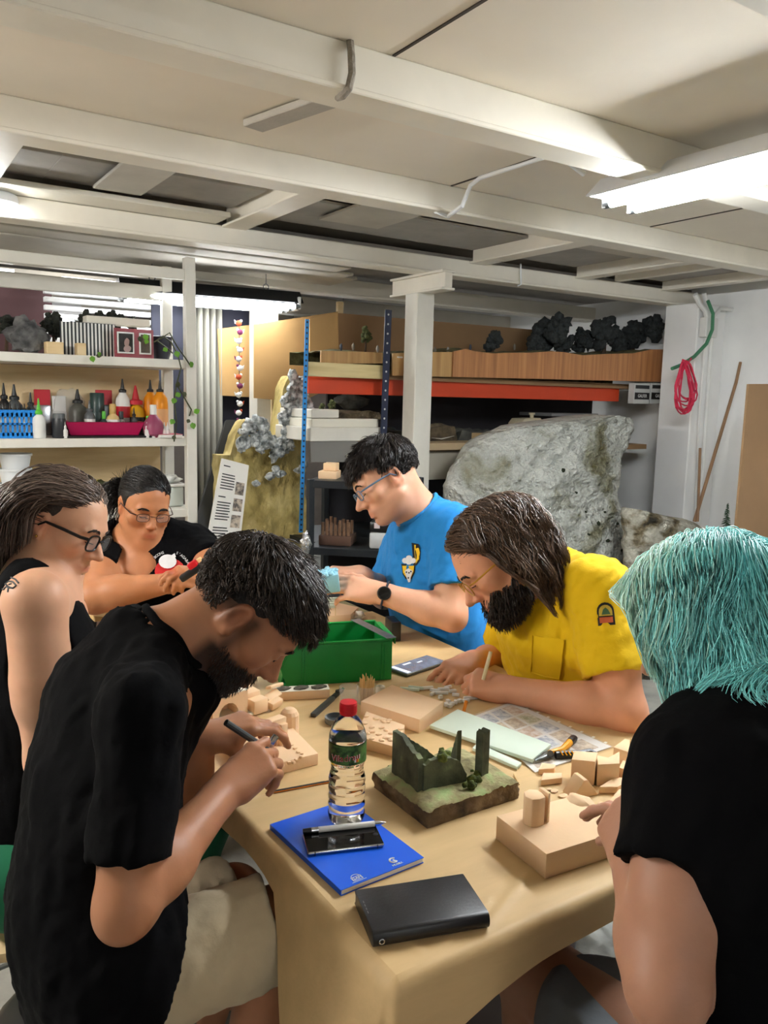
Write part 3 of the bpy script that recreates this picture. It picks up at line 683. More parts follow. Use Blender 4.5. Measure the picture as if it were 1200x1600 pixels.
q = up(428, 1162, .026); b = B(); b.box(q+V(0, 0, .027), (.05, .022, .056), Rc, .002); b.box(q+Rc @ V(.012, -.012, .022), (.018, .016, .046), Rc, .002); b.obj('nave_wall', m_foam, t)
q = up(416, 1178, .026); b = B(); b.box(q+V(0, 0, .016), (.022, .02, .034), Rc, .002); b.obj('buttress', m_foam, t)
# ---- foam cottage row behind: stepped blocks and a hollow cave
o = onz(343, 1118, T); o[2] = T+.004; t = thing('foam_house', o, 'white-topped peach foam house block with a hollowed arch beside the bag', 'foam model', 'carved foam pieces')
R = frame(onz(372, 1113, T)-onz(318, 1128, T)); W_, D_, H_ = .092, .065, .062
arch = [(-W_/2, 0), (-.03, 0)]+[(-.03+.026*(1-math.cos(a_)), .012+.030*math.sin(a_)) for a_ in np.linspace(0, math.pi, 9)]+[(.022+.0, 0.012), (.022, 0), (W_/2, 0), (W_/2, H_), (-W_/2, H_)]
b = B(); b.prism(arch, D_*.75, o+R @ V(0, 0, 0), R @ np.array([[1, 0, 0], [0, 0, -1], [0, 1, 0.]])); b.box(o+R @ V(0, .012, H_/2), (W_, .024, H_), R); b.obj('block', m_foam, t, 20)
b = B(); b.box(o+R @ V(0, -.012, H_+.001), (W_+.002, .074, .003), R, .001); b.obj('top_sheet', m_foamw, t)
for k, (dx, dy, s) in enumerate(((.07, -.004, (.05, .05, .045)), (.075, -.045, (.042, .03, .035)))):
    b = B(); b.box(o+R @ V(dx, dy, s[2]/2), s, R @ rz(.1*k), .004); b.obj('lean_to', m_foam, t)
for k, (dx, dy, dz, s, rr) in enumerate(((.128, -.03, .024, (.045, .024, .008), .5), (.14, -.02, .042, (.05, .018, .008), -.3), (.12, -.05, .012, (.04, .02, .018), .2))):
    b = B(); b.box(o+R @ V(dx, dy, dz), s, R @ rx(rr) @ rz(.3), .003); b.obj('roof_piece', m_foam, t)
q = up(452, 1150, 0); b = B(); b.lathe([(.021, .0), (.021, .05), (.017, .058), (.010, .064), (.004, .066)], q, 14); b.obj('apse', m_foam, t, 20)
b = B(); b.box(o+R @ V(.02, -.015, .004), (.15, .085, .007), R, .002); b.obj('base_sheet', m_foamw, t)
# ---- moss covered foam piece and green bag
b, o = foam_block('x', [(292, 1088), (318, 1091), (338, 1078), (316, 1068)], T, .055, ''); t = thing('mossy_block', o, 'upright foam piece topped with dark moss beside the bag', 'foam block')
b.obj('block', m_foam, t)
for k in range(9):
    b = B(); b.blob(o+V(random.gauss(0, .016), random.gauss(0, .014), .055+random.random()*.008), random.uniform(.009, .015), 2, .5, 5, k); b.obj('moss', m_bush, t, 180)
o = onz(362, 1072, T); o[2] = T+.0022; t = thing('plastic_bag', o, 'crumpled dark green plastic bag of foliage on the table', 'bag')
b = B(); b.blob(o+V(0, 0, .026), (.052, .042, .030), 4, .28, 2.2, 11, flat=-.026); b.obj('bag', M('green_film', rgb(48, 84, 62), .22, var=.4, scale=24, bump=.6, bscale=40, bdist=.01, spec=.6), t, 60)
for k in range(10):
    b = B(); b.blob(o+V(random.gauss(.01, .025), random.gauss(.01, .016), .048+random.random()*.012), random.uniform(.006, .013), 2, .5, 4, k+40); b.obj('leaf_clump', M('green_leafy', rgb(44, 100, 36), .7, var=.4, scale=60), t, 180)
# ---- green storage bin
z0 = T+.003; A = onz(441, 1073, z0); Bc = onz(610, 1061, z0); R = frame(Bc-A); BL_ = np.linalg.norm(Bc-A); BW = .17; BH = .112
o = (A+Bc)/2+R @ V(0, BW/2, 0); t = thing('storage_bin', o, 'open green plastic parts bin with sloped front in the middle of the table', 'bin')
th = .003
side = [(-BL_/2+.012, 0), (BL_/2, 0), (BL_/2, BH), (-BL_/2+.03, BH), (-BL_/2+.016, BH-.012), (-BL_/2-.006, .05), (-BL_/2, .03)]
M_side = np.array([[1, 0, 0], [0, 0, -1], [0, 1, 0.]])
for s in (-1, 1):
    b = B(); b.prism(side, th, o+R @ V(0, s*BW/2+(th if s > 0 else 0), 0), R @ M_side, .0008); sd = b.obj('side_panel', m_green, t)
    for dx in (-BL_/2+.05, -BL_/2+.058, BL_/2-.026, BL_/2-.018):
        b = B(); b.box(o+R @ V(dx, s*(BW/2+.003), BH*.46), (.0022, .004, BH*.86), R, .0008); b.obj('rib', m_green, sd)
    b = B(); b.tube([o+R @ V(x, s*(BW/2+.003), z) for x, z in ((BL_/2, BH-.002), (-BL_/2+.03, BH-.002), (-BL_/2+.014, BH-.014), (-BL_/2-.006, .05))], .0042, 6); b.obj('rim', m_green, sd)
b = B(); b.box(o+V(0, 0, .002), (BL_-.01, BW, .004), R); b.obj('floor_panel', m_green, t)
b = B(); b.box(o+R @ V(BL_/2, 0, BH/2), (.004, BW+.006, BH), R, .001); b.obj('back_panel', m_green, t)
b = B(); b.box(o+R @ V(BL_/2+.006, 0, BH-.003), (.016, BW*.9, .006), R, .002); b.box(o+R @ V(BL_/2+.013, 0, BH-.01), (.003, BW*.9, .018), R, .001); b.obj('rear_lip', m_green, t)
b = B(); b.box(o+R @ V(-BL_/2+.001, 0, .026), (.004, BW, .05), R @ ry(.2), .001); b.obj('front_lip', m_green, t)
b = B(); b.box(o+R @ V(-BL_/2+.03, -.045, .075), (.055, .05, .03), R @ rz(.1), .004); tag(b.obj('foam_piece', M('yellow_card', rgb(216, 186, 96), .7)), 'yellow offcut lying inside the green bin', 'offcut')
b = B(); b.box(o+R @ V(-BL_/2+.06, -.03, .02), (.06, .07, .03), R @ rz(-.1), .003); tag(b.obj('grey_offcut', M('grey_bits', rgb(110, 112, 116), .6)), 'grey offcut at the bottom of the green bin', 'offcut')
# steel ruler over the bin's corner
q = o+R @ V(BL_/2-.032, -BW*.05, BH+.007); b = B(); b.box(q, (.028, .20, .0012), R @ rz(.28), .0003, 1); b.cyl(q+V(0, 0, 0), q+V(0, 0, .0012), .003); tag(b.obj('steel_ruler', M('brushed_steel', rgb(140, 142, 145), .35, .9, stretch=(1, 20, 1))), 'flat steel rule resting across the rear of the green bin', 'ruler')
# black box right behind the bin
q = onz(622, 1002, T); b = B(); b.box(V(q[0], q[1]+.03, T+.033), (.03, .08, .06), R, .003); tag(b.obj('black_box', m_blackp), 'small black box behind the green bin', 'box')
# ---- second phone, screen lit
z0 = T+.008; c4 = [onz(*q, z0) for q in ((612, 1057), (657, 1044), (692, 1028), (645, 1020))]
a, c = onz(618, 1056, z0), onz(688, 1033, z0); R = frame(c-a); o = V(.0, 0, 0)+(onz(612, 1047, z0)+onz(691, 1033, z0))/2
t = thing('smartphone', o, 'smartphone with lit blue-grey screen beside the green bin', 'phone'); L2 = .165
b = B(); b.box(o-V(0, 0, .001), (L2, .076, .009), R, .004, 3); b.obj('body', M('phone_case', rgb(90, 92, 84), .4, .3), t)
b = B(); b.box(o+V(0, 0, .0037), (L2-.006, .071, .0006), R); b.obj('screen', M('lit_screen', rgb(70, 84, 104), .1, var=.7, scale=28, emis=.25, emcol=(.2, .26, .36)), t)
for k, (dx, dy, w, h) in enumerate(((-.068, 0, .014, .066), (-.02, .022, .03, .008), (.02, .01, .02, .006))):
    b = B(); b.box(o+R @ V(dx, dy, .0041), (w, h, .0003), R); b.obj('screen_bar', M('screen_white', rgb(200, 214, 232), .2, emis=.35, emcol=(.75, .82, .95)), t)
# ---- foam strip with grey stones
a, c = onz(428, 1097, T), onz(515, 1092, T); R = frame(c-a); o = (a+c)/2+R @ V(0, .018, 0); o[2] = T+.002
t = thing('foam_strip', o, 'foam strip with three grey stone patches in front of the green bin', 'foam strip'); LL = np.linalg.norm(c-a)
b = B(); b.box(o+V(0, 0, .011), (LL, .036, .022), R, .002); b.obj('strip', m_foam, t)
b = B(); b.box(o+V(0, 0, .0225), (LL, .036, .001), R); b.obj('white_top', m_foamw, t)
for k in range(3): b = B(); b.blob(o+R @ V((k-1)*LL*.32, 0, .024), (.02, .013, .004), 3, .3, 4, k); b.obj('stone_patch', M('grey_stone', rgb(92, 88, 76), .9, var=.3, scale=60, bump=.5, bscale=150), t, 180)
# ---- cutter knife
a, c = onz(489, 1118, T+.007), onz(536, 1076, T+.007); dv = norm(c-a); R = frame(dv); t = thing('craft_knife', a, 'dark grey craft knife lying in front of the green bin', 'knife'); LL = np.linalg.norm(c-a)
m_knife = M('knife_grey', rgb(70, 72, 72), .4, .3)
b = B(); b.box(a+dv*LL*.32, (LL*.64, .015, .010), R, .003); b.obj('handle', m_knife, t)
b = B(); b.box(a+dv*LL*.78, (LL*.34, .013, .009), R, .003); b.obj('slider_housing', m_blackp, t)
b = B(); b.cyl(a+dv*LL*.8+V(0, 0, .003), a+dv*LL*.8+V(0, 0, .009), .0055, seg=14); b.obj('slider_knob', m_knife, t)
b = B(); b.prism([(0, -.005), (.012, -.005), (.02, .004), (0, .004)], .0008, a+dv*LL*.94, R); b.obj('blade', m_chrome, t)
# ---- toothpick cup
o = onz(572, 1099, T); o[2] = T+.0022; t = thing('cup', o, 'clear cup holding a bunch of toothpicks behind the bottle cap', 'cup')
b = B(); b.lathe([(.002, .001), (.022, .0), (.0255, .045), (.0247, .045), (.0213, .002), (.002, .003)], o, 24); b.obj('wall', M('clear_cup', (.98, .98, .98), .1, alpha=.16, var=0), t)
for k in range(46):
    a_ = random.random()*6.28; r_ = .019*math.sqrt(random.random()); p0 = o+V(r_*.8*math.cos(a_), r_*.8*math.sin(a_), .004); p1 = o+V(r_*1.15*math.cos(a_+.2), r_*1.15*math.sin(a_+.2), random.uniform(.058, .068))
    b = B(); b.tube([p0, p0*.05+p1*.95, p1], [.0011, .0011, .0003], 5); tag(b.obj('toothpick', m_wood_stick), 'wooden toothpick standing in the clear cup', 'toothpick', 'toothpicks in the cup')
o = onz(545, 1100, T); o[2] = T+.0022; t = tag(B().lathe([(.002, .001), (.021, 0), (.024, .042), (.0232, .042), (.0203, .002), (.002, .003)], o, 24).obj('cup', M('clear_cup')), 'empty clear cup between the knife and the toothpicks', 'cup')
# white cap / roll near cup
o = onz(594, 1083, T); o[2] = T+.0022; b = B()
for rr in (.012, .010, .008): b.lathe([(rr, 0), (rr, .016), (rr-.0012, .016), (rr-.0012, 0)], o, 20, cap=False)
tag(b.obj('tape_roll', m_foamw), 'small white roll beside the toothpick cup', 'roll')
b = B(); q = onz(525, 1130, T); b.lathe([(.024, 0), (.026, .002), (.026, .014), (.022, .015), (.022, .003), (.002, .002)], (q[0], q[1], T+.0022), 28); tag(b.obj('tin_lid', m_grey_metal), 'shallow metal tin lid half hidden by the bottle', 'lid')
# ---- document sheet in sleeve
zp = T+.0035; C4 = [onz(*q, zp) for q in ((742, 1119), (836, 1207), (955, 1167), (800, 1097))]
o = np.mean(C4, 0); t = thing('photo_sheet', o, 'printed sheet with rows of small photographs in a plastic sleeve', 'paper')
b = B(); b.prism([(p[0]-o[0], p[1]-o[1]) for p in C4], .0006, o); b.obj('sheet', m_paper, t)
def bil(u_, v_, z=0.): return C4[0]*(1-u_)*(1-v_)+C4[1]*u_*(1-v_)+C4[3]*(1-u_)*v_+C4[2]*u_*v_+V(0, 0, z)
for r_ in range(3):
    for c_ in range(5):
        u0, u1 = .04+c_*.19, .04+c_*.19+.165; v0, v1 = .06+r_*.29, .06+r_*.29+.24
        hue = random.choice([((186, 140, 100), (236, 226, 214)), ((150, 124, 100), (232, 214, 184)), ((120, 140, 170), (236, 238, 240)), ((150, 156, 110), (238, 230, 206))])
        b = B(); b.raw([bil(u0, v0, .0011), bil(u1, v0, .0011), bil(u1, v1, .0011), bil(u0, v1, .0011)], [(0, 1, 2, 3)])
        b.obj('photo', M('photo%d' % (r_*5+c_), rgb(*hue[1]), .5, col2=rgb(*hue[0]), scale=55, thr=(.35, .65)), t)
b = B(); b.prism([(p[0]*1.03-o[0]*1.03, p[1]*1.03-o[1]*1.03) for p in C4], .0004, o+V(0, 0, .0016)); b.obj('sleeve', m_clearv, t)
for k in range(9): q = bil(.06+k*.11, 1.015, .0024); b = B(); b.box(q, (.008, .006, .0003), rz(.3)); b.obj('punch_strip', m_foamw, t)
# ---- mint foam sheet
C5 = [onz(*q, T+.012) for q in ((671, 1135), (832, 1189), (861, 1165), (715, 1110))]; o = np.mean(C5, 0); o[2] = T+.0075
b = B(); b.prism([(p[0]-o[0], p[1]-o[1]) for p in C5], .008, o, None, .001); tag(b.obj('foam_sheet', m_mint), 'pale mint foam sheet lying over the photo sheet', 'foam sheet')
b = B(); C6 = [onz(*q, T+.006) for q in ((738, 1171), (808, 1201), (815, 1194), (745, 1163))]; o = np.mean(C6, 0); o[2] = T+.003; b.prism([(p[0]-o[0], p[1]-o[1]) for p in C6], .007, o, None, .001); tag(b.obj('foam_strip', m_mint), 'thin mint foam strip right behind the ruin model', 'foam strip')
# ---- pliers
o = onz(868, 1173, T+.012); t = thing('pliers', o, 'cutting pliers with orange and black handles on the photo sheet', 'pliers')
m_or = M('orange_grip', rgb(244, 164, 20), .4)
def path(*pp, z=T+.012): return [onz(x, y, z) for x, y in pp]
b = B(); b.tube(path((858, 1177), (878, 1172), (890, 1160)), [.006, .0075, .008], 10); b.obj('handle', m_or, t)
b = B(); b.tube(path((890, 1160), (896, 1154), (900, 1153)), [.0085, .009, .005], 10); b.obj('handle_end', m_blackp, t)
b = B(); b.tube(path((868, 1180), (885, 1179), (905, 1179), (922, 1176), (931, 1178)), [.008, .009, .0085, .009, .005], 10); h = b.obj('handle', m_blackp, t)
for k in range(4): q = onz(875+k*6, 1180, T+.012); b = B(); b.tube([q+V(0, 0, .0095), q+V(.0006, -.0085, .003)], .0013, 6); b.obj('grip_stripe', m_or, h)
b = B(); b.tube(path((862, 1178), (850, 1182), (836, 1188)), [.008, .008, .002], 8, flat=.6); b.tube(path((866, 1174), (852, 1178), (840, 1186)), [.006, .006, .002], 8, flat=.6); b.cyl(onz(860, 1177, T+.006), onz(860, 1177, T+.02), .006); b.obj('jaws', m_steel, t)
# ---- foam pieces cluster by the turquoise-haired person
def chunk(pp, h, label, z0=T+.0022, mat=m_foam, name='foam_piece', tilt=None, bev=.0015):
    P = np.array([onz(x, y, z0) for x, y in pp]); o = P.mean(0); o[2] = z0
    b = B(); b.prism([(p[0]-o[0], p[1]-o[1]) for p in P], h, o, tilt, bev); return tag(b.obj(name, mat), label, 'foam piece', 'loose foam pieces')
chunk([(891, 1224), (928, 1228), (932, 1212), (895, 1210)], .05, 'tall peach foam piece with wavy top behind the white-faced wedge')
chunk([(932, 1228), (966, 1226), (966, 1206), (948, 1216), (930, 1212)], .044, 'notched peach foam piece between tall piece and drilled block')
bb = chunk([(957, 1190), (992, 1202), (1010, 1186), (975, 1176)], .032, 'peach foam block with a toothpick stuck in its top')
q = onz(984, 1172, T+.034); b = B(); b.tube([q-V(0, 0, .003), q+V(0, 0, .026)], .0011, 6); tag(b.obj('toothpick', m_wood_stick), 'toothpick standing upright in the drilled foam block', 'toothpick')
b = B(); q = onz(912, 1246, T); R = frame(onz(935, 1240, T)-onz(890, 1248, T)); b.prism([(-.028, 0), (.03, 0), (.004, .034), (-.004, .034)], .034, V(q[0], q[1], T+.0025)+R @ V(0, .03, 0), R @ M_side, .001); tag(b.obj('foam_piece', [m_foam]), 'wedge-shaped foam piece with a pale face in front of the tall piece', 'foam piece', 'loose foam pieces')
chunk([(966, 1214), (996, 1222), (1003, 1208), (972, 1202)], .02, 'long peach offcut in front of the drilled block')
chunk([(845, 1228), (848, 1216), (878, 1216), (878, 1224)], .012, 'small flat peach bar left of the tall foam piece')
chunk([(841, 1211), (866, 1209), (868, 1203), (846, 1200)], .012, 'peach offcut lying on the corner of the photo sheet')
chunk([(935, 1240), (965, 1240), (985, 1226), (960, 1224)], .014, 'irregular peach offcut below the notched piece')
chunk([(950, 1262), (978, 1262), (985, 1240), (966, 1242)], .012, 'flat peach offcut beside the hand at the right edge')
chunk([(940, 1225), (960, 1224), (955, 1215)], .008, 'thin peach shaving tucked behind the notched piece')
for k, (px, py, s) in enumerate(((880, 1246, .010), (866, 1238, .009), (932, 1266, .014), (945, 1276, .014), (920, 1263, .006), (858, 1236, .006), (940, 1258, .008))):
    q = onz(px, py, T); b = B(); b.blob((q[0], q[1], T+.0035), (s, s*.8, .0016), 2, .35, 2, k); tag(b.obj('foam_chip', m_foamw if k in (2, 3) else m_foam, None, 30), 'small foam chip scattered in front of the foam pieces', 'foam chip', 'foam chips near the front')
# ---- white chips and sticks near the bearded man
for k, (px, py, l, a_) in enumerate(((668, 1078, .03, .2), (680, 1082, .028, -.4), (693, 1080, .03, .1), (700, 1077, .022, .6), (676, 1087, .02, 1.0), (690, 1086, .034, 0.), (707, 1083, .02, .3), (712, 1089, .018, -.2), (650, 1078, .04, -.3), (640, 1080, .05, -.2), (735, 1094, .035, .1), (728, 1098, .02, .5))):
    q = onz(px, py, T); b = B(); b.box((q[0], q[1], T+.006), (l, .008, .007), rz(a_-.5), .0008, 1); tag(b.obj('foam_stick', m_mint if k in (8, 9) else m_white), 'short white foam stick scattered near the bearded man\'s hands', 'foam stick', 'white foam sticks')
for k, (px, py) in enumerate(((700, 1100), (706, 1104), (712, 1101), (703, 1107), (697, 1105), (718, 1099), (688, 1093), (752, 1090))):
    q = onz(px, py, T); b = B(); b.box((q[0], q[1], T+.007), (.011, .009, .009), rz(random.random()*3), .001, 1); tag(b.obj('foam_cube', m_white), 'tiny white foam cube in front of the scattered sticks', 'foam cube', 'white foam cubes')
a, c = onz(724, 1114, T+.005), onz(729, 1095, T+.03); b = B(); b.cyl(a, c, .004, seg=6); tag(b.obj('pencil_stub', M('pencil_orange')), 'short orange pencil stub among the white foam cubes', 'pencil')
a, c = onz(803, 1210, T+.004), onz(811, 1226, T+.004); b = B(); b.cyl(a, c, .0012, seg=6); tag(b.obj('toothpick', m_wood_stick), 'single toothpick lying right of the ruin model', 'toothpick')
# ---- far pieces
zf = .80
chunk([(131, 961), (178, 966), (220, 945), (172, 938)], .042, 'cream foam block on the far table left', z0=zf, mat=M('cream_foam', rgb(228, 200, 152), .85, var=.03))
chunk([(238, 948), (256, 946), (252, 938), (240, 939)], .085, 'small upright cream foam tower on the far table', z0=zf, mat=M('cream_foam'))
chunk([(216, 945), (240, 945), (238, 935), (222, 936)], .016, 'crumbled cream offcuts beside the small foam tower', z0=zf, mat=M('cream_foam'))
chunk([(452, 979), (548, 974), (560, 962), (500, 948), (455, 950)], .03, 'peach foam block behind the green bin')
b = B(); q = onz(524, 962, T+.032); b.tube([q, q+V(0, 0, .03)], .0012, 6); tag(b.obj('toothpick', m_wood_stick), 'toothpick standing in the foam block behind the bin', 'toothpick')
for k in range(4):
    q = onz(507+k*2, 951-k*4, T+.03); b = B(); b.box((q[0], q[1], T+.037), (.07, .011, .01), rz(-.35), .001, 1); tag(b.obj('foam_stick', m_mint), 'pale foam stick stacked on the block behind the bin', 'foam stick', 'pale sticks behind the bin')
q = onz(560, 968, T); b = B(); b.blob((q[0], q[1], T+.016), (.022, .018, .014), 3, .3, 3, 5); tag(b.obj('crumpled_paper', m_foamw), 'crumpled white scrap beside the foam block behind the bin', 'scrap')
# ================================================================== LEFT SHELVING AND ITS LOAD
def pbox(px0, py0, px1, py1, y, dep, bev=.002, b=None):
    """box whose front face spans the pixel rectangle on the plane y"""
    a = ony((px0+px1)/2, py1, y); c = ony((px0+px1)/2, py0, y); l = ony(px0, (py0+py1)/2, y); r = ony(px1, (py0+py1)/2, y)
    lo = V(l[0], y, a[2]); hi = V(r[0], y+dep, c[2]); b = b or B(); b.box2(lo, hi, bev, 1); return b, lo, hi
SY = 3.80; SX1 = 1.375; ZS = [.915, 1.262, 1.632]
sh = thing('shelving_unit', (.2, 4.0, 0), 'tall white timber shelving unit with plywood back at left', 'shelving')
for z in ZS:
    b = B(); b.box2((-1.2, SY, z-.022), (SX1, SY+.36, z+.018), .003, 1); b.obj('shelf', m_white_paint, sh)
for x, y in ((SX1-.045, SY-.012), (SX1-.045, SY+.33), (-1.2, SY-.012), (-1.2, SY+.33)):
    b = B(); b.box2((x, y, 0), (x+.05, y+.045, 2.125), .003, 1); b.obj('upright', m_white_paint, sh)
for y, z0, z1 in ((SY-.005, 2.02, 2.07), (SY+.335, 1.955, 2.025)):
    b = B(); b.box2((-1.2, y, z0), (SX1-.045, y+.03, z1), .003, 1); b.obj('rail', m_white_paint, sh)
for i, (z0, z1) in enumerate(((ZS[1]+.02, ZS[2]-.024), (ZS[0]+.02, ZS[1]-.024), (.1, ZS[0]-.024))):
    b = B(); b.box2((-1.2, SY+.36, z0), (SX1-.06, SY+.372, z1)); b.obj('back_panel', m_ply, sh)
# backdrop above the top shelf: maroon board and white slatted blind
b = B(); b.box2((-1.5, 4.9, .9), (.95, 4.92, 2.1)); tag(b.obj('backdrop_board', m_maroon), 'dark maroon board standing behind the top left shelf', 'board')
bl = thing('slatted_blind', (1.15, 4.75, 1.6), 'white horizontal slat blind behind the top shelf', 'blind')
for k in range(9):
    z = 1.66+k*.042; b = B(); b.box2((.86, 4.62, z), (1.42, 4.66, z+.026), .002, 1); b.obj('slat', m_white_metal, bl)
b = B(); b.box2((1.42, 4.6, 1.2), (2.1, 4.62, 2.05)); tag(b.obj('navy_board', M('navy_board', rgb(40, 42, 58), .7)), 'dark navy board beyond the right end of the top shelf', 'board')
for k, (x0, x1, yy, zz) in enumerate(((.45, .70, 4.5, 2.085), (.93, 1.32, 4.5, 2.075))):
    b = B(); b.box2((x0, yy, zz-.012), (x1, yy+.6, zz)); tag(b.obj('gap_glow_panel', M('gap_glow', (1, 1, 1), .5, emis=2.2, var=0)), ('left', 'right')[k]+' glowing panel added for the bright gap above the shelf top rail', 'glow panel')  # added glow in place of the bright background behind the gaps

# ---- bottles: generic builder
def bottle(px, pyb, w, h, y, z, body, cap, label, kind='round', stripe=None, cap_h=.3, name='bottle', group='bottles on the middle left shelf', cone=False, capr=.5):
    p = ony(px, pyb, y); o = V(p[0], y, z+.0004); t = thing(name, o, label, 'bottle', group); r = w/2; hb = h*(1-cap_h)
    if kind == 'round': prof = [(r*.92, 0), (r, .004), (r, hb*.72), (r*.9, hb*.86), (r*.5, hb*.97), (r*.42, hb)]
    elif kind == 'globe': prof = [(r*.5, 0), (r*.9, hb*.15), (r, hb*.42), (r*.88, hb*.68), (r*.5, hb*.88), (r*.3, hb)]
    else: prof = [(r*.95, 0), (r, .003), (r, hb*.9), (r*.93, hb)]
    b = B(); b.lathe(prof, o, 20); bd = b.obj('body', body, t, 40)
    if cone: cp = [(r*capr*1.15, hb), (r*capr*1.15, hb+h*cap_h*.2), (r*capr*.6, hb+h*cap_h*.28), (r*.1, h)]
    else: cp = [(r*capr, hb), (r*capr, h-.004), (r*capr*.9, h)]
    b = B(); b.lathe(cp, o, 16); b.obj('cap', cap, t, 40)
    if stripe is not None:
        b = B(); b.lathe([(r*1.015, hb*stripe[1]), (r*1.015, hb*stripe[2])], o, 20, cap=False); b.obj('label', stripe[0], t, 40)
    return t
cw = lambda n, r, g, b_, ro=.35, **k: M(n, rgb(r, g, b_), ro, var=.06, **k)
z2 = ZS[1]+.018; z1 = ZS[2]+.018; z3 = ZS[0]+.018; Y1, Y2, Y3 = SY+.05, SY+.14, SY+.23
k_black = cw('cap_black', 22, 22, 24); k_white = cw('b_white', 232, 232, 228); k_grey = cw('b_grey', 92, 96, 98); k_smoke = cw('b_smoke', 70, 74, 76)
k_or = cw('b_orange', 238, 150, 22); k_yel = cw('b_yellow', 222, 172, 30); k_red = cw('b_red', 190, 34, 48); k_green = cw('b_green', 90, 190, 60); k_pk = cw('b_pink', 150, 70, 100); k_dk = cw('b_dark', 40, 44, 46); k_teal = cw('b_teal', 44, 66, 64); k_cream = cw('b_cream', 214, 186, 130)
def hpx(a, y): return a*y*.97/1260*1.0
S_ = .00325  # metres per pixel at the shelf
bottle(9, 690, .055, .24, Y3, z2, k_black, k_black, 'black bottle with pointed cap behind the blue basket, leftmost', cone=True)
bottle(25, 690, .075, .235, Y3, z2, k_smoke, k_dk, 'wide smoky bottle with pointed cap behind the blue basket', cone=True)
bottle(50, 690, .05, .20, Y3, z2, k_smoke, k_dk, 'small smoky bottle right behind the blue basket end', cone=True)
bottle(62, 686, .055, .175, Y1, z2, k_white, k_green, 'white glue bottle with green cap beside the blue basket', cap_h=.4, cone=True)
bottle(93, 686, .06, .11, Y1, z2, cw('b_char', 44, 46, 50), k_grey, 'dark jar with grey lid left of the pink tray', kind='jar', cap_h=.2, capr=.9)
bottle(123, 684, .085, .22, Y3, z2, cw('b_olivegrey', 84, 84, 78), k_black, 'grey bottle with tall black cone cap behind the pink tray', cone=True, stripe=(k_white, .1, .42))
bottle(141, 684, .05, .17, Y2, z2, k_grey, k_grey, 'slim grey bottle with white label in the pink tray', cone=True, stripe=(k_white, .2, .7))
bottle(153, 684, .07, .205, Y3, z2, k_teal, k_teal, 'square-shouldered teal jar behind the pink tray', kind='jar', cap_h=.45, capr=.95)
bottle(163, 684, .035, .12, Y2, z2, k_teal, k_green, 'small dark bottle with green cap in the pink tray')
bottle(177, 684, .062, .155, Y2, z2, k_cream, cw('cap_tan', 196, 160, 90), 'cream bottle with mustard cap in the pink tray', stripe=(k_white, .2, .75))
bottle(193, 684, .07, .275, Y3, z2, k_white, k_black, 'tall white and red bottle with black nozzle', cone=True, stripe=(k_red, .42, .68), cap_h=.24, capr=.45)
bottle(190, 684, .045, .12, Y2, z2, cw('b_bluegrey', 120, 122, 116), k_dk, 'small grey bottle with dark cap in the pink tray', stripe=(k_white, .1, .6))
bottle(213, 684, .085, .245, Y3, z2, k_yel, k_red, 'yellow and black bottle with red pointed cap', cone=True, stripe=(k_dk, .05, .6), capr=.7, cap_h=.38)
bottle(210, 682, .03, .14, Y2, z2, k_dk, k_black, 'small black dropper bottle at the right of the pink tray', cone=True)
bottle(236, 682, .07, .275, Y3, z2, k_or, k_black, 'orange bottle with black nozzle, the left one of two', cone=True, cap_h=.22, capr=.4)
bottle(251, 682, .075, .27, Y2, z2, k_or, k_black, 'orange bottle with black nozzle and pale label, the right one of two', cone=True, cap_h=.2, capr=.4, stripe=(cw('b_peachlabel', 232, 176, 120), .08, .62))
bottle(240, 686, .098, .155, Y1, z2, k_pk, k_white, 'round mauve spray bottle with white top', kind='globe', cap_h=.3, capr=.32)
bottle(232, 684, .04, .10, Y2, z2, k_green, k_green, 'small bright green capped bottle behind the mauve sprayer')
def dropper(px, py, y, z, label, group, s=1.):
    p = ony(px, py, y); o = V(p[0], y, z); t = thing('dropper_bottle', o, label, 'bottle', group)
    b = B(); b.lathe([(.010*s, 0), (.0105*s, .003), (.0105*s, .03*s), (.006*s, .036*s)], o, 12); b.obj('body', k_white, t)
    b = B(); b.lathe([(.0065*s, .036*s), (.0065*s, .046*s), (.003*s, .05*s), (.0015*s, .064*s)], o, 10); b.obj('cap', k_white if px > 60 else k_black, t)
for k, px in enumerate((102, 230, 239, 257, 262)): dropper(px, 686, Y1-.02, z2+.0004, ('white dropper bottle in front of the dark jar', 'white dropper bottle left of the mauve sprayer', 'white dropper bottle in front of the mauve sprayer', 'white dropper bottle right of the mauve sprayer', 'white dropper bottle by the red booklet')[k], 'white dropper bottles', 1.15)
# blue basket with droppers
a = ony(-40, 687, Y1); c = ony(57, 687, Y1); o = V((a[0]+c[0])/2, Y1+.09, z2+.0005); W_ = c[0]-a[0]; t = thing('plastic_basket', o, 'blue perforated plastic basket full of small dropper bottles', 'basket'); m_blueb = cw('basket_blue', 30, 130, 214)
def basket_wall(x0, y0, x1, y1):
    a_, c_ = V(x0, y0, 0), V(x1, y1, 0); dv = norm(c_-a_); R = frame(dv); L_ = np.linalg.norm(c_-a_); m_ = (a_+c_)/2
    for zz, hh in ((.012, .024), (.108, .03), (.062, .008)): b.box(o+m_+V(0, 0, zz), (L_, .003, hh), R)
    n = max(2, int(L_/.019))
    for i in range(n+1): b.box(o+a_+dv*L_*i/n+V(0, 0, .06), (.009, .003, .1), R)
b = B(); basket_wall(-W_/2, -.09, W_/2, -.09); basket_wall(W_/2, -.09, W_/2, .09); basket_wall(-W_/2, .09, W_/2, .09); basket_wall(-W_/2, -.09, -W_/2, .09); b.box(o+V(0, 0, .002), (W_, .18, .004)); b.obj('basket', m_blueb, t)
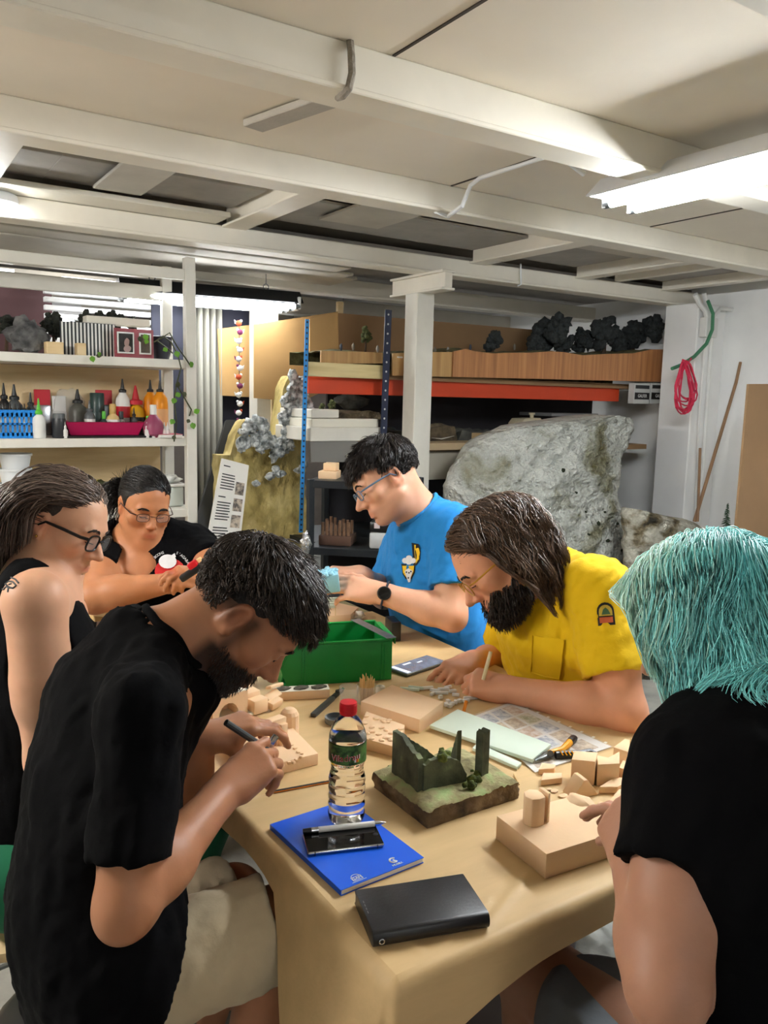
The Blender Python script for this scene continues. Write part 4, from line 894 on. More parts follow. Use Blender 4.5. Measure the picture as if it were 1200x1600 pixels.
for k in range(14): dropper(2+(k % 7)*7.4, 660, Y1+.03+.04*(k//7), z2+.055+.012*(k//7), 'white dropper bottle with dark cap standing in the blue basket', 'droppers in the blue basket', 1.3)
b = B(); b.box(o+V(0, 0, .028), (W_-.01, .17, .05)); b.obj('inner_tray', cw('tray_grey', 150, 160, 170), t)
# pink tray
a = ony(103, 686, Y1); c = ony(226, 686, Y1); W_ = c[0]-a[0]; o = V((a[0]+c[0])/2, Y1+.11, z2+.012)
t = thing('plastic_tray', o, 'shallow crimson plastic tray holding paint bottles', 'tray'); b = B()
P_ = lambda w, d, z: [o+V(-w/2, -d/2, z), o+V(w/2, -d/2, z), o+V(w/2, d/2, z), o+V(-w/2, d/2, z)]
vs = P_(W_-.05, .19, 0)+P_(W_, .23, .06)+P_(W_+.012, .242, .061)+P_(W_-.008, .222, .06)+P_(W_-.055, .185, .004)
fc = [(3, 2, 1, 0)]
for L0 in (0, 4, 8, 12): fc += [(L0+i, L0+(i+1) % 4, L0+4+(i+1) % 4, L0+4+i) for i in range(4)]
fc += [(16, 17, 18, 19)]; b.raw(vs, fc); b.obj('tray', cw('crimson', 176, 22, 80), t)
b = B(); b.box2((o[0]-.2, Y1-.03, z2+.0005), (o[0]+.21, Y1+.24, z2+.010), .003, 1); tag(b.obj('black_tray', k_black), 'flat black board under the crimson tray', 'tray')
a = ony(248, 690, Y1-.04); b = B(); b.box2((a[0], Y1-.06, z2+.0004), (a[0]+.11, Y1+.05, z2+.016), .001, 1); t = thing('booklet', (a[0], Y1, z2), 'small red and white booklet at the right end of the shelf', 'booklet'); b.obj('pages', m_paper, t); b = B(); b.box2((a[0]-.001, Y1-.061, z2+.016), (a[0]+.111, Y1+.051, z2+.018)); b.obj('cover', cw('rose', 190, 70, 90), t)
# pouches
for px0, px1, py0, lab, mt in ((54, 82, 612, 'silver and red foil pouch behind the white glue bottle', cw('foil', 190, 192, 196, .25, metal=.7)), (82, 106, 622, 'clear and white pouch beside the foil pouch', cw('pouchw', 205, 205, 205, .3)), (150, 178, 612, 'dark pouch with red header behind the teal jar', cw('pouchd', 50, 70, 70))):
    b_, lo, hi = pbox(px0, py0+20, px1, 684, Y3+.05, .03, .01); lo[2] = z2; t = thing('pouch', (lo+hi)/2*V(1, 1, 0)+V(0, 0, z2), lab, 'pouch', 'pouches on the middle left shelf'); b_ = B(); b_.box2(lo, hi, .012, 2); b_.obj('bag', mt, t); b_ = B(); b_.box2(V(lo[0]+.004, lo[1]+.008, hi[2]-.005), V(hi[0]-.004, hi[1]-.008, hi[2]+.07), .002, 1); b_.obj('header', k_red if mt.name != 'pouchw' else k_white, t)
b = B(); p = ony(108, 625, Y3+.06); b.blob((p[0], Y3+.05, z2+.11), (.085, .04, .11), 4, .25, 2.5, 6); tag(b.obj('plastic_bag', M('clear_film', rgb(225, 225, 220), .12, alpha=.28, var=.1, bump=.8, bscale=30), None, 60), 'crumpled clear plastic bag behind the pouches', 'bag')

# ---- top shelf load
m_tree = steps_mat('model_tree', [(.35, rgb(22, 24, 20)), (.6, rgb(44, 48, 40)), (.8, rgb(66, 70, 58))], 30, .95, .9, 80, bdist=.01)
m_treeg = steps_mat('model_tree_green', [(.35, rgb(52, 58, 30)), (.6, rgb(96, 102, 60)), (.8, rgb(130, 132, 88))], 40, .95, .9, 90, bdist=.008)
m_bark = M('bark', rgb(74, 58, 44), .9, var=.2)
def model_tree(px, pyc, rpx, pyb, y, zb, label, mat=None, group='model trees', trunk=True, n=22, tall=1.2, seed=0):
    c = ony(px, pyc, y); r = rpx*depth(c)/1260; o = V(c[0], y, zb); t = thing('model_tree', o, label, 'model tree', group); rr = np.random.default_rng(seed+int(px))
    b = B()
    for k in range(n):
        d = norm(rr.normal(0, 1, 3))*r*rr.uniform(.3, .75)*V(1, .8, tall); b.blob(c+d, r*rr.uniform(.22, .42), 2, .6, 5, k+seed)
    b.obj('crown', mat or m_tree, t, 180)
    if trunk:
        b = B(); b.tube([o, o*.5+c*.5+V(.004, 0, 0), c], [r*.12+.003, r*.09+.002, r*.05+.001], 6); b.obj('trunk', m_bark, t)
for px, py, r_, lab in ((8, 508, 17, 'dark bushy model tree at the far left of the top shelf'), (82, 508, 20, 'round dark model tree left of the striped panel'), (133, 497, 13, 'dark model tree above the striped panel, left'), (156, 495, 10, 'small brown model tree above the striped panel'), (180, 500, 15, 'tall dark model tree above the red panel'), (205, 505, 11, 'narrow dark model tree right of the tall one')):
    model_tree(px, py, r_, 550, Y3 if px < 100 else Y3+.03, z1+.0005, lab)
p = ony(44, 545, Y2); b = B(); b.blob((p[0], Y2, z1+.075), (.085, .07, .08), 4, .4, 3, 3, flat=-.074); tag(b.obj('model_rock', steps_mat('grey_rock', [(.35, rgb(54, 54, 56)), (.6, rgb(112, 112, 112)), (.8, rgb(150, 150, 148))], 14, .9, .8, 50), None, 60), 'craggy grey model rock on a dark base on the top shelf', 'model rock')
for px0, px1, lab in ((73, 100, 'wooden block in front of the dark tree on the top shelf'), (121, 135, 'small wooden block in front of the striped panel')):
    b, lo, hi = pbox(px0, 543, px1, 562, Y1-.03, .06); dz = z1+.0005-lo[2]; b = B(); b.box2(lo+V(0, 0, dz), hi+V(0, 0, dz), .002, 1); tag(b.obj('wood_block', m_ply), lab, 'block', 'wooden blocks')
a, c = ony(95, 540, Y2), ony(181, 540, Y2); t = thing('striped_panel', V((a[0]+c[0])/2, Y2, z1), 'black and white striped model wall on the top shelf', 'model'); H_ = .155
b = B(); b.box2((a[0], Y2+.004, z1+.0005), (c[0], Y2+.016, z1+H_)); b.obj('board', k_dk, t)
n = 15
for k in range(n): x = a[0]+(c[0]-a[0])*(k+.3)/n; b = B(); b.box2((x, Y2, z1+.001), (x+(c[0]-a[0])/n*.45, Y2+.004, z1+H_-.002)); b.obj('stripe', k_white, t)
b = B(); b.box2((a[0]+.12, Y2+.016, z1+H_+.0005), (c[0]+.17, Y2+.12, z1+H_+.035), .003, 1); tag(b.obj('foam_slab', m_foamw), 'white slab lying on top of the striped model wall', 'slab')
a, c = ony(181, 545, Y1), ony(242, 545, Y1); t = thing('red_panel', V((a[0]+c[0])/2, Y1, z1), 'folding red panel with two small framed pictures on the top shelf', 'model'); wl_ = (c[0]-a[0])
for k, (x0, x1, rot) in enumerate(((0, .56, .1), (.56, 1, -.35))):
    b = B(); b.box2((a[0]+wl_*x0, Y1+.02, z1+.0005), (a[0]+wl_*x1, Y1+.03, z1+.135)); pn = b.obj('leaf', cw('deep_red', 132, 22, 38), t)
    f0, f1 = a[0]+wl_*(x0+.06), a[0]+wl_*(x1-.07); b = B(); b.box2((f0, Y1+.014, z1+.02), (f1, Y1+.02, z1+.118), .001, 1); b.obj('picture_frame', k_white, pn)
    b = B(); b.box2((f0+.007, Y1+.012, z1+.027), (f1-.007, Y1+.0142, z1+.111)); b.obj('picture', M('portrait%d' % k, rgb(86, 74, 62) if k else rgb(40, 38, 36), .6, var=.4, scale=30), pn)
    if k == 0:
        b = B(); b.blob(((f0+f1)/2+.004, Y1+.012, z1+.07), (.012, .001, .022), 2, .2, 2, 3); b.blob(((f0+f1)/2+.006, Y1+.012, z1+.042), (.018, .001, .016), 2, .1, 2, 3); b.obj('picture_figure', cw('pale_pink', 176, 146, 140), pn)
# climbing plant in a dark vase
p = ony(228, 560, Y2); m_leaf = M('leaf_green', rgb(96, 150, 40), .5, var=.25, scale=30); m_leafd = M('leaf_dark', rgb(58, 62, 34), .6, var=.3, scale=30)
o = V(ony(252, 560, Y2)[0], Y2, z1+.0005); t = thing('potted_vine', o, 'trailing vine in a dark pot hanging off the shelf end', 'plant')
b = B(); b.lathe([(.035, 0), (.05, .05), (.055, .11), (.05, .112), (.03, .06), (.002, .05)], o, 20); b.obj('pot', cw('navy_pot', 34, 36, 48), t)
vn = [[(240, 535), (255, 525), (268, 535), (278, 555), (283, 575), (276, 600), (272, 625), (276, 660), (272, 690)], [(250, 530), (265, 520), (276, 540), (290, 560), (298, 572)], [(245, 532), (262, 545), (270, 552)], [(276, 600), (290, 625), (299, 640), (296, 650)]]
for k, pp in enumerate(vn):
    W = [ony(x, y_, Y1-.07) for x, y_ in pp]; b = B(); b.tube(W, .0035, 6); b.obj('stem', m_leafd, t)
lf = [(276, 605), (282, 615), (274, 622), (286, 612), (301, 574), (303, 645), (296, 655), (300, 660), (272, 655), (271, 680), (262, 545), (275, 548), (218, 525), (225, 522), (230, 530), (150, 555), (158, 556), (143, 556)]
for k, (x, y_) in enumerate(lf):
    c = ony(x, y_, Y1-.085); a_ = random.random()*6; s_ = random.uniform(.022, .034)
    R = frame(V(math.cos(a_), -.3, math.sin(a_)-.4), V(.2*math.sin(a_), -1, .3)); pr = [(0, 0), (.3, .42), (.65, .4), (1.05, 0), (.65, -.4), (.3, -.42)]
    b = B(); b.raw([c+R @ V(x_*s_, yy*s_, .12*s_*abs(yy)) for x_, yy in pr], [(0, 1, 2, 3), (0, 3, 4, 5)]); b.obj('leaf', m_leaf if k % 3 else m_leafd, t)
# ---- lower shelf load: stacked tubs, jars, boxes
def tub(o, r, h, label, n):
    t = thing('plastic_tub', o, label, 'tub', 'white stacked tubs'); b = B(); b.lathe([(r*.80, 0), (r*.98, h*.86), (r*1.06, h*.87), (r*1.06, h), (r*.99, h), (r*.93, h*.85), (r*.76, .006), (.002, .006)], o, 28); b.obj('tub', cw('tub_white', 222, 226, 228, .4), t)
tubs = [((22, 0), .068, .075, 4, 'left tall stack'), ((86, 0), .062, .075, 3, 'second stack, behind the woman\'s hair')]
for (px, _), r, h, n, lab in tubs:
    x = ony(px, 760, Y2)[0]
    for k in range(n): tub(V(x+.003*k, Y2, z3+.0005+k*(h*.885)), r, h, 'white plastic tub, number %s from the bottom of the %s' % (('one', 'two', 'three', 'four')[k], lab), k)
x = ony(42, 780, Y1)[0]; tub(V(x, Y1-.01, z3+.0005), .05, .1, 'single smaller white tub in front of the left stack', 0)
x = ony(6, 800, Y1)[0]; t = thing('glass_jar', (x, Y1, z3), 'clear glass jar with white lid at the left edge of the low shelf', 'jar'); b = B(); b.lathe([(.05, .001), (.055, .005), (.055, .09), (.05, .1)], (x, Y1-.01, z3), 24); b.obj('jar', M('clear_cup'), t); b = B(); b.lathe([(.052, .1), (.052, .115), (.002, .116)], (x, Y1-.01, z3), 24); b.obj('lid', k_white, t)
b, lo, hi = pbox(132, 752, 178, 775, Y2, .12); b = B(); b.box2(V(lo[0], lo[1], z3+.001), V(hi[0], hi[1], z3+.10), .004, 1); t = thing('storage_box', V(lo[0], lo[1], z3), 'mauve box of yellow and green scraps on the low shelf', 'box'); b.obj('box', cw('mauve', 120, 92, 108), t)
for k in range(8): b = B(); b.blob(V(random.uniform(lo[0]+.02, hi[0]-.02), lo[1]+random.uniform(.02, .1), z3+.115), (.03, .025, .02), 2, .4, 4, k); b.obj('scrap', m_leafd if k % 2 else cw('scrap_yellow', 190, 176, 60), t, 60)
b = B(); x = ony(266, 785, Y2)[0]; t = thing('plastic_container', (x, Y2, z3), 'translucent white lidded container at the right of the low shelf', 'container'); b.box2((x-.055, Y2-.05, z3+.001), (x+.055, Y2+.06, z3+.10), .012, 2); b.obj('tub', cw('translucent', 205, 212, 206, .3), t); b = B(); b.box2((x-.065, Y2-.06, z3+.10), (x+.065, Y2+.07, z3+.115), .004, 1); b.obj('lid', k_white, t)
b = B(); b.blob((x, Y2, z3+.135), (.05, .05, .022), 3, .4, 3, 2); tag(b.obj('plastic_bag', M('film2', rgb(225, 228, 226), .2, var=.05, bump=.6, bscale=40), None, 60), 'crumpled white bag on the translucent container', 'bag')
# ================================================================== PEOPLE
m_skin = M('skin', (1, 1, 1), .48, var=.07, scale=30, bump=.10, bscale=260, bdist=.0015, attr='Col', sub=.12, spec=.4)
def cloth(name, col, rough=.85, bump=.55, sc=5, var=.05, sheen=.05): return M(name, col, rough, var=var, scale=sc, bump=bump, bscale=20, bdist=.008, sheen=0. if max(col) < .02 else sheen, spec=.1 if max(col) < .02 else .25)
RS = 1.0
class Head:
    def __init__(s, c, fwd, up=(0, 0, 1), sc=1.):
        s.c = V(c); y = norm(fwd); z = V(up)-y*(V(up) @ y); z = norm(z); x = np.cross(y, z); s.R = np.stack([x, y, z], 1); s.sc = sc
    def w(s, *p): return s.c+s.R @ (V(*p)*s.sc)
    def W(s, P): return s.c+(np.asarray(P)*s.sc) @ s.R.T
    def l(s, P): return ((np.asarray(P)-s.c) @ s.R)/s.sc
def add_head(S, h, female=False, jaw=1., nose=1., fat=0.):
    w, R, q = h.w, h.R, h.sc
    e = lambda c, r, rot=None, k=.02, op='u': S.ell(w(*c), V(r)*q, R if rot is None else R @ rot, k*q, op)
    c = lambda a, b, ra, rb, k=.02, op='u': S.cap(w(*a), w(*b), ra*q, rb*q, k*q, op)
    e((0, -.014, .034), (.074, .096, .083)); e((0, .03, .02), (.064, .06, .07), k=.03)
    e((0, .03, -.045), (.056+fat, .058, .072), k=.03)
    jw = .05*jaw+fat
    for s in (-1, 1):
        c((s*jw, .0, -.062), (s*.018, .066, -.1), .018+fat*.6, .017, .03)
        e((s*.043, .058, -.022), (.024+fat, .024, .024), k=.02)
    e((0, .078, -.1), (.021, .018, .017), k=.02)
    c((-.032, .083, .02), (.032, .083, .02), .011, .011, .02)
    # eyes: socket then closed lid
    for s in (-1, 1):
        e((s*.032, .103, -.001), (.022, .020, .0135), k=.010, op='s')
        e((s*.032, .0765, -.002), (.0155, .0145, .0130), k=.003)
        c((s*.016, .089, .0165), (s*.05, .078, .0165), .0075, .005, .008)
    # nose
    c((0, .080, .004), (0, .096, -.034), .0095, .0135, .008)
    c((0, .088, .010), (0, .117*nose, -.030), .0065, .0100, .008)
    e((0, .118*nose, -.034), (.0108, .0125, .0098), k=.006)
    for s in (-1, 1): e((s*.0125, .103, -.038), (.0075, .011, .0075), k=.006)
    # mouth
    e((0, .079, -.07), (.028, .024, .022), k=.018)
    c((-.019, .0945, -.0662), (.019, .0945, -.0662), .0050, .0050, .004); c((-.015, .0955, -.0772), (.015, .0955, -.0772), .0060, .0060, .004)
    c((-.023, .106, -.0715), (.023, .106, -.0715), .0042, .0042, .002, 's')
    e((0, .094, -.086), (.018, .006, .004), k=.006, op='s')
    # ears
    for s in (-1, 1):
        t = ry(s*.18) @ rx(-.15)
        e((s*.075, -.014, -.008), (.010, .019, .032), t, .008); e((s*.084, -.011, -.004), (.008, .010, .018), t, .006, 's'); e((s*.076, -.005, -.033), (.007, .009, .010), t, .008)
def hand(S, wr, fdir, dors, side, curls, spread=.0, thumb=(.6, .3, .35), sc=1., k=.005, fist=0):
    """wr wrist; fdir finger direction; dors back-of-hand normal; side +1 right hand. curls: 5 triples (thumb last unused)"""
    sc = sc*RS; x = norm(fdir); z = V(dors)-x*(V(dors) @ x); z = norm(z); y = np.cross(z, x); R = np.stack([x, y*side, z], 1); wr = V(wr)
    w = lambda *p: wr+R @ (V(*p)*sc)
    kn = [(.088, .030), (.092, .010), (.088, -.010), (.080, -.028)]
    S.cap(w(-.02, 0, 0), w(.02, .0, 0), .026*sc, .027*sc, .02, sq=(R[:, 2], 1.35))
    for (kx, ky) in kn: S.cap(w(.018, ky*.55, 0), w(kx, ky, .002), .0165*sc, .0125*sc, .014)
    S.cap(w(.02, .02, -.008), w(.055, .03, -.012), .016*sc, .013*sc, .015)      # thumb mound
    S.cap(w(.025, -.022, -.008), w(.06, -.024, -.008), .014*sc, .012*sc, .015)
    lens = [(.044, .026, .021), (.048, .030, .022), (.045, .028, .021), (.035, .021, .019)]
    tips = []
    for i, ((kx, ky), ln, cu) in enumerate(zip(kn, lens, curls)):
        p = V(kx, ky, .002); a = 0.; yaw = spread*(1.5-i); r = [.0098, .0088, .0080, .0068] if i < 3 else [.0085, .0077, .007, .006]
        if i == 3: pass
        for j in range(3):
            a += cu[j]; d = V(math.cos(a)*math.cos(yaw), math.sin(yaw), -math.sin(a)); p2 = p+d*ln[j]
            S.cap(w(*p), w(*p2), r[j]*sc, r[j+1]*sc, k if j else .006); p = p2
        tips.append(w(*p))
    ta, tb, tc = thumb       # abduct, oppose (down), flex
    p = V(.03, .028, -.008); yw = ta
    for j, (ln, r0, r1) in enumerate(((.04, .0135, .0115), (.032, .0112, .0098), (.026, .0098, .0078))):
        d = V(math.cos(yw)*math.cos(tb), math.sin(yw)*math.cos(tb), -math.sin(tb)); p2 = p+d*ln; S.cap(w(*p), w(*p2), r0*sc, r1*sc, .007); p = p2; yw -= tc; tb += .12
    tips.append(w(*p)); return tips
FIST = [(1.2, 1.4, .7), (1.3, 1.45, .7), (1.35, 1.45, .7), (1.35, 1.4, .7)]
REST = [(.3, .4, .25), (.35, .45, .3), (.4, .5, .3), (.45, .5, .3)]
GRIP = [(.55, .75, .45), (.75, .9, .5), (.9, 1.0, .5), (1.0, 1.0, .5)]
def skin_cols(vert, base, h, lips=(1.0, .72, .70), beard=None, extra=None):
    c = np.tile(V(base), (len(vert), 1)); L = h.l(vert)
    m = np.exp(-((L[:, 0]/.021)**2+((L[:, 2]+.0715)/.0085)**2)) * (L[:, 1] > .08); c = c*(1-m[:, None]*(1-V(lips)*V(.95, .8, .8)))
    ck = np.exp(-(((np.abs(L[:, 0])-.045)/.02)**2+((L[:, 2]+.03)/.022)**2+((L[:, 1]-.07)/.03)**2)); c = c*(1-ck[:, None]*V(.0, .07, .08))
    nt = np.exp(-((L[:, 0]/.02)**2+((L[:, 2]+.035)/.018)**2+((L[:, 1]-.11)/.03)**2)); c = c*(1-nt[:, None]*V(.02, .1, .1))
    er = np.exp(-(((np.abs(L[:, 0])-.078)/.02)**2+((L[:, 2]+.005)/.035)**2+((L[:, 1]+.014)/.03)**2)); c = c*(1-er[:, None]*V(.03, .16, .16))
    near = (np.linalg.norm(L, axis=1) < .17).astype(float)
    if beard is not None:
        f, bc = beard(L); f = f*near; c = c*(1-f[:, None])+f[:, None]*V(bc)
    if extra is not None: c = extra(c, L, vert)
    return c
def onto(S, P, it=4):
    for _ in range(it): d, g = S.grad(P); P = P-g*d[:, None]
    return P, S.grad(P)[1]
def lashes_brows(h, t, col, brow=1., w=.0012):
    mt = M('brow_%s' % t.name, col, .7); Sh = SDF(.02); add_head(Sh, h)
    for s in (-1, 1):
        n = int(70*brow); u_ = rng.random(n); P = np.stack([s*(.012+.041*u_), np.full(n, .10), .0195+.007*np.sin(u_*2.5)+rng.normal(0, .0018, n)], 1)
        W, g = onto(Sh, h.W(P)); d = (np.stack([np.full(n, s*.95), np.full(n, -.1), .45-.8*u_], 1)) @ h.R.T; d = norm_rows(d-g*(d*g).sum(1, keepdims=True)*.8)
        strand_mesh('eyebrow', np.stack([W+g*.0008+d*.010*h.sc*k/3+g*.0008*k/3 for k in range(4)], 1), .0010*h.sc, mt, t)
        x = s*(.018+.029*np.linspace(0, 1, 9)); L_ = np.stack([x, np.full(9, .098), -.0085-.0035*np.sin(np.linspace(0, math.pi, 9))], 1); W, g = onto(Sh, h.W(L_)); b = B(); b.tube(list(W+g*.0006), .0011*h.sc, 5); b.obj('eyelashes', mt, t)
CR_C = V(0, -.014, .034); CR_R = V(.074, .096, .083)
def scalp(n, mask, seed=1, grow=1.0):
    i = np.arange(n*3)+.5; ph = np.arccos(1-2*i/(n*3)); th = np.pi*(1+5**.5)*i
    d = np.stack([np.cos(th)*np.sin(ph), np.sin(th)*np.sin(ph), np.cos(ph)], 1)
    d += np.random.default_rng(seed).normal(0, .02, d.shape); p = CR_C+d*CR_R*grow; k = mask(p); return p[k], norm_rows(d[k]/CR_R)
def norm_rows(a): return a/np.maximum(1e-9, np.linalg.norm(a, axis=-1, keepdims=True))
def grow_hair(h, roots, nrm, flow, n, length, S=None, grav=.25, lift=.25, off=.004, curl=.0, curlf=40., seed=3, inertia=.7, spread=.08, ymax=None):
    """roots/nrm in head space; flow(p) -> tangential combing direction; returns world points (strands, n, 3)"""
    r = np.random.default_rng(seed); N = len(roots); ln = length*(r.uniform(.75, 1.1, N)) if np.isscalar(length) else length
    g = h.R.T @ V(0, 0, -1); p = roots.copy(); f = norm_rows(flow(p)); d = norm_rows(f*(1-lift)+nrm*lift+r.normal(0, spread, p.shape)); out = [p.copy()]
    offs = off*r.uniform(.3, 1.2, N); ph = fnoise(roots, 38., seed)*5+r.normal(0, .35, N)
    for k in range(n-1):
        st = (ln/(n-1))[:, None]; f = norm_rows(flow(p)+1e-6)
        wgt = 1-min(1, k/(n*.45))
        d = norm_rows(d*inertia+f*(1-inertia)*wgt*1.2+g*grav*(k/n+.15)+r.normal(0, spread*.35, p.shape))
        p = p+d*st
        if curl: 
            a = ph+curlf*(k/n); sd = norm_rows(np.cross(d, nrm+1e-3)); p = p+(sd*np.cos(a)[:, None]+nrm*np.sin(a)[:, None]*.5)*curl*(k/n)
        # keep off the skull
        q = (p-CR_C)/(CR_R+.004); rr = np.linalg.norm(q, axis=1); mk = (rr < 1+offs/.08)
        if mk.any(): p[mk] = CR_C+q[mk]/rr[mk][:, None]*(1+offs[mk]/.08)[:, None]*(CR_R+.004)
        if S is not None and k > 1:
            wq = h.W(p); dd, gg = S.grad(wq); mm = dd < offs*h.sc+.002
            if mm.any(): wq[mm] += gg[mm]*(offs[mm]*h.sc+.002-dd[mm])[:, None]; p = h.l(wq)
        if ymax is not None: ym = ymax(p); p[:, 1] = np.minimum(p[:, 1], ym+np.clip((p[:, 2]-.04)/.05, 0, 1)*.045)
        out.append(p.copy())
    return h.W(np.stack(out, 1))
def clump(P, ng, amt, seed=2, tight=.35):
    """draw neighbouring strands together into locks"""
    r = np.random.default_rng(seed); gi = r.choice(len(P), ng, replace=False); d = ((P[:, None, 0]-P[None, gi, 0])**2).sum(-1); g = gi[d.argmin(1)]
    w = (np.linspace(0, 1, P.shape[1])**1.2*amt)[None, :, None]; return P*(1-w)+(P[g]+(P[:, :1]-P[g][:, :1])*tight)*w
def hair_cols(N, base, var=.25, seed=5, tips=None):
    r = np.random.default_rng(seed); return V(base)*(1+var*r.normal(0, 1, (N, 1)))*np.ones((N, 3))+0*r.random((N, 3))
m_hair = M('hair_strands', (1, 1, 1), .38, var=.0, attr='Col', spec=.5, aniso=.3)
def cap_hair(h, mask_planes, grow, disp=None, res=.005, extra=None):
    S = SDF(.01); S.ell(h.w(*CR_C), (CR_R+grow)*h.sc, h.R)
    if extra: extra(S)
    for o, n in mask_planes: S.plane(h.w(*o), h.R @ V(*n), .012)
    if disp: S.disp(disp)
    v, q = S.mesh(res); return v, q
def glasses(h, t, col, half=False, metal=False, lens_w=.046, lens_h=.034, y=.104, th=.0016, name='glasses', z=-.004, round_=.35):
    mt = M('frame_%s' % t.name, col, .3, .6 if metal else 0.)
    g = None; b = B(); lenses = []
    for s in (-1, 1):
        pts_ = []
        for k in range(24):
            a = 2*math.pi*k/24; ca, sa = math.cos(a), math.sin(a); e = 2/ (2+3*round_)
            x = s*.033+math.copysign(abs(ca)**e, ca)*lens_w/2; zz = z+math.copysign(abs(sa)**e, sa)*lens_h/2
            pts_.append(h.w(x, y-.10*max(0, abs(x)-.02)*.6, zz))
        b.tube(pts_, th*h.sc, 6, closed=True); lenses.append(pts_)
    b.tube([h.w(x, y+.003, z+.006) for x in (-.011, -.005, .005, .011)], th*h.sc, 6)
    for s in (-1, 1):
        b.tube([h.w(s*.055, y-.006, z+.008), h.w(s*.071, y-.018, z+.008), h.w(s*.0785, .04, z+.008), h.w(s*.0805, .0, z+.006), h.w(s*.08, -.014, z-.008)], [th*1.6*h.sc]*3+[th*1.3*h.sc, th*h.sc], 6)
    g = b.obj(name, mt, t)
    for pts_ in lenses:
        b = B(); c = np.mean(pts_, 0); b.raw([c]+list(pts_), [(0, i+1, (i+1) % 24+1) for i in range(24)]); b.obj('lens', M('lens_glass', (.95, .97, 1), .02, alpha=.12, var=0, spec=.8), g)
    return g
def torso(S, rows, front, k=.05):
    """rows: (centre, halfwidth, halfdepth); front: facing direction"""
    for (a, wa, da), (b_, wb, db) in zip(rows[:-1], rows[1:]):
        S.cap(a, b_, wa*RS, wb*RS, k, sq=(front, max(1., (wa/da+wb/db)/2)))
def arm(S, sh, el, wr, r=(.052, .044, .040, .043, .027), k=.02):
    sh, el, wr = V(sh), V(el), V(wr); r = [x*RS for x in r]; S.cap(sh, sh*.4+el*.6, r[0], r[0]*.98, k); S.cap(sh*.5+el*.5, el, r[1]*1.03, r[2], k); S.cap(el, el*.65+wr*.35, r[2], r[3], k); S.cap(el*.7+wr*.3, wr, r[3], r[4], k); ed = norm(el-(sh+wr)/2); S.cap(el, el+ed*.020, r[2]*.8, r[2]*.55, k)
def leg(S, hip, kn, an, r=(.085, .058, .055, .036), k=.02, foot=None):
    S.cap(hip, kn, r[0], r[1], k); S.cap(kn, V(kn)*.6+V(an)*.4, r[2], r[2]*1.0, k); S.cap(V(kn)*.6+V(an)*.4, an, r[2], r[3], k)
    if foot is not None: S.cap(V(an)+V(0, 0, -.04), V(an)+V(*foot)*.17+V(0, 0, -.055), .036, .03, k)
def sleeve(C, sh, d, ln, r0, r1, gap=.010):
    """open tube of cloth from the shoulder, cut square at the hem"""
    a = V(sh); d = norm(d); ln, r0, r1 = ln*RS, r0*RS, r1*RS; L_ = ln+.05
    def fn(p):
        t = (p-a) @ d; u_ = np.clip(t, 0, L_); rad = np.linalg.norm(p-a-u_[:, None]*d, axis=1); ro = r0+(r1-r0)*np.clip(t/ln, 0, 1)
        out = np.maximum(rad-ro, t-ln); inn = np.maximum(rad-(ro-gap), (ln-.05)-t); return np.maximum(out, -inn)
    C._add(fn, a+d*ln/2, ln/2+max(r0, r1)+.02, .03, 'u')
def wrinkle(amp, s, seed, dirv=None):
    def fn(p):
        q = p if dirv is None else p+np.outer(p @ norm(dirv), norm(dirv))*(-.75)
        a = fnoise(q, s, seed, 2); return amp*(1-np.abs(a)*2)*.6+amp*.5*fnoise(p, s*.45, seed+3, 1)
    return fn
def collar(C, nb, nd, t, mat, r=.073, rad=.0055):
    """rib tube where the neck opening meets the shirt"""
    a1 = norm(np.cross(nd, V(.3, .2, 1))); a2 = np.cross(nd, a1); an = np.linspace(0, 2*math.pi, 49)[:-1]
    P = nb+nd*.13+(np.cos(an)[:, None]*a1+np.sin(an)[:, None]*a2)*(r+.004); tr = np.zeros(48)
    for _ in range(70): d = C.ev(P); st = np.where(d > .001, np.clip(d*.7, .0008, .01), 0); P = P-nd*st[:, None]; tr += st
    tr = np.minimum(tr, np.median(tr)+.05)
    for _ in range(3): tr = (np.roll(tr, 1)+tr*2+np.roll(tr, -1))/4
    P = nb+nd*.13+(np.cos(an)[:, None]*a1+np.sin(an)[:, None]*a2)*(r+.004)-nd*tr[:, None]
    b = B(); b.tube(list(P), rad, 8, closed=True, flat=1.5, up=nd); return b.obj('collar', mat, t, 180)
def garment(S, name, mat, t, res, it=1, col=None, sub=None):
    v, q = S.mesh(res); v = relax(v, q, it); return np_mesh(name, v, q, mat, t, col)
def person(loc, label): return thing('person', loc, label, 'person', 'people working at the tables')
def body_mesh(S, res, t, h, base, **kw):
    v, q = S.mesh(res); v = relax(v, q, 1, .3); return np_mesh('body', v, q, m_skin, t, skin_cols(v, base, h, **kw))
def imdir(r, d, a): return norm(CX*r-CU*d+CF*a)      # right, down, away in the picture
def dbg(n, *p):
    if DEBUG: print(n, ' '.join('%.3f' % np.linalg.norm(V(a)-V(b_)) for a, b_ in zip(p[:-1], p[1:])), [np.round(V(a), 2).tolist() for a in p])
DEBUG = False
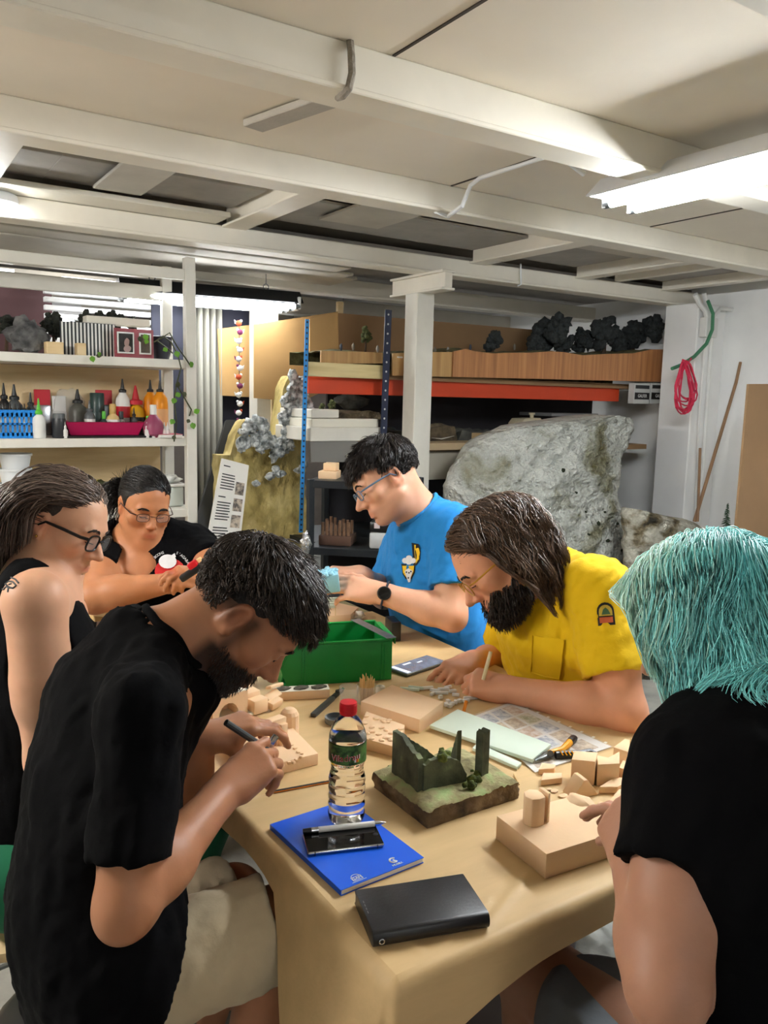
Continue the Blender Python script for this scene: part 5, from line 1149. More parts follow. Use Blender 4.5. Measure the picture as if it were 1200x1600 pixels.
# ------------------------------------------------------------------ A: man in black shirt and beige shorts, front left
def person_A():
    h = Head(D(388, 958, 1.43), imdir(.57, .80, .10), imdir(.80, -.57, .05), 1.02)
    nb = D(246, 1010, 1.38); sr = D(224, 1112, 1.19); sl = D(275, 1075, 1.56)
    er = D(196, 1418, 1.12); wr = D(350, 1238, 1.35); el = D(285, 1240, 1.56); wl = D(318, 1153, 1.53)
    hr, kr = D(160, 1545, 1.25), D(432, 1445, 1.36); hl, kl = D(140, 1510, 1.42), D(365, 1400, 1.66)
    ar = V(kr[0]-.1, kr[1]-.05, .09); al = V(kl[0]-.12, kl[1]-.02, .09)
    front = norm(V(1, .04, 0)); t = person(V(*((hr+hl)/2)[:2], 0), 'bearded man in black T-shirt and beige shorts carving foam in front left')
    dbg('A', sr, er, wr); dbg('Aleg', hr, kr, ar); dbg('Al', sl, el, wl)
    rows = [(D(215, 1045, 1.38), .11, .06), (D(176, 1135, 1.36), .155, .100), (D(160, 1260, 1.33), .148, .115), (D(152, 1390, 1.30), .15, .13), (D(168, 1490, 1.28), .16, .12)]
    skin = rgb(180, 124, 90)
    S = SDF(.025); add_head(S, h, nose=.97)
    S.cap(h.w(0, -.035, -.03), nb, .055, .060, .03); S.cap(h.w(0, -.01, -.075), nb+V(.03, 0, -.02), .045, .055, .03)
    torso(S, [(c, w-.02, d-.016) for c, w, d in rows], front); S.cap(sr, sl, .05, .05, .05)
    arm(S, sr, er, wr, (.054, .047, .041, .044, .028)); arm(S, sl, el, wl, (.052, .045, .040, .042, .027))
    leg(S, hr, kr, ar, (.085, .062, .056, .038), foot=(1, .2, 0)); leg(S, hl, kl, al, (.085, .062, .056, .038), foot=(1, .2, 0))
    fr = D(432, 1168, 1.43)-wr
    hand(S, wr, fr, imdir(.10, -.80, -.60), 1, [(.45, .7, .3), (.75, 1.0, .5), (.85, 1.1, .5), (.95, 1.15, .5)], .03, (.45, .45, .2))
    fl = D(430, 1118, 1.58)-wl
    hand(S, wl, fl, imdir(.1, -.95, -.25), -1, [(.35, .55, .4), (.45, .6, .4), (.55, .7, .4), (.6, .7, .4)], .03, (.35, .75, .1))
    def beard(L):
        x, y, z = np.abs(L[:, 0]), L[:, 1], L[:, 2]
        f = np.clip((-.048-z)/.016+np.clip((y-.03)/.3, -.2, .1), 0, 1)*np.clip((y+.02)/.02, 0, 1)*np.clip((z+.135)/.015, 0, 1)
        sb = np.exp(-(((x-.072)/.016)**2+((y-.014)/.014)**2))*np.clip((.03-z)/.02, 0, 1); mo = np.exp(-((x/.03)**2+((z+.057)/.009)**2))*(y > .085)
        lip = np.exp(-((x/.02)**2+((z+.0715)/.007)**2))*(y > .085)
        return np.clip(np.maximum.reduce([f*.93, sb*.8, mo*.9])*(1-lip*.8), 0, 1), rgb(30, 22, 18)
    def ex(c, L, v):                          # cropped nape and side hair
        f = np.clip((L[:, 2]+.055)/.05, 0, 1)*np.clip((-L[:, 1]-.012)/.02, 0, 1)*(np.abs(L[:, 0]) < .085); f = f*(np.linalg.norm(L, axis=1) < .16); return c*(1-.75*f[:, None])+.75*f[:, None]*V(rgb(34, 27, 23))
    body_mesh(S, .0038, t, h, skin, beard=beard, extra=ex)
    lashes_brows(h, t, rgb(24, 18, 15), 1.3)
    # beard stubble strands
    r = np.random.default_rng(4); Sh = SDF(.02); add_head(Sh, h)
    pts_ = np.stack([r.uniform(-.065, .065, 2600), r.uniform(.0, .1, 2600), r.uniform(-.122, -.045, 2600)], 1); f, _ = beard(pts_); pts_ = pts_[f > .45]
    w0 = h.W(pts_); 
    for _ in range(3): d, g = Sh.grad(w0); w0 = w0-g*d[:, None]
    k = np.abs(Sh.ev(w0)) < .003; w0 = w0[k]; d, g = Sh.grad(w0); dn = norm_rows(g*.5+h.R @ V(0, .1, -.8)+r.normal(0, .15, g.shape))
    strand_mesh('beard', np.stack([w0+dn*.009*j/3 for j in range(4)], 1), .0007, m_hair, t, hair_cols(len(w0), rgb(34, 25, 20), .3))
    # hair: dark brown, short at the sides, longer on top
    def mk(p): return ~((np.abs(p[:, 0]) > .055) & (p[:, 1] > -.045) & (p[:, 1] < .03) & (p[:, 2] < .03)) & mk0(p)
    def mk0(p): return (p[:, 2] > .035) & (p[:, 1] < .072+.0*p[:, 2]) & ~((p[:, 2] < .05) & (p[:, 1] > .045)) | ((p[:, 2] > -.028) & (p[:, 1] < -.02)) | ((p[:, 1] > .06) & (p[:, 2] > .075))
    v, q = cap_hair(h, [((0, .0, .012), (0, .42, -1)), ((0, .078, .06), (0, 1, -.45))], .004, wrinkle(.0025, 60, 3), .004)
    np_mesh('hair_cap', v, q, M('hair_base_dark', rgb(26, 20, 17), .6, var=.3, scale=120, bump=.5, bscale=200), t)
    crown = V(0, -.07, .105)
    def flow(p): d = p-crown; n_ = norm_rows((p-CR_C)/CR_R**2); d = d-n_*(d*n_).sum(1, keepdims=True); return norm_rows(d+V(0, .03, 0))
    ro, nn = scalp(4200, mk, 2, 1.03); ln = np.where(ro[:, 2] > .075, .046, np.where(ro[:, 2] > .045, .026, .010)); ln = np.where((ro[:, 1] > .03) & (ro[:, 2] > .07), .05, ln)
    P = grow_hair(h, ro, nn, flow, 7, ln, grav=.06, lift=.36, off=.014, spread=.24, seed=8)
    P = clump(P, 420, .6)
    strand_mesh('hair', P, .0009, m_hair, t, hair_cols(len(P), rgb(56, 45, 38), .35))
    # T-shirt
    C = SDF(.03); ua = norm(er-sr); sleeve(C, sr, ua, .205, .064, .061, .026); sleeve(C, sl, norm(el-sl), .2, .064, .060, .026)
    torso(C, rows+[(D(222, 1600, 1.27), .165, .125)], front, .05)
    C.cap(sr, nb*.6+sr*.4, .057, .058, .04); C.cap(sl, nb*.6+sl*.4, .057, .058, .04); C.cap(nb+V(-.02, 0, -.05), rows[1][0], .075, .09, .05); C.cap(nb+V(.05, .0, -.085), rows[1][0]+V(.05, 0, -.03), .068, .085, .04); C.cap(nb+V(.03, .06, -.075), rows[1][0]+V(.04, .06, -.03), .06, .075, .04)
    C.disp(wrinkle(.006, 42, 2, (.2, .3, 1))); C.disp(wrinkle(.0035, 80, 5, (1, .2, .7)))
    nd = norm(h.w(0, -.03, -.05)-nb); C.cap(nb-nd*.004, nb+nd*.2, .066, .080, .006, 's')
    h1, h2 = D(286, 1400, 1.28), D(120, 1605, 1.24); hn = norm(np.cross(h2-h1, V(-.1, 1, 0))); hn = hn if hn @ (CX-CU) > 0 else -hn; C.plane(h1, hn)
    m_black = cloth('black_cotton', rgb(6, 6, 8), .9)
    sh_ = garment(C, 'tshirt', m_black, t, .0065, 1)
    collar(C, nb, nd, t, m_black, .066)
    # shorts
    G = SDF(.03); pel = (hr+hl)/2
    G.cap(hr+V(0, .03, .0), hl-V(0, .03, 0), .09, .09, .05)
    kd = norm(kr-hr); G.cap(hr, kr-kd*.03, .098, .090, .03); kd2 = norm(kl-hl); G.cap(hl, kl-kd2*.03, .098, .090, .03)
    G.cap(kr-kd*.02, kr+kd*.2, .066, .066, .003, 's'); G.cap(kl-kd2*.02, kl+kd2*.2, .066, .066, .003, 's')
    G.plane(kr-kd*.01, kd, .004); G.plane(kl-kd2*.01+V(0,0,0), kd2, .004)
    G.disp(wrinkle(.005, 50, 7, (0, .2, 1))); G.disp(wrinkle(.003, 90, 3, (.3, 0, 1)))
    garment(G, 'shorts', cloth('beige_cotton', rgb(196, 180, 150), .85), t, .007, 1)
    # cutter in the right hand
    a, c = D(385, 1150, 1.43), D(424, 1176, 1.46); t2 = thing('craft_knife', a, 'small grey knife with yellow tip in the front man\'s right hand', 'knife'); dv = norm(c-a)
    b = B(); b.cyl(a-dv*.05, c-dv*.006, .006, seg=10); b.obj('handle', m_knife, t2); b = B(); b.cyl(c-dv*.006, c+dv*.004, .0068, .0055, 10); b.obj('yellow_end', M('yellow_plastic', rgb(248, 226, 20), .4), t2)
    b = B(); q0 = D(424, 1160, 1.46); b.box(q0, (.014, .003, .03), frame(dv), .001); b.obj('blade', m_chrome, t2)
person_A()
DPX = D
# ------------------------------------------------------------------ B: woman in black tank top, far left
def person_B():
    h = Head(D(98, 818, 1.72), imdir(.88, .42, -.1), imdir(.42, -.88, 0), .90)
    nb = D(58, 915, 1.70); sr = D(55, 940, 1.53); sl = D(95, 960, 1.88); er = D(76, 1185, 1.56); wr = D(205, 1135, 1.75)
    el = D(150, 1120, 1.93); wl = D(240, 1090, 1.92)
    pel = V(*D(20, 1190, 1.70)[:2], .52); front = norm(V(1, 0, 0)); lat = V(0, 1, 0)
    hr, hl = pel-lat*.09, pel+lat*.09; kr, kl = hr+V(.38, .02, .0), hl+V(.38, .04, 0); ar, al = kr+V(-.08, 0, -.44), kl+V(-.08, 0, -.44)
    t = person(V(pel[0], pel[1], 0), 'woman with grey-brown hair, black glasses and black tank top at far left')
    dbg('B', sr, er, wr); dbg('Bneck', nb, pel)
    rows = [(nb+V(-.01, 0, -.045), .10, .065), (D(55, 1000, 1.70), .165, .10), (D(50, 1080, 1.70), .150, .105), (pel+V(.01, 0, .1), .15, .11), (pel, .165, .12)]
    S = SDF(.025); add_head(S, h, True, .92, .98); S.cap(h.w(0, -.03, -.04), nb, .047, .053, .03); S.cap(h.w(0, .0, -.07), nb+V(.03, 0, -.01), .04, .05, .03)
    torso(S, [(c, w-.012, d-.01) for c, w, d in rows], front); S.cap(sr, sl, .045, .045, .05); S.cap(sr, nb, .048, .05, .04); S.cap(sl, nb, .048, .05, .04)
    arm(S, sr, er, wr, (.056, .051, .042, .042, .026)); arm(S, sl, el, wl, (.052, .048, .040, .04, .025))
    leg(S, hr, kr, ar, (.085, .06, .053, .036), foot=(1, 0, 0)); leg(S, hl, kl, al, (.085, .06, .053, .036), foot=(1, 0, 0))
    hand(S, wr, V(1, .1, -.05), V(0, -.2, 1), 1, REST, sc=.92); hand(S, wl, V(1, -.1, -.05), V(0, .2, 1), -1, REST, sc=.92)
    SH = SDF(.02); SH.cap(h.w(0, -.03, -.04), nb, .047, .053); torso(SH, rows[:3], front); SH.cap(sr, sl, .05, .05)
    skin = rgb(222, 170, 138)
    bo = body_mesh(S, .0040, t, h, skin)
    lashes_brows(h, t, rgb(50, 38, 30), .9)
    # tattoo strokes hugging the skin
    mt = M('tattoo_ink', rgb(58, 62, 66), .6)
    for k, st in enumerate(([(10, 903), (17, 902), (24, 905), (29, 911)], [(8, 912), (14, 908), (20, 909), (25, 915), (20, 919), (13, 917), (8, 912)], [(13, 917), (12, 925)], [(2, 920), (6, 921), (9, 917), (20, 919)], [(14, 913), (18, 912)])):
        q = []
        for i in range(len(st)-1):
            for u_ in np.linspace(0, 1, 6): q.append(np.array(st[i])*(1-u_)+np.array(st[i+1])*u_)
        W = []
        for px, py in q:
            d0 = 1.30
            for _ in range(60):
                dd = S.ev(D(px, py, d0)[None])[0]
                if dd < .0006: break
                d0 += max(dd*.8, .0005)
            W.append(D(px, py, d0-.0002))
        b = B(); b.tube(W, .0016, 5); b.obj('tattoo', mt, t)
    # tank top
    C = SDF(.025); torso(C, rows, front, .05)
    for s_, p in ((-1, sr), (1, sl)): C.cap(p*.42+nb*.58+V(-.015, 0, .012), rows[1][0]+lat*s_*.06, .056, .10, .03)
    C.cap(nb+V(.02, 0, -.0), nb+V(.06, 0, .12), .068, .1, .01, 's')
    for p, e_ in ((sr, er), (sl, el)): C.cap(p+norm(p-nb)*.03+V(0, 0, .04), p*.6+e_*.4, .072, .062, .008, 's')
    C.disp(wrinkle(.003, 60, 4, (0, 0, 1))); garment(C, 'tank_top', cloth('black_jersey', rgb(6, 6, 8), .85), t, .006, 2)
    b = B(); W = []
    G = SDF(.03); G.cap(hr, hl, .12, .12, .05); G.cap(hr, kr, .10, .075, .03); G.cap(hl, kl, .10, .075, .03); G.cap(kr, ar+V(0, 0, .06), .072, .055, .03); G.cap(kl, al+V(0, 0, .06), .072, .055, .03); G.disp(wrinkle(.003, 18, 9)); G.plane(pel+V(0, 0, .11), (0, 0, 1))
    garment(G, 'trousers', cloth('green_cotton', rgb(26, 108, 74), .8), t, .008, 1)
    # hair
    v, q = cap_hair(h, [((0, .0, -.03), (0, .75, -1)), ((0, .07, .05), (0, 1, -.5))], .004, wrinkle(.002, 60, 4), .005)
    np_mesh('hair_cap', v, q, M('hair_base_brown', rgb(62, 50, 44), .6, var=.3, scale=90, bump=.5, bscale=200), t)
    def mk(p): return ((p[:, 2] > .055) & (p[:, 1] < .078)) | ((p[:, 2] > -.03) & (p[:, 1] < .0))
    def flow(p):
        out = np.zeros_like(p); out[:, 1] = -.75; out[:, 0] = np.sign(p[:, 0])*.4; out[:, 2] = np.where(p[:, 1] > -.03, .05, -.8); return out
    ro, nn = scalp(2600, mk, 5, 1.04); P = grow_hair(h, ro, nn, flow, 13, .27, SH, .5, .08, .009, .003, 14, 6, .72, .14, ymax=lambda p: .015)
    cl = np.where((ro[:, 2] > .07)[:, None], V(rgb(112, 96, 86)), V(rgb(70, 54, 46)))
    P = clump(P, 170, .75)
    strand_mesh('hair', P, .0012, m_hair, t, cl*(1+.3*rng.normal(0, 1, (len(P), 1))).clip(.3, 2))
    # lock in front of the far shoulder
    lk = []
    for i in range(120):
        a0 = h.w(.03+random.gauss(0, .015), .01+random.gauss(0, .014), -.075); e0 = D(108+random.gauss(0, 9), 925+random.gauss(0, 8), 1.80); ph = random.random()*6
        lk.append([a0*(1-k/9)+e0*(k/9)+V(.006*math.sin(ph+k*1.1), .004*math.cos(ph+k), -.0*k) for k in range(10)])
    strand_mesh('hair_lock', np.array(lk), .0016, m_hair, t, hair_cols(120, rgb(62, 48, 42), .3))
    glasses(h, t, rgb(14, 14, 16), lens_w=.05, lens_h=.038, th=.0024, y=.103)
    b = B(); b.blob(h.w(.084, -.004, -.036), .003, 2, 0); b.obj('earring', M('gold', rgb(220, 180, 90), .25, 1.), t)
# ------------------------------------------------------------------ C: woman with dark tied hair, far end
def person_C():
    h = Head(D(226, 788, 2.66), imdir(.50, .42, -.75), imdir(.24, -.92, -.30), .97)
    nb = D(222, 842, 2.74); sr = D(160, 868, 2.72); sl = D(300, 858, 2.78); er = D(148, 932, 2.48); wr = D(258, 912, 2.48); el = D(338, 895, 2.62); wl = D(312, 898, 2.52)
    ch = D(232, 905, 2.74); pel = V(ch[0]+.04, ch[1]+.08, .52); fr = norm(imdir(.1, .2, -1)*V(1, 1, 0)); lat = norm(np.cross(fr, V(0, 0, 1)))
    t = person(V(pel[0], pel[1], 0), 'woman with tied dark hair and black T-shirt with red and white print')
    dbg('C', sr, er, wr); dbg('Cl', sl, el, wl); dbg('Csh', sr, sl, nb, pel)
    rows = [(nb+V(0, 0, -.05), .13, .08), (ch, .19, .135), (ch*.5+pel*.5, .19, .15), (pel, .19, .15)]
    S = SDF(.025); add_head(S, h, True, 1.0, .92, .006); S.cap(h.w(0, -.03, -.04), nb, .055, .062, .03); S.cap(h.w(0, .02, -.08), nb+fr*.03, .04, .06, .03)
    torso(S, [(c, w-.015, d-.012) for c, w, d in rows], fr); S.cap(sr, sl, .06, .06, .05)
    arm(S, sr, er, wr, (.068, .064, .052, .052, .031)); arm(S, sl, el, wl, (.066, .06, .05, .05, .031))
    hr, hl = pel-lat*-.1, pel+lat*-.1; hr, hl = pel+lat*.1, pel-lat*.1
    kr, kl = hr+fr*.40, hl+fr*.40
    leg(S, hr, kr, kr+V(0, 0, -.42), (.1, .07, .06, .04), foot=fr); leg(S, hl, kl, kl+V(0, 0, -.42), (.1, .07, .06, .04), foot=fr)
    hand(S, wr, D(304, 900, 2.44)-wr, imdir(.1, -.7, -.7), 1, [(.3, .5, .3), (.4, .6, .3), (.5, .7, .3), (.55, .7, .3)], .0, (.4, .3, .3), .93)
    hand(S, wl, D(285, 898, 2.44)-wl, imdir(0, -.5, -.85), -1, GRIP, .0, (.5, .4, .2), .9)
    body_mesh(S, .0045, t, h, rgb(190, 128, 88), lips=(1, .7, .7)); lashes_brows(h, t, rgb(22, 16, 14), 1.1)
    C = SDF(.03); sleeve(C, sr, norm(er-sr), .14, .082, .08, .028); sleeve(C, sl, norm(el-sl), .15, .082, .08, .028); torso(C, rows, fr, .05); C.cap(sr, nb*.6+sr*.4, .07, .085, .05); C.cap(sl, nb*.6+sl*.4, .07, .085, .05)
    C.cap(nb+V(0, 0, -.02)+fr*.04, nb+V(0, 0, .14)+fr*.05, .085, .095, .008, 's'); C.ell(nb+V(0, 0, -.07)+fr*.10, (.075, .075, .06), None, .01, 's')
    C.disp(wrinkle(.0045, 48, 4, (.2, .2, 1))); C.plane(pel+V(0, 0, -.02), (0, 0, -1)); garment(C, 'tshirt', cloth('black_cotton', rgb(6, 6, 8)), t, .007, 1)
    # print on the chest: white round figure over a red disc, arc of letters
    def skin_at(px, py, S_, d0=2.2):
        for _ in range(80):
            dd = S_.ev(D(px, py, d0)[None])[0]
            if dd < .0008: break
            d0 += max(dd*.8, .0006)
        return D(px, py, d0-.001)
    def decal(poly, name, mat, lift=0.):
        W = [skin_at(*p, C)-CF*lift for p in poly]; b = B(); c = np.mean(W, 0); b.raw([c]+W, [(0, i+1, (i+1) % len(W)+1) for i in range(len(W))]); b.obj(name, mat, t)
    decal([(266+24*math.cos(a), 893+21*math.sin(a)) for a in np.linspace(0, 6.28, 21)[:-1]], 'print_red', M('print_red', rgb(206, 40, 40), .7), .003)
    decal([(263+14*math.cos(a), 877+11*math.sin(a)) for a in np.linspace(0, 6.28, 17)[:-1]], 'print_white', M('print_white', rgb(226, 228, 230), .7), .009)
    decal([(268, 868), (274, 864), (276, 870), (271, 873)], 'print_white', M('print_white'), .009)
    for word, a0, st in (('GREAT BOONS', 186, 6.6), ("S'AGABA P", 292, 7.0)):
        for k, chh in enumerate(word):
            a = math.radians(a0+k*st); q = (265+32*math.cos(a), 893+31*math.sin(a)); p = skin_at(*q, C)-CF*.002
            if chh != ' ': x_ = CX*(-math.sin(a))+(-CU)*math.cos(a); text_mesh(chh, .0125, p, np.stack([x_, np.cross(-CF, x_), -CF], 1), 'print_letter', M('print_white'), t)
    v, q = cap_hair(h, [((0, .0, -.035), (0, .85, -1)), ((0, .074, .05), (0, 1, -.5))], .007, wrinkle(.0012, 80, 4), .005)
    np_mesh('hair_cap', v, q, M('hair_base_black', rgb(18, 15, 15), .42, var=.3, scale=120, bump=.4, bscale=240), t)
    def mk(p): return ((p[:, 2] > .06) & (p[:, 1] < .066)) | ((p[:, 2] > -.03) & (p[:, 1] < .0))
    bun = V(.045, -.10, .02)
    def flow(p): d = bun-p; return d
    ro, nn = scalp(900, mk, 5, 1.05); P = grow_hair(h, ro, nn, flow, 8, .11, None, .0, .03, .006, 0, 14, 6, .2, .03); strand_mesh('hair', P, .0014, m_hair, t, hair_cols(len(P), rgb(26, 22, 21), .3))
    tl = []
    for i in range(340):
        a0 = bun+V(*rng.normal(0, .012, 3)); dr = norm(V(random.gauss(.5, .4), random.gauss(-.4, .4), random.gauss(-.1, .5))); ph = random.random()*6; cr = .006
        tl.append([a0+dr*.075*k/9+V(cr*math.sin(ph+k*1.4), cr*math.cos(ph+k*1.2), -.085*(k/9)**2) for k in range(10)])
    strand_mesh('ponytail', h.W(np.array(tl)), .0016, m_hair, t, hair_cols(340, rgb(26, 22, 21), .3))
    glasses(h, t, rgb(70, 48, 42), True, True, .042, .028, .103, .0012)
    b = B(); b.tube([h.w(.083, -.006, -.036), h.w(.086, -.004, -.05), h.w(.086, -.002, -.062)], .003, 6); b.obj('earring', m_chrome, t)
    a, c = D(286, 903, 2.40), D(312, 886, 2.40); t2 = thing('hand_tool', a, 'black and red hand tool held by the woman with the red print', 'tool'); dv = norm(c-a)
    b = B(); b.box(a*.5+c*.5, (.075, .03, .022), frame(dv), .006); b.obj('body', m_blackp, t2); b = B(); b.box(a*.4+c*.6+V(0, 0, .02), (.03, .03, .022), frame(dv), .006); b.obj('red_grip', m_redp, t2)
    q0 = D(311, 886, 2.42); b = B(); b.box(q0+V(0, 0, .01), (.03, .03, .03), frame(dv), .004); b.obj('wood_block', m_wood_stick, t2)
# ------------------------------------------------------------------ D: man in blue T-shirt
def person_D():
    global RS
    RS = 1.05; D = lambda x, y, d: DPX(x, y, d*1.06)
    h = Head(D(602, 748, 2.45), imdir(-.80, .52, -.22), imdir(-.52, -.80, 0), 1.05)
    nb = D(660, 808, 2.52); sl = D(710, 828, 2.42); sr = D(640, 835, 2.76); el = D(706, 962, 2.33); wl = D(592, 926, 2.36); er = D(600, 930, 2.72); wr = D(562, 898, 2.50)
    pel = D(700, 1030, 2.66); pel[2] = .62; front = norm(V(-1, .1, 0)); lat = V(.1, 1, 0)
    t = person(V(pel[0], pel[1], 0), 'man in bright blue T-shirt with glasses holding a pale blue foam piece')
    dbg('D', sl, el, wl); dbg('Dr', sr, er, wr); dbg('Dsp', nb, pel, sl, sr)
    ch = D(672, 885, 2.58)
    rows = [(nb+V(.0, 0, -.05), .12, .075), (ch, .19, .12), (D(682, 955, 2.6), .18, .135), (pel+V(0, 0, .06), .175, .14), (pel, .17, .13)]
    S = SDF(.025); add_head(S, h, False, 1.0, 1.0, .004); S.cap(h.w(0, -.035, -.04), nb, .058, .062, .03); S.cap(h.w(0, -.0, -.075), nb+front*.03, .048, .058, .03)
    torso(S, [(c, w-.015, d-.012) for c, w, d in rows], front); S.cap(sr, sl, .05, .05, .05)
    arm(S, sl, el, wl, (.056, .052, .044, .047, .030)); arm(S, sr, er, wr, (.056, .052, .044, .047, .030))
    hl, hr = pel-lat*.09, pel+lat*.09; kl, kr = hl+V(-.36, 0, -.03), hr+V(-.36, 0, -.03)
    leg(S, hl, kl, kl+V(.05, 0, -.43), foot=front); leg(S, hr, kr, kr+V(.05, 0, -.43), foot=front)
    hand(S, wl, D(500, 912, 2.38)-wl, imdir(.05, -.55, -.85), -1, [(.15, .2, .15), (.2, .25, .15), (.25, .3, .2), (.5, .5, .3)], .05, (.5, .2, .2), 1.0)
    hand(S, wr, D(510, 893, 2.46)-wr, imdir(-.1, -.8, -.2), 1, [(.3, .4, .3), (.35, .4, .3), (.4, .5, .3), (.5, .5, .3)], .03, (.4, .4, .2), 1.0)
    def beard(L):
        x, y, z = np.abs(L[:, 0]), L[:, 1], L[:, 2]; f = np.clip((-.05-z)/.02, 0, 1)*np.clip((y)/.03, 0, 1)*np.clip((z+.14)/.02, 0, 1); return f*.28, rgb(90, 70, 62)
    body_mesh(S, .0045, t, h, rgb(226, 172, 142), beard=beard); lashes_brows(h, t, rgb(30, 22, 18), 1.3)
    C = SDF(.03); sleeve(C, sl, norm(el-sl), .185, .076, .076, .028); sleeve(C, sr, norm(er-sr), .185, .076, .074, .028); torso(C, rows, front, .05); C.cap(sl, nb*.6+sl*.4, .066, .075, .05); C.cap(sr, nb*.6+sr*.4, .066, .075, .05); C.cap(nb+V(0, 0, -.05), ch, .085, .11, .05)
    C.disp(wrinkle(.0065, 40, 3, (.5, 0, 1))); C.disp(wrinkle(.004, 75, 8, (1, 0, .6)))
    nd = norm(h.w(0, -.03, -.05)-nb); C.cap(nb-nd*.012, nb+nd*.2, .075, .09, .004, 's')
    C.plane(pel+V(0, 0, -.01), (0, 0, -1)); garment(C, 'tshirt', cloth('blue_cotton', rgb(34, 132, 206), .8), t, .0065, 1)
    collar(C, nb, nd, t, M('blue_cotton'), .075)
    G = SDF(.03); G.cap(hr, hl, .125, .125, .05); G.cap(hr, kr, .105, .075, .03); G.cap(hl, kl, .105, .075, .03); G.cap(kr, kr+V(.05, 0, -.36), .072, .055, .03); G.cap(kl, kl+V(.05, 0, -.36), .072, .055, .03); G.disp(wrinkle(.003, 18, 9)); G.plane(pel+V(0, 0, .07), (0, 0, 1)); garment(G, 'trousers', cloth('navy_denim', rgb(30, 36, 56), .8), t, .008, 1)
    # chest print: opened yellow bottle with white cloud and figure
    def at(px, py, lift=0.):
        d0 = 2.1
        for _ in range(80):
            dd = C.ev(D(px, py, d0)[None])[0]
            if dd < .0008: break
            d0 += max(dd*.8, .0006)
        return D(px, py, d0-.001-lift)
    def decal(poly, name, mat, lift=0.):
        P = np.array(poly, float); c = P.mean(0); rings = [P, c+(P-c)*.5]; n = len(P)
        W = [at(*c, lift)]+[at(*p, lift) for r_ in rings[::-1] for p in r_]; b = B()
        b.raw(W, [(0, 1+i, 1+(i+1) % n) for i in range(n)]+[(1+i, 1+n+i, 1+n+(i+1) % n, 1+(i+1) % n) for i in range(n)]); b.obj(name, mat, t)
    my = M('print_yellow', rgb(244, 200, 30), .7); mk_ = M('print_black', rgb(20, 20, 24), .7); mw = M('print_white', rgb(226, 228, 230), .7)
    decal([(643, 848), (654, 850), (657, 862), (656, 876), (651, 883), (646, 884)], 'print_cap_outline', mk_, .001); decal([(647, 851), (653, 852), (656, 863), (654, 876), (649, 881)], 'print_cap', my, .002)
    decal([(627, 881), (649, 882), (648, 895), (643, 905), (634, 905), (629, 897)], 'print_base_outline', mk_, .001); decal([(628.5, 884), (647, 884), (646, 894), (642, 902), (635, 902), (630, 896)], 'print_base', my, .002)
    for k, (x, y, r_) in enumerate(((633, 876, 5), (639, 872, 5), (645, 876, 5), (639, 878, 5))): decal([(x+r_*math.cos(a), y+r_*.9*math.sin(a)) for a in np.linspace(0, 6.28, 11)[:-1]], 'print_cloud', mw, .003+.0004*k)
    decal([(632, 892), (638, 888), (645, 892), (642, 901), (641, 909), (638, 910), (635, 902)], 'print_figure', mw, .004)
    for k, (x, y) in enumerate(((635, 894), (639, 895), (642, 893), (638, 903))): decal([(x+1.3*math.cos(a), y+1.5*math.sin(a)) for a in np.linspace(0, 6.28, 7)[:-1]], 'print_mark', mk_, .005)
    # hair
    def mk(p): return ((p[:, 2] > .05) & (p[:, 1] < .085)) | ((p[:, 2] > -.012) & (p[:, 1] < -.018)) | ((p[:, 2] > .015) & (p[:, 1] < .02))
    v, q = cap_hair(h, [((0, .0, -.005), (0, .55, -1)), ((0, .086, .06), (0, 1, -.55))], .006, wrinkle(.003, 60, 3), .0045)
    np_mesh('hair_cap', v, q, M('hair_base_dark', rgb(26, 20, 17), .6), t)
    crown = V(0, -.06, .12)
    def flow(p): d = p-crown; n_ = norm_rows((p-CR_C)/CR_R**2); d = d-n_*(d*n_).sum(1, keepdims=True); return norm_rows(d+V(.0, .02, 0))
    ro, nn = scalp(2600, mk, 2, 1.06); ln = np.where(ro[:, 2] > .06, .040, np.where(ro[:, 2] > .03, .024, .012)); P = grow_hair(h, ro, nn, flow, 6, ln, grav=.1, lift=.32, off=.012, spread=.24, seed=9)
    P = clump(P, 350, .6); strand_mesh('hair', P, .0011, m_hair, t, hair_cols(len(P), rgb(36, 29, 26), .35))
    glasses(h, t, rgb(92, 120, 150), lens_w=.046, lens_h=.030, th=.0018, y=.104)
    # watch
    ax = norm(wl-el); c = wl-ax*.02; R = frame(ax, -CF+CU*.2); t2 = thing('wristwatch', c, 'dark round smartwatch on the blue-shirted man\'s wrist', 'watch')
    b = B(); b.tube([c+R @ V(0, .038*math.cos(a), .031*math.sin(a)) for a in np.linspace(0, 6.28, 25)[:-1]], .0035, 6, closed=True, flat=3.); b.obj('strap', M('navy_strap', rgb(30, 36, 52), .6), t2)
    b = B(); b.lathe([(.021, 0), (.022, .004), (.020, .009), (.018, .0095)], c+R @ V(0, 0, .031), 24, R); b.obj('case', m_blackp, t2); b = B(); b.lathe([(.0175, .0096), (.001, .0098)], c+R @ V(0, 0, .031), 24, R); b.obj('dial', m_glass_b, t2)
    # blue foam piece
    c = D(508, 908, 2.36); b = B(); R = frame(imdir(1, -.12, .1), imdir(0, -1, -.35)); b.box(c, (.085, .06, .06), R, .004)
    bl = tag(b.obj('foam_piece', m_bluefoam), 'pale blue foam piece with crumbly top held by the blue-shirted man', 'foam piece')
    for k in range(16): b = B(); b.blob(c+R @ V(random.uniform(-.04, .04), random.uniform(-.026, .026), .031), random.uniform(.006, .010), 2, .3, 3, k); b.obj('crumb', m_bluefoam, bl, 180)
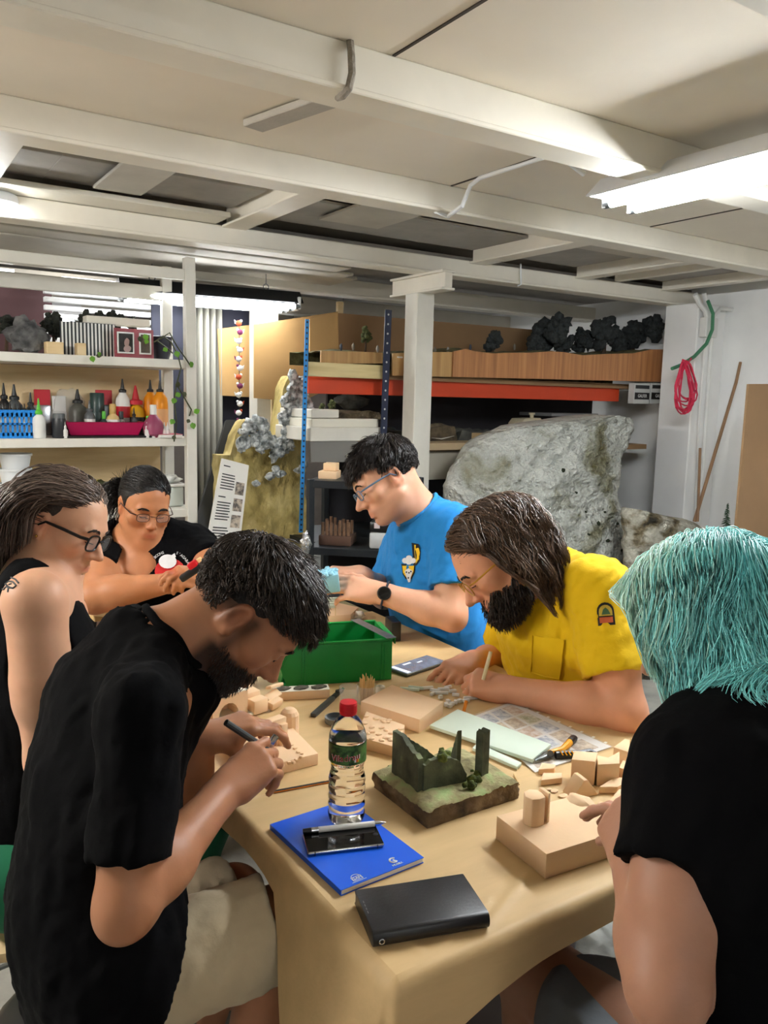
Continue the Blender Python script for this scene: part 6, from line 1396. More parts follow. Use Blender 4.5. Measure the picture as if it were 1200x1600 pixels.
# ------------------------------------------------------------------ E: bearded man in yellow
def person_E():
    global RS
    RS = 1.08; D = lambda x, y, d: DPX(x, y, d*1.09)
    h = Head(D(776, 872, 1.90), imdir(-.72, .66, -.12), imdir(-.62, -.74, .0), 1.08)
    nb = D(862, 905, 1.96); sl = D(935, 922, 1.80); sr = D(835, 920, 2.15); el = D(978, 1112, 1.71); wl = D(800, 1078, 1.83); er = D(778, 1035, 2.22); wr = D(735, 1036, 2.05)
    pel = D(905, 1190, 2.02); pel[2] = .53; front = norm(V(-1, .12, 0)); lat = V(.12, 1, 0)
    t = person(V(pel[0], pel[1], 0), 'long-haired bearded man in yellow pocket T-shirt bent over the table')
    dbg('E', sl, el, wl); dbg('Er', sr, er, wr); dbg('Esp', nb, pel, sl, sr)
    ch = D(872, 985, 1.97)
    rows = [(nb+V(.0, 0, -.05), .12, .075), (ch, .185, .115), (D(882, 1070, 2.0), .165, .115), (pel+V(0, 0, .08), .165, .12), (pel, .165, .12)]
    S = SDF(.025); add_head(S, h); S.cap(h.w(0, -.035, -.04), nb, .055, .060, .03); S.cap(h.w(0, -.0, -.075), nb+front*.03, .045, .055, .03)
    torso(S, [(c, w-.015, d-.012) for c, w, d in rows], front); S.cap(sr, sl, .05, .05, .05)
    arm(S, sl, el, wl, (.055, .050, .043, .046, .029)); arm(S, sr, er, wr, (.055, .05, .043, .046, .029))
    hl, hr = pel-lat*.09, pel+lat*.09; kl, kr = hl+V(-.40, 0, .0), hr+V(-.40, 0, .0)
    leg(S, hl, kl, kl+V(.05, 0, -.43), foot=front); leg(S, hr, kr, kr+V(.05, 0, -.43), foot=front)
    tipsL = hand(S, wl, D(722, 1062, 1.88)-wl, imdir(.05, -.75, -.6), -1, [(.7, .8, .4), (.9, 1.0, .5), (1.0, 1.1, .5), (1.1, 1.1, .5)], .0, (.35, .5, .2), 1.0)
    tipsR = hand(S, wr, D(688, 1062, 1.93)-wr, imdir(.15, -.8, -.5), 1, [(.4, .6, .4), (.45, .6, .4), (.5, .7, .4), (.3, .4, .3)], .06, (.4, .6, .1), 1.0)
    body_mesh(S, .0043, t, h, rgb(222, 160, 126)); lashes_brows(h, t, rgb(30, 22, 18), 1.2)
    C = SDF(.03); sleeve(C, sl, norm(el-sl), .19, .076, .078, .028); sleeve(C, sr, norm(er-sr), .19, .074, .074, .028); torso(C, rows, front, .05); C.cap(sl, nb*.6+sl*.4, .064, .075, .05); C.cap(sr, nb*.6+sr*.4, .064, .075, .05); C.cap(nb+V(0, 0, -.05), ch, .085, .11, .05)
    C.disp(wrinkle(.0065, 42, 6, (.6, .2, 1))); C.disp(wrinkle(.004, 80, 8, (1, 0, .5)))
    nd = norm(h.w(0, -.03, -.05)-nb); C.cap(nb-nd*.012, nb+nd*.2, .075, .09, .004, 's')
    C.plane(pel+V(0, 0, .03), (0, 0, -1)); m_yel = cloth('yellow_cotton', rgb(222, 182, 10), .82); garment(C, 'tshirt', m_yel, t, .006, 1)
    G = SDF(.03); G.cap(hr, hl, .125, .125, .05); G.cap(hr, kr, .105, .075, .03); G.cap(hl, kl, .105, .075, .03); G.cap(kr, kr+V(.05, 0, -.36), .072, .055, .03); G.cap(kl, kl+V(.05, 0, -.36), .072, .055, .03); G.plane(pel+V(0, 0, .07), (0, 0, 1)); garment(G, 'trousers', cloth('dark_trousers', rgb(40, 40, 44), .8), t, .008, 1)
    def at(px, py, lift=0., d0=1.5):
        for _ in range(80):
            dd = C.ev(D(px, py, d0)[None])[0]
            if dd < .0008: break
            d0 += max(dd*.8, .0006)
        return D(px, py, d0-.001-lift)
    def patch(poly, name, mat, lift, parent=t, n=7):
        P = np.array(poly, float); b = B(); g = np.zeros((n, n, 3))
        for i in range(n):
            for j in range(n):
                u_, v_ = i/(n-1), j/(n-1); p = P[0]*(1-u_)*(1-v_)+P[1]*u_*(1-v_)+P[2]*u_*v_+P[3]*(1-u_)*v_; g[i, j] = at(*p, lift)
        b.grid(g); return b.obj(name, mat, parent, 180)
    collar(C, nb, nd, t, m_yel, .075)
    pk = patch([(832, 992), (881, 1000), (874, 1061), (829, 1050)], 'pocket', m_yel, .006)
    b = B(); b.tube([at(832, 992, .006), at(850, 995, .006), at(881, 1000, .006), at(878, 1035, .006), at(874, 1061, .006), at(850, 1057, .006), at(829, 1050, .006), at(831, 1020, .006)], .0020, 5, closed=True); b.obj('pocket_seam', m_yel, pk)
    def fan(poly, name, mat, lift, parent=t):
        P = np.array(poly, float); c = P.mean(0); n = len(P); W = [at(*c, lift)]+[at(*p, lift) for p in c+(P-c)*.55]+[at(*p, lift) for p in P]; b = B(); b.raw(W, [(0, 1+i, 1+(i+1) % n) for i in range(n)]+[(1+i, 1+n+i, 1+n+(i+1) % n, 1+(i+1) % n) for i in range(n)]); return b.obj(name, mat, parent)
    arch = lambda x0, x1, y0, y1, sl_: [(x0, y1)]+[((x0+x1)/2-(x1-x0)/2*math.cos(a), y0+(x1-x0)/2*(1-math.sin(a))) for a in np.linspace(0, math.pi, 9)]+[(x1, y1)]
    sk_ = lambda pp: [(x+(y-940)*.10, y-(x-945)*.08) for x, y in pp]
    bd = fan(sk_(arch(931, 958, 941, 977, 0)), 'sleeve_badge', M('badge_black', rgb(30, 26, 22), .7), .0015)
    fan(sk_(arch(934, 955, 945, 962, 0)), 'badge_yellow', M('badge_yel', rgb(190, 160, 50), .7), .003, bd); fan(sk_([(934, 964), (955, 964), (955, 973), (934, 973)]), 'badge_orange', M('badge_or', rgb(190, 90, 50), .7), .003, bd)
    fan(sk_([(938, 960), (941, 952), (945, 949), (949, 953), (952, 960)]), 'badge_tree', M('badge_gr', rgb(60, 90, 50), .7), .004, bd)
    # hair: long brown waves
    v, q = cap_hair(h, [((0, .0, -.035), (0, .75, -1)), ((0, .082, .05), (0, 1, -.5))], .006, wrinkle(.003, 50, 4), .005)
    np_mesh('hair_cap', v, q, M('hair_base_brown2', rgb(46, 34, 27), .6, var=.3, scale=90, bump=.5, bscale=200), t)
    def mk(p): return ((p[:, 2] > .05) & (p[:, 1] < .08)) | ((p[:, 2] > -.04) & (p[:, 1] < .005))
    def flow(p):
        out = np.zeros_like(p); out[:, 1] = np.where(p[:, 2] > .06, -.5, -.25); out[:, 0] = np.sign(p[:, 0]+1e-6)*.75; out[:, 2] = np.where(np.abs(p[:, 0]) > .05, -.9, -.1); return out
    SH = SDF(.02); SH.cap(h.w(0, -.035, -.04), nb, .055, .060); torso(SH, rows[:3], front); SH.cap(sr, sl, .065, .065)
    ro, nn = scalp(3600, mk, 5, 1.06); P = grow_hair(h, ro, nn, flow, 13, .165, SH, .36, .18, .015, .012, 12, 6, .70, .16, ymax=lambda p: .028-.25*np.clip(-p[:, 2], 0, .08))
    P = clump(P, 150, .8)
    strand_mesh('hair', P, .0012, m_hair, t, hair_cols(len(P), rgb(92, 70, 54), .35).clip(.004, 1))
    # full beard
    r = np.random.default_rng(4); Sh = SDF(.02); add_head(Sh, h)
    pts_ = np.stack([r.uniform(-.068, .068, 4200), r.uniform(.0, .11, 4200), r.uniform(-.125, -.045, 4200)], 1)
    x, y, z = np.abs(pts_[:, 0]), pts_[:, 1], pts_[:, 2]; ok = ((z < -.055-.2*np.clip(.07-x, 0, .03)) | (x > .05)) & ~((x < .02) & (np.abs(z+.072) < .007) & (y > .08)) & ((z < -.05)); pts_ = pts_[ok]; w0 = h.W(pts_)
    for _ in range(3): d, g = Sh.grad(w0); w0 = w0-g*d[:, None]
    k = np.abs(Sh.ev(w0)) < .003; w0 = w0[k]; d, g = Sh.grad(w0); bd_ = norm_rows(g*.45+h.R @ V(0, .25, -.9)*.6+V(0, 0, -.5)+r.normal(0, .12, g.shape))
    L = h.l(w0); ln = np.where((L[:, 2] > -.066) & (np.abs(L[:, 0]) < .03), .018, .036); strand_mesh('beard', np.stack([w0+bd_*(ln*r.uniform(.6, 1.1, len(w0)))[:, None]*(j/5)+r.normal(0, .0012, w0.shape)*j/5 for j in range(6)], 1), .0012, m_hair, t, hair_cols(len(w0), rgb(40, 29, 23), .3).clip(.003, 1))
    glasses(h, t, rgb(196, 150, 60), True, True, .044, .036, .106, .0014, round_=.0)
    # short white stick in the left hand
    a, c = D(755, 1062, 1.84), D(767, 1018, 1.84); b = B(); b.cyl(a, c, .005, seg=10); tag(b.obj('craft_tool', M('pale_wood', rgb(230, 216, 180), .5)), 'short pale stick tool in the yellow-shirted man\'s hand', 'tool')
    q0 = D(735, 1070, 1.9); b = B(); b.box((q0[0], q0[1], T+.008), (.03, .014, .011), rz(.3), .001); tag(b.obj('foam_stick', m_white), 'white foam piece between the yellow-shirted man\'s fingertips', 'foam stick')
# ------------------------------------------------------------------ F: person with turquoise hair, front right
def person_F():
    global RS
    RS = 1.0
    h = Head(D(1108, 972, 1.17), imdir(-.66, .42, .58), imdir(-.22, -.92, .25), .98)
    nb = D(1172, 1128, 1.06); sl = D(1082, 1212, .99); sr = D(1340, 1215, .99); el = D(1042, 1545, .89); wl = D(992, 1345, 1.03); er = D(1300, 1500, 1.0); wr = D(1080, 1330, 1.12)
    pel = V(*D(1190, 1500, .93)[:2], .52); front = norm(V(-.25, 1, 0)); lat = norm(np.cross(front, V(0, 0, 1)))
    t = person(V(pel[0], pel[1], 0), 'person with turquoise hair and black T-shirt seen from behind at right')
    dbg('F', sl, el, wl); dbg('Fr', sr, er, wr); dbg('Fsp', nb, pel, sl, sr)
    ch = D(1205, 1290, 1.02)
    rows = [(nb+V(0, 0, -.05), .12, .075), (ch, .175, .105), (ch*.5+pel*.5, .155, .105), (pel+V(0, 0, .05), .16, .115), (pel, .17, .12)]
    S = SDF(.025); add_head(S, h, True, .95); S.cap(h.w(0, -.035, -.04), nb, .050, .055, .03); S.cap(h.w(0, 0, -.075), nb+front*.03, .04, .05, .03)
    torso(S, [(c, w-.012, d-.012) for c, w, d in rows], front); S.cap(sr, sl, .048, .048, .05)
    arm(S, sl, el, wl, (.054, .050, .042, .043, .028)); arm(S, sr, er, wr, (.056, .05, .044, .044, .029))
    hl, hr = pel-lat*.09, pel+lat*.09; kl = hl+norm(V(-.75, .5, -.0))*.41; kr = hr+V(0, .42, 0)
    leg(S, hl, kl, kl+V(.03, -.03, -.43), (.095, .066, .06, .04), foot=front); leg(S, hr, kr, kr+V(0, -.05, -.43), (.095, .066, .06, .04), foot=front)
    hand(S, wl, D(962, 1262, 1.12)-wl, imdir(-.75, -.35, -.5), -1, [(.5, .6, .3), (.6, .7, .3), (.7, .8, .4), (.8, .8, .4)], .02, (.3, .5, .2), .95)
    hand(S, wr, D(985, 1262, 1.2)-wr, imdir(.1, -.9, .1), 1, REST, .02, (.4, .4, .2), .95)
    body_mesh(S, .0042, t, h, rgb(184, 134, 108)); lashes_brows(h, t, rgb(60, 48, 40))
    C = SDF(.03); ua = norm(el-sl); sleeve(C, sl, ua, .115, .074, .078, .028); sleeve(C, sr, norm(er-sr), .15, .08, .08, .028); torso(C, rows, front, .05); C.cap(sl, nb*.6+sl*.4, .066, .075, .05); C.cap(sr, nb*.6+sr*.4, .066, .075, .05); C.cap(nb+V(0, 0, -.05), ch, .085, .11, .05)
    C.disp(wrinkle(.006, 42, 6, (.3, .2, 1)))
    nd = norm(h.w(0, -.03, -.05)-nb); C.cap(nb-nd*.012, nb+nd*.2, .070, .085, .004, 's')
    C.plane(pel+V(0, 0, -.02), (0, 0, -1)); garment(C, 'tshirt', cloth('black_cotton', rgb(6, 6, 8)), t, .0065, 1)
    collar(C, nb, nd, t, M('black_cotton'), .070)
    G = SDF(.03); kd = norm(kl-hl); kd2 = norm(kr-hr); G.cap(hr, hl, .125, .125, .05); G.cap(hl, hl+kd*.27, .112, .106, .03); G.cap(hr, hr+kd2*.27, .112, .106, .03); G.disp(wrinkle(.004, 50, 9)); G.plane(pel+V(0, 0, .07), (0, 0, 1)); garment(G, 'shorts', cloth('grey_denim', rgb(120, 125, 132), .85), t, .007, 1)
    v, q = cap_hair(h, [((0, .0, -.04), (0, .95, -1)), ((0, .085, .04), (0, 1, -.4))], .006, wrinkle(.003, 40, 4), .005)
    np_mesh('hair_cap', v, q, M('hair_base_teal', rgb(84, 176, 172), .6, var=.25, scale=60, bump=.5, bscale=200), t)
    def mk(p): return ((p[:, 2] > .05) & (p[:, 1] < .062)) | ((p[:, 2] > -.045) & (p[:, 1] < .02))
    def flow(p):
        out = np.zeros_like(p); out[:, 1] = np.where(p[:, 1] > .05, .1, -.15); out[:, 0] = np.sign(p[:, 0]+1e-6)*.7; out[:, 2] = np.where(p[:, 2] > .09, -.1, -.9); return out
    SH = SDF(.02); SH.cap(h.w(0, -.035, -.04), nb, .050, .055); torso(SH, rows[:3], front); SH.cap(sr, sl, .06, .06)
    ro, nn = scalp(7000, mk, 5, 1.06); P = grow_hair(h, ro, nn, flow, 15, .25, SH, .45, .14, .014, .010, 11, 6, .70, .17, ymax=lambda p: .045)
    tp = np.clip((ro[:, 2]-.05)/.06+(ro[:, 1]-.02)/.08+rng.normal(0, .35, len(ro)), 0, 1)[:, None]; cl = tp*V(rgb(216, 250, 232))+(1-tp)*V(rgb(146, 232, 232)); cl = cl*(1+.25*rng.normal(0, 1, (len(P), 1))).clip(.35, 1.9)
    P = clump(P, 330, .75)
    strand_mesh('hair', P, .0009, m_hair, t, cl)
for f_ in (person_B, person_C, person_D, person_E, person_F): f_()
# ================================================================== BACK OF THE ROOM: SHEETS, RACK, ROCKS, WALL
def quadprism(pp, y, dep, name, mat, parent=None, smooth=35, bev=0.):
    """outline in pixels on plane y, given thickness"""
    W = [ony(*p, y) for p in pp]; b = B(); b.prism([(w[0], w[2]) for w in W], dep, (0, y, 0), np.array([[1, 0, 0], [0, 0, 1], [0, 1, 0.]]), bev); return b.obj(name, mat, parent, smooth)
# grey curtain
g = np.zeros((40, 2, 3))
for i in range(40):
    x0 = ony(296+i*1.35, 640, 4.55)[0]
    for j in range(2): g[i, j] = (x0, 4.55+.03*math.sin(i*.85), (.02, 1.98)[j])
b = B(); b.grid(g); o_ = b.obj('curtain', M('grey_curtain', rgb(150, 148, 138), .8, var=.1, stretch=(10, 10, 1)), None, 180); tag(o_, 'grey-beige pleated curtain behind the end of the left shelf', 'curtain')
sm = o_.modifiers.new('s', 'SOLIDIFY'); sm.thickness = .004
# cardboard sheets
tag(quadprism([(340, 514), (412, 505), (415, 622), (345, 618)], 4.52, .008, 'cardboard_sheet', m_card), 'narrow cardboard sheet hanging left of the grey post', 'cardboard')
tag(quadprism([(397, 507), (528, 487), (530, 600), (470, 628), (397, 622)], 4.30, .008, 'cardboard_sheet', m_card), 'large cardboard sheet between the grey post and the rack', 'cardboard')
for px, lab in ((428, 'left timber batten above the large cardboard sheet'), (530, 'right timber batten above the large cardboard sheet')):
    a = ony(px, 470, 4.34); b = B(); b.box2((a[0]-.018, 4.32, .0), (a[0]+.018, 4.345, 2.06)); tag(b.obj('batten', m_ply), lab, 'batten', 'timber battens')
tag(quadprism([(345, 622), (470, 625), (470, 720), (345, 720)], 4.75, .02, 'dark_sheet', M('dark_sheet', rgb(52, 54, 58), .5, var=.3, scale=3)), 'dark sheet below the cardboard', 'board')
# hanging bird string
t = thing('hanging_garland', ony(373, 500, 4.28), 'string of colourful fabric birds hanging beside the grey post', 'garland'); gc = [(206, 84, 50), (120, 50, 90), (60, 70, 130), (180, 60, 70), (90, 120, 60), (210, 140, 50)]
b = B(); b.tube([ony(374, 500, 4.28), ony(374, 668, 4.28)], .002, 5); b.obj('cord', k_dk, t)
for k in range(12):
    c = ony(374+(k % 2)*2-1, 505+k*14, 4.27); m_ = M('bird%d' % (k % 6), rgb(*gc[k % 6]), .8); b = B(); b.blob(c, (.018, .014, .016), 2, .15, 3, k); bd = b.obj('bird', m_, t, 60)
    b = B(); b.blob(c+V(.014*(-1)**k, 0, .013), .008, 2, .05); b.obj('bird_head', M('bird%d' % ((k+2) % 6)), bd, 60)
    b = B(); b.prism([(0, 0), (-.026*(-1)**k, .018), (-.022*(-1)**k, -.004)], .003, c, np.array([[1, 0, 0], [0, 0, 1], [0, 1, 0.]])); b.obj('bird_tail', M('bird%d' % ((k+3) % 6)), bd)
# leaning dark board and printed panel
def lean(p_bot_l, p_bot_r, p_top_r, p_top_l, yb, yt, th, name, mat):
    W = [ony(*p_bot_l, yb), ony(*p_bot_r, yb), ony(*p_top_r, yt), ony(*p_top_l, yt)]; n = norm(np.cross(W[1]-W[0], W[3]-W[0])); n = n if n[1] > 0 else -n
    b = B(); P = W+[w+n*th for w in W]; b.raw(P, [(0, 1, 2, 3), (7, 6, 5, 4)]+[(i, 4+i, 4+(i+1) % 4, (i+1) % 4) for i in range(4)]); return b, W, n
b, W, n = lean((296, 850), (330, 850), (378, 656), (354, 656), 4.08, 4.3, .03, '', None); tag(b.obj('leaning_board', cw('char_board', 52, 52, 50, .6)), 'charcoal framed board leaning beside the printed panel', 'board')
b, W, n = lean((318, 875), (372, 875), (389, 727), (347, 716), 3.62, 3.72, .012, '', None); t = thing('printed_panel', W[0], 'white printed information panel leaning against the yellow mountain model', 'panel'); b.obj('board', m_paper, t)
def bl(u_, v_, lift=.001): return W[0]*(1-u_)*(1-v_)+W[1]*u_*(1-v_)+W[3]*(1-u_)*v_+W[2]*u_*v_-n*lift
for k in range(30):
    v_ = .93-k*.028
    if k in (1, 2, 9, 10, 12, 20, 21): continue
    u1 = .34 if k in (0, 11) else random.uniform(.5, .58); b = B(); b.raw([bl(.1, v_), bl(u1, v_), bl(u1, v_+.011), bl(.1, v_+.011)], [(0, 1, 2, 3)]); ln_ = b.obj('text_line', m_print, t)
for k, v_ in enumerate((.80, .63, .46, .28)): b = B(); b.raw([bl(.62, v_-.13), bl(.92, v_-.13), bl(.92, v_), bl(.62, v_)], [(0, 1, 2, 3)]); b.obj('photo', M('panelphoto%d' % k, rgb(196, 180, 160), .5, col2=rgb(70, 64, 60), scale=40, thr=(.4, .6)), t)
# yellow mountain model with silver rocky crest
t = thing('mountain_model', ony(420, 850, 3.9)*V(1, 1, 0), 'ochre mountain model with silver rocky crest behind the printed panel', 'model'); m_och = steps_mat('ochre_foam', [(.3, rgb(140, 122, 66)), (.5, rgb(190, 170, 106)), (.72, rgb(214, 196, 138))], 9, .85, .9, 34, bdist=.02, stretch=(1, 1, .6))
m_sil = steps_mat('silver_rock', [(.3, rgb(70, 76, 76)), (.48, rgb(160, 166, 166)), (.62, rgb(222, 226, 226))], 36, .5, .9, 90, bdist=.01)
crest = [(365, 712), (378, 680), (392, 658), (405, 656), (413, 668), (425, 690), (438, 698), (448, 680), (452, 650), (456, 615), (462, 592), (466, 585), (474, 600), (482, 640)]
out = [(345, 850), (362, 760)]+crest+[(482, 850)]
cx = np.array([ony(x, y_, 3.95)[[0, 2]] for x, y_ in crest]); n_ = 46; m_ = 60; G = np.zeros((n_, m_, 3)); xs = np.linspace(cx[0, 0]-.06, cx[-1, 0]+.02, n_)
for i, x in enumerate(xs):
    zt = np.interp(x, cx[:, 0], cx[:, 1])
    for j in range(m_):
        z = zt*(j/(m_-1)); q = V(x, 3.9, z); G[i, j] = (x, 3.92+.14*(z/1.6)-.05*fnoise(q*V(1, 1, .6), 7, 3)-.03*fnoise(q, 22, 5), z)
b = B(); b.grid(G); Gb = G.copy(); Gb[..., 1] += .10; b.grid(Gb)
for j in (0, m_-1): b.grid(np.stack([G[:, j], Gb[:, j]], 1))
for i in (0, n_-1): b.grid(np.stack([G[i], Gb[i]], 1))
b.obj('slope', m_och, t, 180)
def along(pp, n): 
    P = np.array(pp, float); d = np.r_[0, np.cumsum(np.linalg.norm(np.diff(P, axis=0), axis=1))]; s = np.linspace(0, d[-1], n); return np.stack([np.interp(s, d, P[:, k]) for k in (0, 1)], 1)
for k, (x, y_) in enumerate(along(crest[1:], 150)):
    c = ony(x+random.gauss(0, 6), y_+abs(random.gauss(5, 12)), 3.90); b = B(); b.blob(c, (random.uniform(.014, .030), .024, random.uniform(.016, .034)), 2, .6, 5, k); b.obj('crag', m_sil, t, 60)
for k, (x, y_) in enumerate([(402, 695), (406, 702), (420, 745), (424, 742), (436, 742), (440, 740), (400, 755), (472, 730), (476, 725), (466, 735)]):
    c = ony(x, y_, 3.86); b = B(); b.blob(c, (.022, .02, .018), 2, .5, 4, k+9); b.obj('crag', m_sil, t, 60)
# ---- slotted angle rack
RY = 3.62
rk = thing('storage_rack', (3.2, RY+.3, 0), 'heavy storage rack with blue uprights, orange beam and landscape models', 'rack')
m_sky = cw('sky_blue', 40, 140, 214, .4); m_navy = cw('navy_steel', 34, 42, 66, .4); m_orange = cw('rack_orange', 206, 70, 34, .5); m_beige = cw('rack_beige', 190, 184, 168, .5)
def slotted(pt, pb, w, y, mat_face, mat_side, n, side=True):
    a, c = ony(*pt, y), ony(*pb, y); dv = norm(c-a); L_ = np.linalg.norm(c-a); R = frame(dv, (0, -1, 0)); b = B(); b.box((a+c)/2, (L_, w, .003), R); up_ = b.obj('upright', mat_face, rk)
    b = B(); b.box((a+c)/2+R @ V(0, w/2 if R[0, 1] > 0 else -w/2, -.02), (L_, .003, .04), R); b.obj('upright_flange', mat_side, rk)
    hm = M('slot_pale', rgb(205, 205, 200), .6); 
    for k in range(n):
        q = a+dv*L_*(k+.5)/n; b = B(); b.lathe([(.0055, 0), (.0055, .0012)], q+R @ V(0, 0, .0014), 8, R); b.obj('hole', hm if mat_face is m_navy else m_navy, up_)
slotted((480, 499), (470, 832), .022, RY-.02, m_sky, k_dk, 40)
slotted((607, 484), (592, 860), .04, RY-.03, m_navy, k_dk, 26)
b, lo, hi = pbox(482, 568, 598, 590, RY, .03); b.obj('timber_front', steps_mat('pale_pine', [(.3, rgb(206, 186, 130)), (.6, rgb(226, 208, 156))], 3, .6, .05, 60, stretch=(1, 6, 12)), rk)
zb = lo[2]; b = B(); b.box2((lo[0]+.3, RY+.03, zb), (4.55, RY+.62, zb+.03)); b.obj('upper_deck', m_card_dark, rk)
b, lo2, hi2 = pbox(482, 592, 968, 621, RY+.06, .05); b.obj('orange_beam', m_orange, rk)
# middle deck with beige beam, gusset
b, lo3, hi3 = pbox(640, 692, 800, 703, RY-.02, .62); b.obj('middle_deck', cw('deck_pine', 200, 176, 140, .6), rk)
b, lo4, hi4 = pbox(640, 703, 835, 747, RY+.02, .05); b.obj('beige_beam', m_beige, rk)
b = B(); b.box2((lo2[0]+.3, RY+.02, lo3[2]-.02), (4.5, RY+.62, lo3[2]+.012)); b.obj('middle_deck', m_card_dark, rk)
quadprism([(484, 676), (560, 690), (600, 722), (486, 722)], RY+.0, .02, 'gusset_plate', cw('gusset', 128, 126, 122, .5, metal=.3), rk)
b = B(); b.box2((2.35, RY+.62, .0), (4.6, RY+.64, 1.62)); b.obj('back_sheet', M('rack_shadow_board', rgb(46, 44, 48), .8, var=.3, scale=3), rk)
b = B(); b.box2((1.98, RY+.1, .70), (4.5, RY+.6, .73)); b.obj('lower_deck', k_dk, rk)
# white trays on the middle deck, left
z0 = hi3[2]
for k, (px0, px1, py0, py1, mt, lab) in enumerate(((485, 600, 668, 690, m_white_paint, 'wide white model tray on the middle rack deck, bottom one'), (487, 592, 655, 668, m_foamw, 'cream model tray stacked above the wide white tray'), (487, 530, 640, 653, m_white_paint, 'short white tray on top of the tray stack'))):
    a, c = ony(px0, py1, RY-.01+.02*k), ony(px1, py0, RY-.01+.02*k); b = B(); b.box2((a[0], RY-.01+.02*k, min(a[2], c[2])), (c[0], RY+.4, max(a[2], c[2])), .004, 1); tag(b.obj('model_tray', mt), lab, 'tray', 'white model trays')
def terrain(px0, px1, pyt, pyb, y, dep, amp, name, mat, label, seed=0, n=36):
    a, c = ony(px0, pyb, y), ony(px1, pyb, y); zt = ony((px0+px1)/2, pyt, y)[2]; zb_ = a[2]; g = np.zeros((n, 14, 3))
    for i in range(n):
        for j in range(14):
            x = a[0]+(c[0]-a[0])*i/(n-1); yy = y+dep*j/13; e = min(i, n-1-i, 4)/4; g[i, j] = (x, yy, zb_+(zt-zb_)*(.55+.45*fnoise(V(x, yy, 0), 9, seed))*e+.004)
    b = B(); b.grid(g); gb = g.copy(); gb[..., 2] = zb_; b.grid(gb); b.grid(np.stack([g[:, 0], gb[:, 0]], 1)); b.grid(np.stack([g[:, -1], gb[:, -1]], 1)); b.grid(np.stack([g[0], gb[0]], 1)); b.grid(np.stack([g[-1], gb[-1]], 1))
    return tag(b.obj(name, mat, None, 180), label, 'model')
m_ter = steps_mat('terrain_brown', [(.3, rgb(52, 44, 34)), (.55, rgb(96, 84, 64)), (.78, rgb(138, 124, 96))], 14, .95, .7, 60)
m_terg = steps_mat('terrain_grey', [(.35, rgb(50, 52, 50)), (.6, rgb(88, 88, 80))], 12, .95, .7, 60)
terrain(527, 600, 640, 655, RY+.1, .3, .02, 'terrain_model', m_ter, 'dark terrain model on top of the tray stack', 3)
b = B(); c = ony(550, 627, RY+.45); b.blob(c, (.10, .08, .05), 3, .3, 3, 4); tag(b.obj('model_hill', m_terg, None, 60), 'grey-brown domed hill model behind the terrain', 'model')
model_tree(519, 633, 9, 650, RY+.12, ony(519, 648, RY+.12)[2], 'small green model tree on the tray stack', m_treeg, seed=2); model_tree(503, 635, 6, 650, RY+.12, ony(503, 648, RY+.12)[2], 'tiny yellow-green model tree on the tray stack', m_treeg, seed=3)
terrain(612, 640, 660, 690, RY+.15, .25, .02, 'terrain_model', m_terg, 'grey terrain piece left of the white post', 5)
terrain(668, 715, 662, 690, RY+.18, .25, .02, 'terrain_model', m_ter, 'brown terrain piece right of the white post', 6); terrain(715, 770, 660, 690, RY+.2, .25, .02, 'terrain_model', m_terg, 'terrain piece strewn with grey branches on the middle deck', 8)
b, lo, hi = pbox(762, 678, 812, 690, RY+.05, .2); tag(b.obj('timber_offcut', m_ply), 'pale timber offcut at the right of the middle deck', 'offcut')
for k, (x, y_) in enumerate(((667, 686), (680, 688))): pass
a = ony(690, 684, RY+.05); b = B(); b.tube([a+V(-.07, 0, 0), a+V(0, 0, -.006), a+V(.09, 0, .01)], [.002, .012, .002], 8, flat=.3); tag(b.obj('white_strip', m_white_paint), 'curved white strip lying on the middle deck', 'strip')
t = thing('cream_case', ony(830, 676, RY+.15), 'cream plastic case with round knob on the middle deck', 'case'); quadprism([(816, 676), (814, 662), (820, 654), (845, 653), (850, 660), (850, 676)], RY+.12, .12, 'body', cw('cream_case', 206, 196, 166, .5), t, 35, .004)
b = B(); c = ony(831, 649, RY+.18); b.lathe([(.012, -.015), (.012, .004), (.02, .006), (.02, .016), (.002, .018)], c, 16); b.obj('knob', cw('cream_case', 0, 0, 0), t)
for k in range(4): c = ony(836+k*3.6, 671, RY+.118); b = B(); b.lathe([(.004, 0), (.004, .003)], c, 10, frame((1, 0, 0), (0, -1, 0))); b.obj('slot', k_dk, t)
b, lo, hi = pbox(862, 646, 935, 651, RY+.1, .3); tag(b.obj('grey_board', cw('gboard', 120, 120, 120)), 'flat grey board across the two white drums', 'board')
for k, px in enumerate((882, 914)):
    c = ony(px, 672, RY+.2); hh = ony(px, 652, RY+.2)[2]-c[2]; t = thing('white_drum', c, ('left', 'right')[k]+' short white drum with dark holes on the middle deck', 'drum', 'white drums'); b = B(); b.lathe([(.055, 0), (.055, hh)], c, 24); b.obj('drum', k_white, t)
    for q in (-1, 0, 1): p = c+V(.025*q, -.052, hh*.5); b = B(); b.lathe([(.008, 0), (.008, .006)], p, 12, frame((1, 0, 0), (0, -1, 0))); b.obj('hole', k_dk, t)
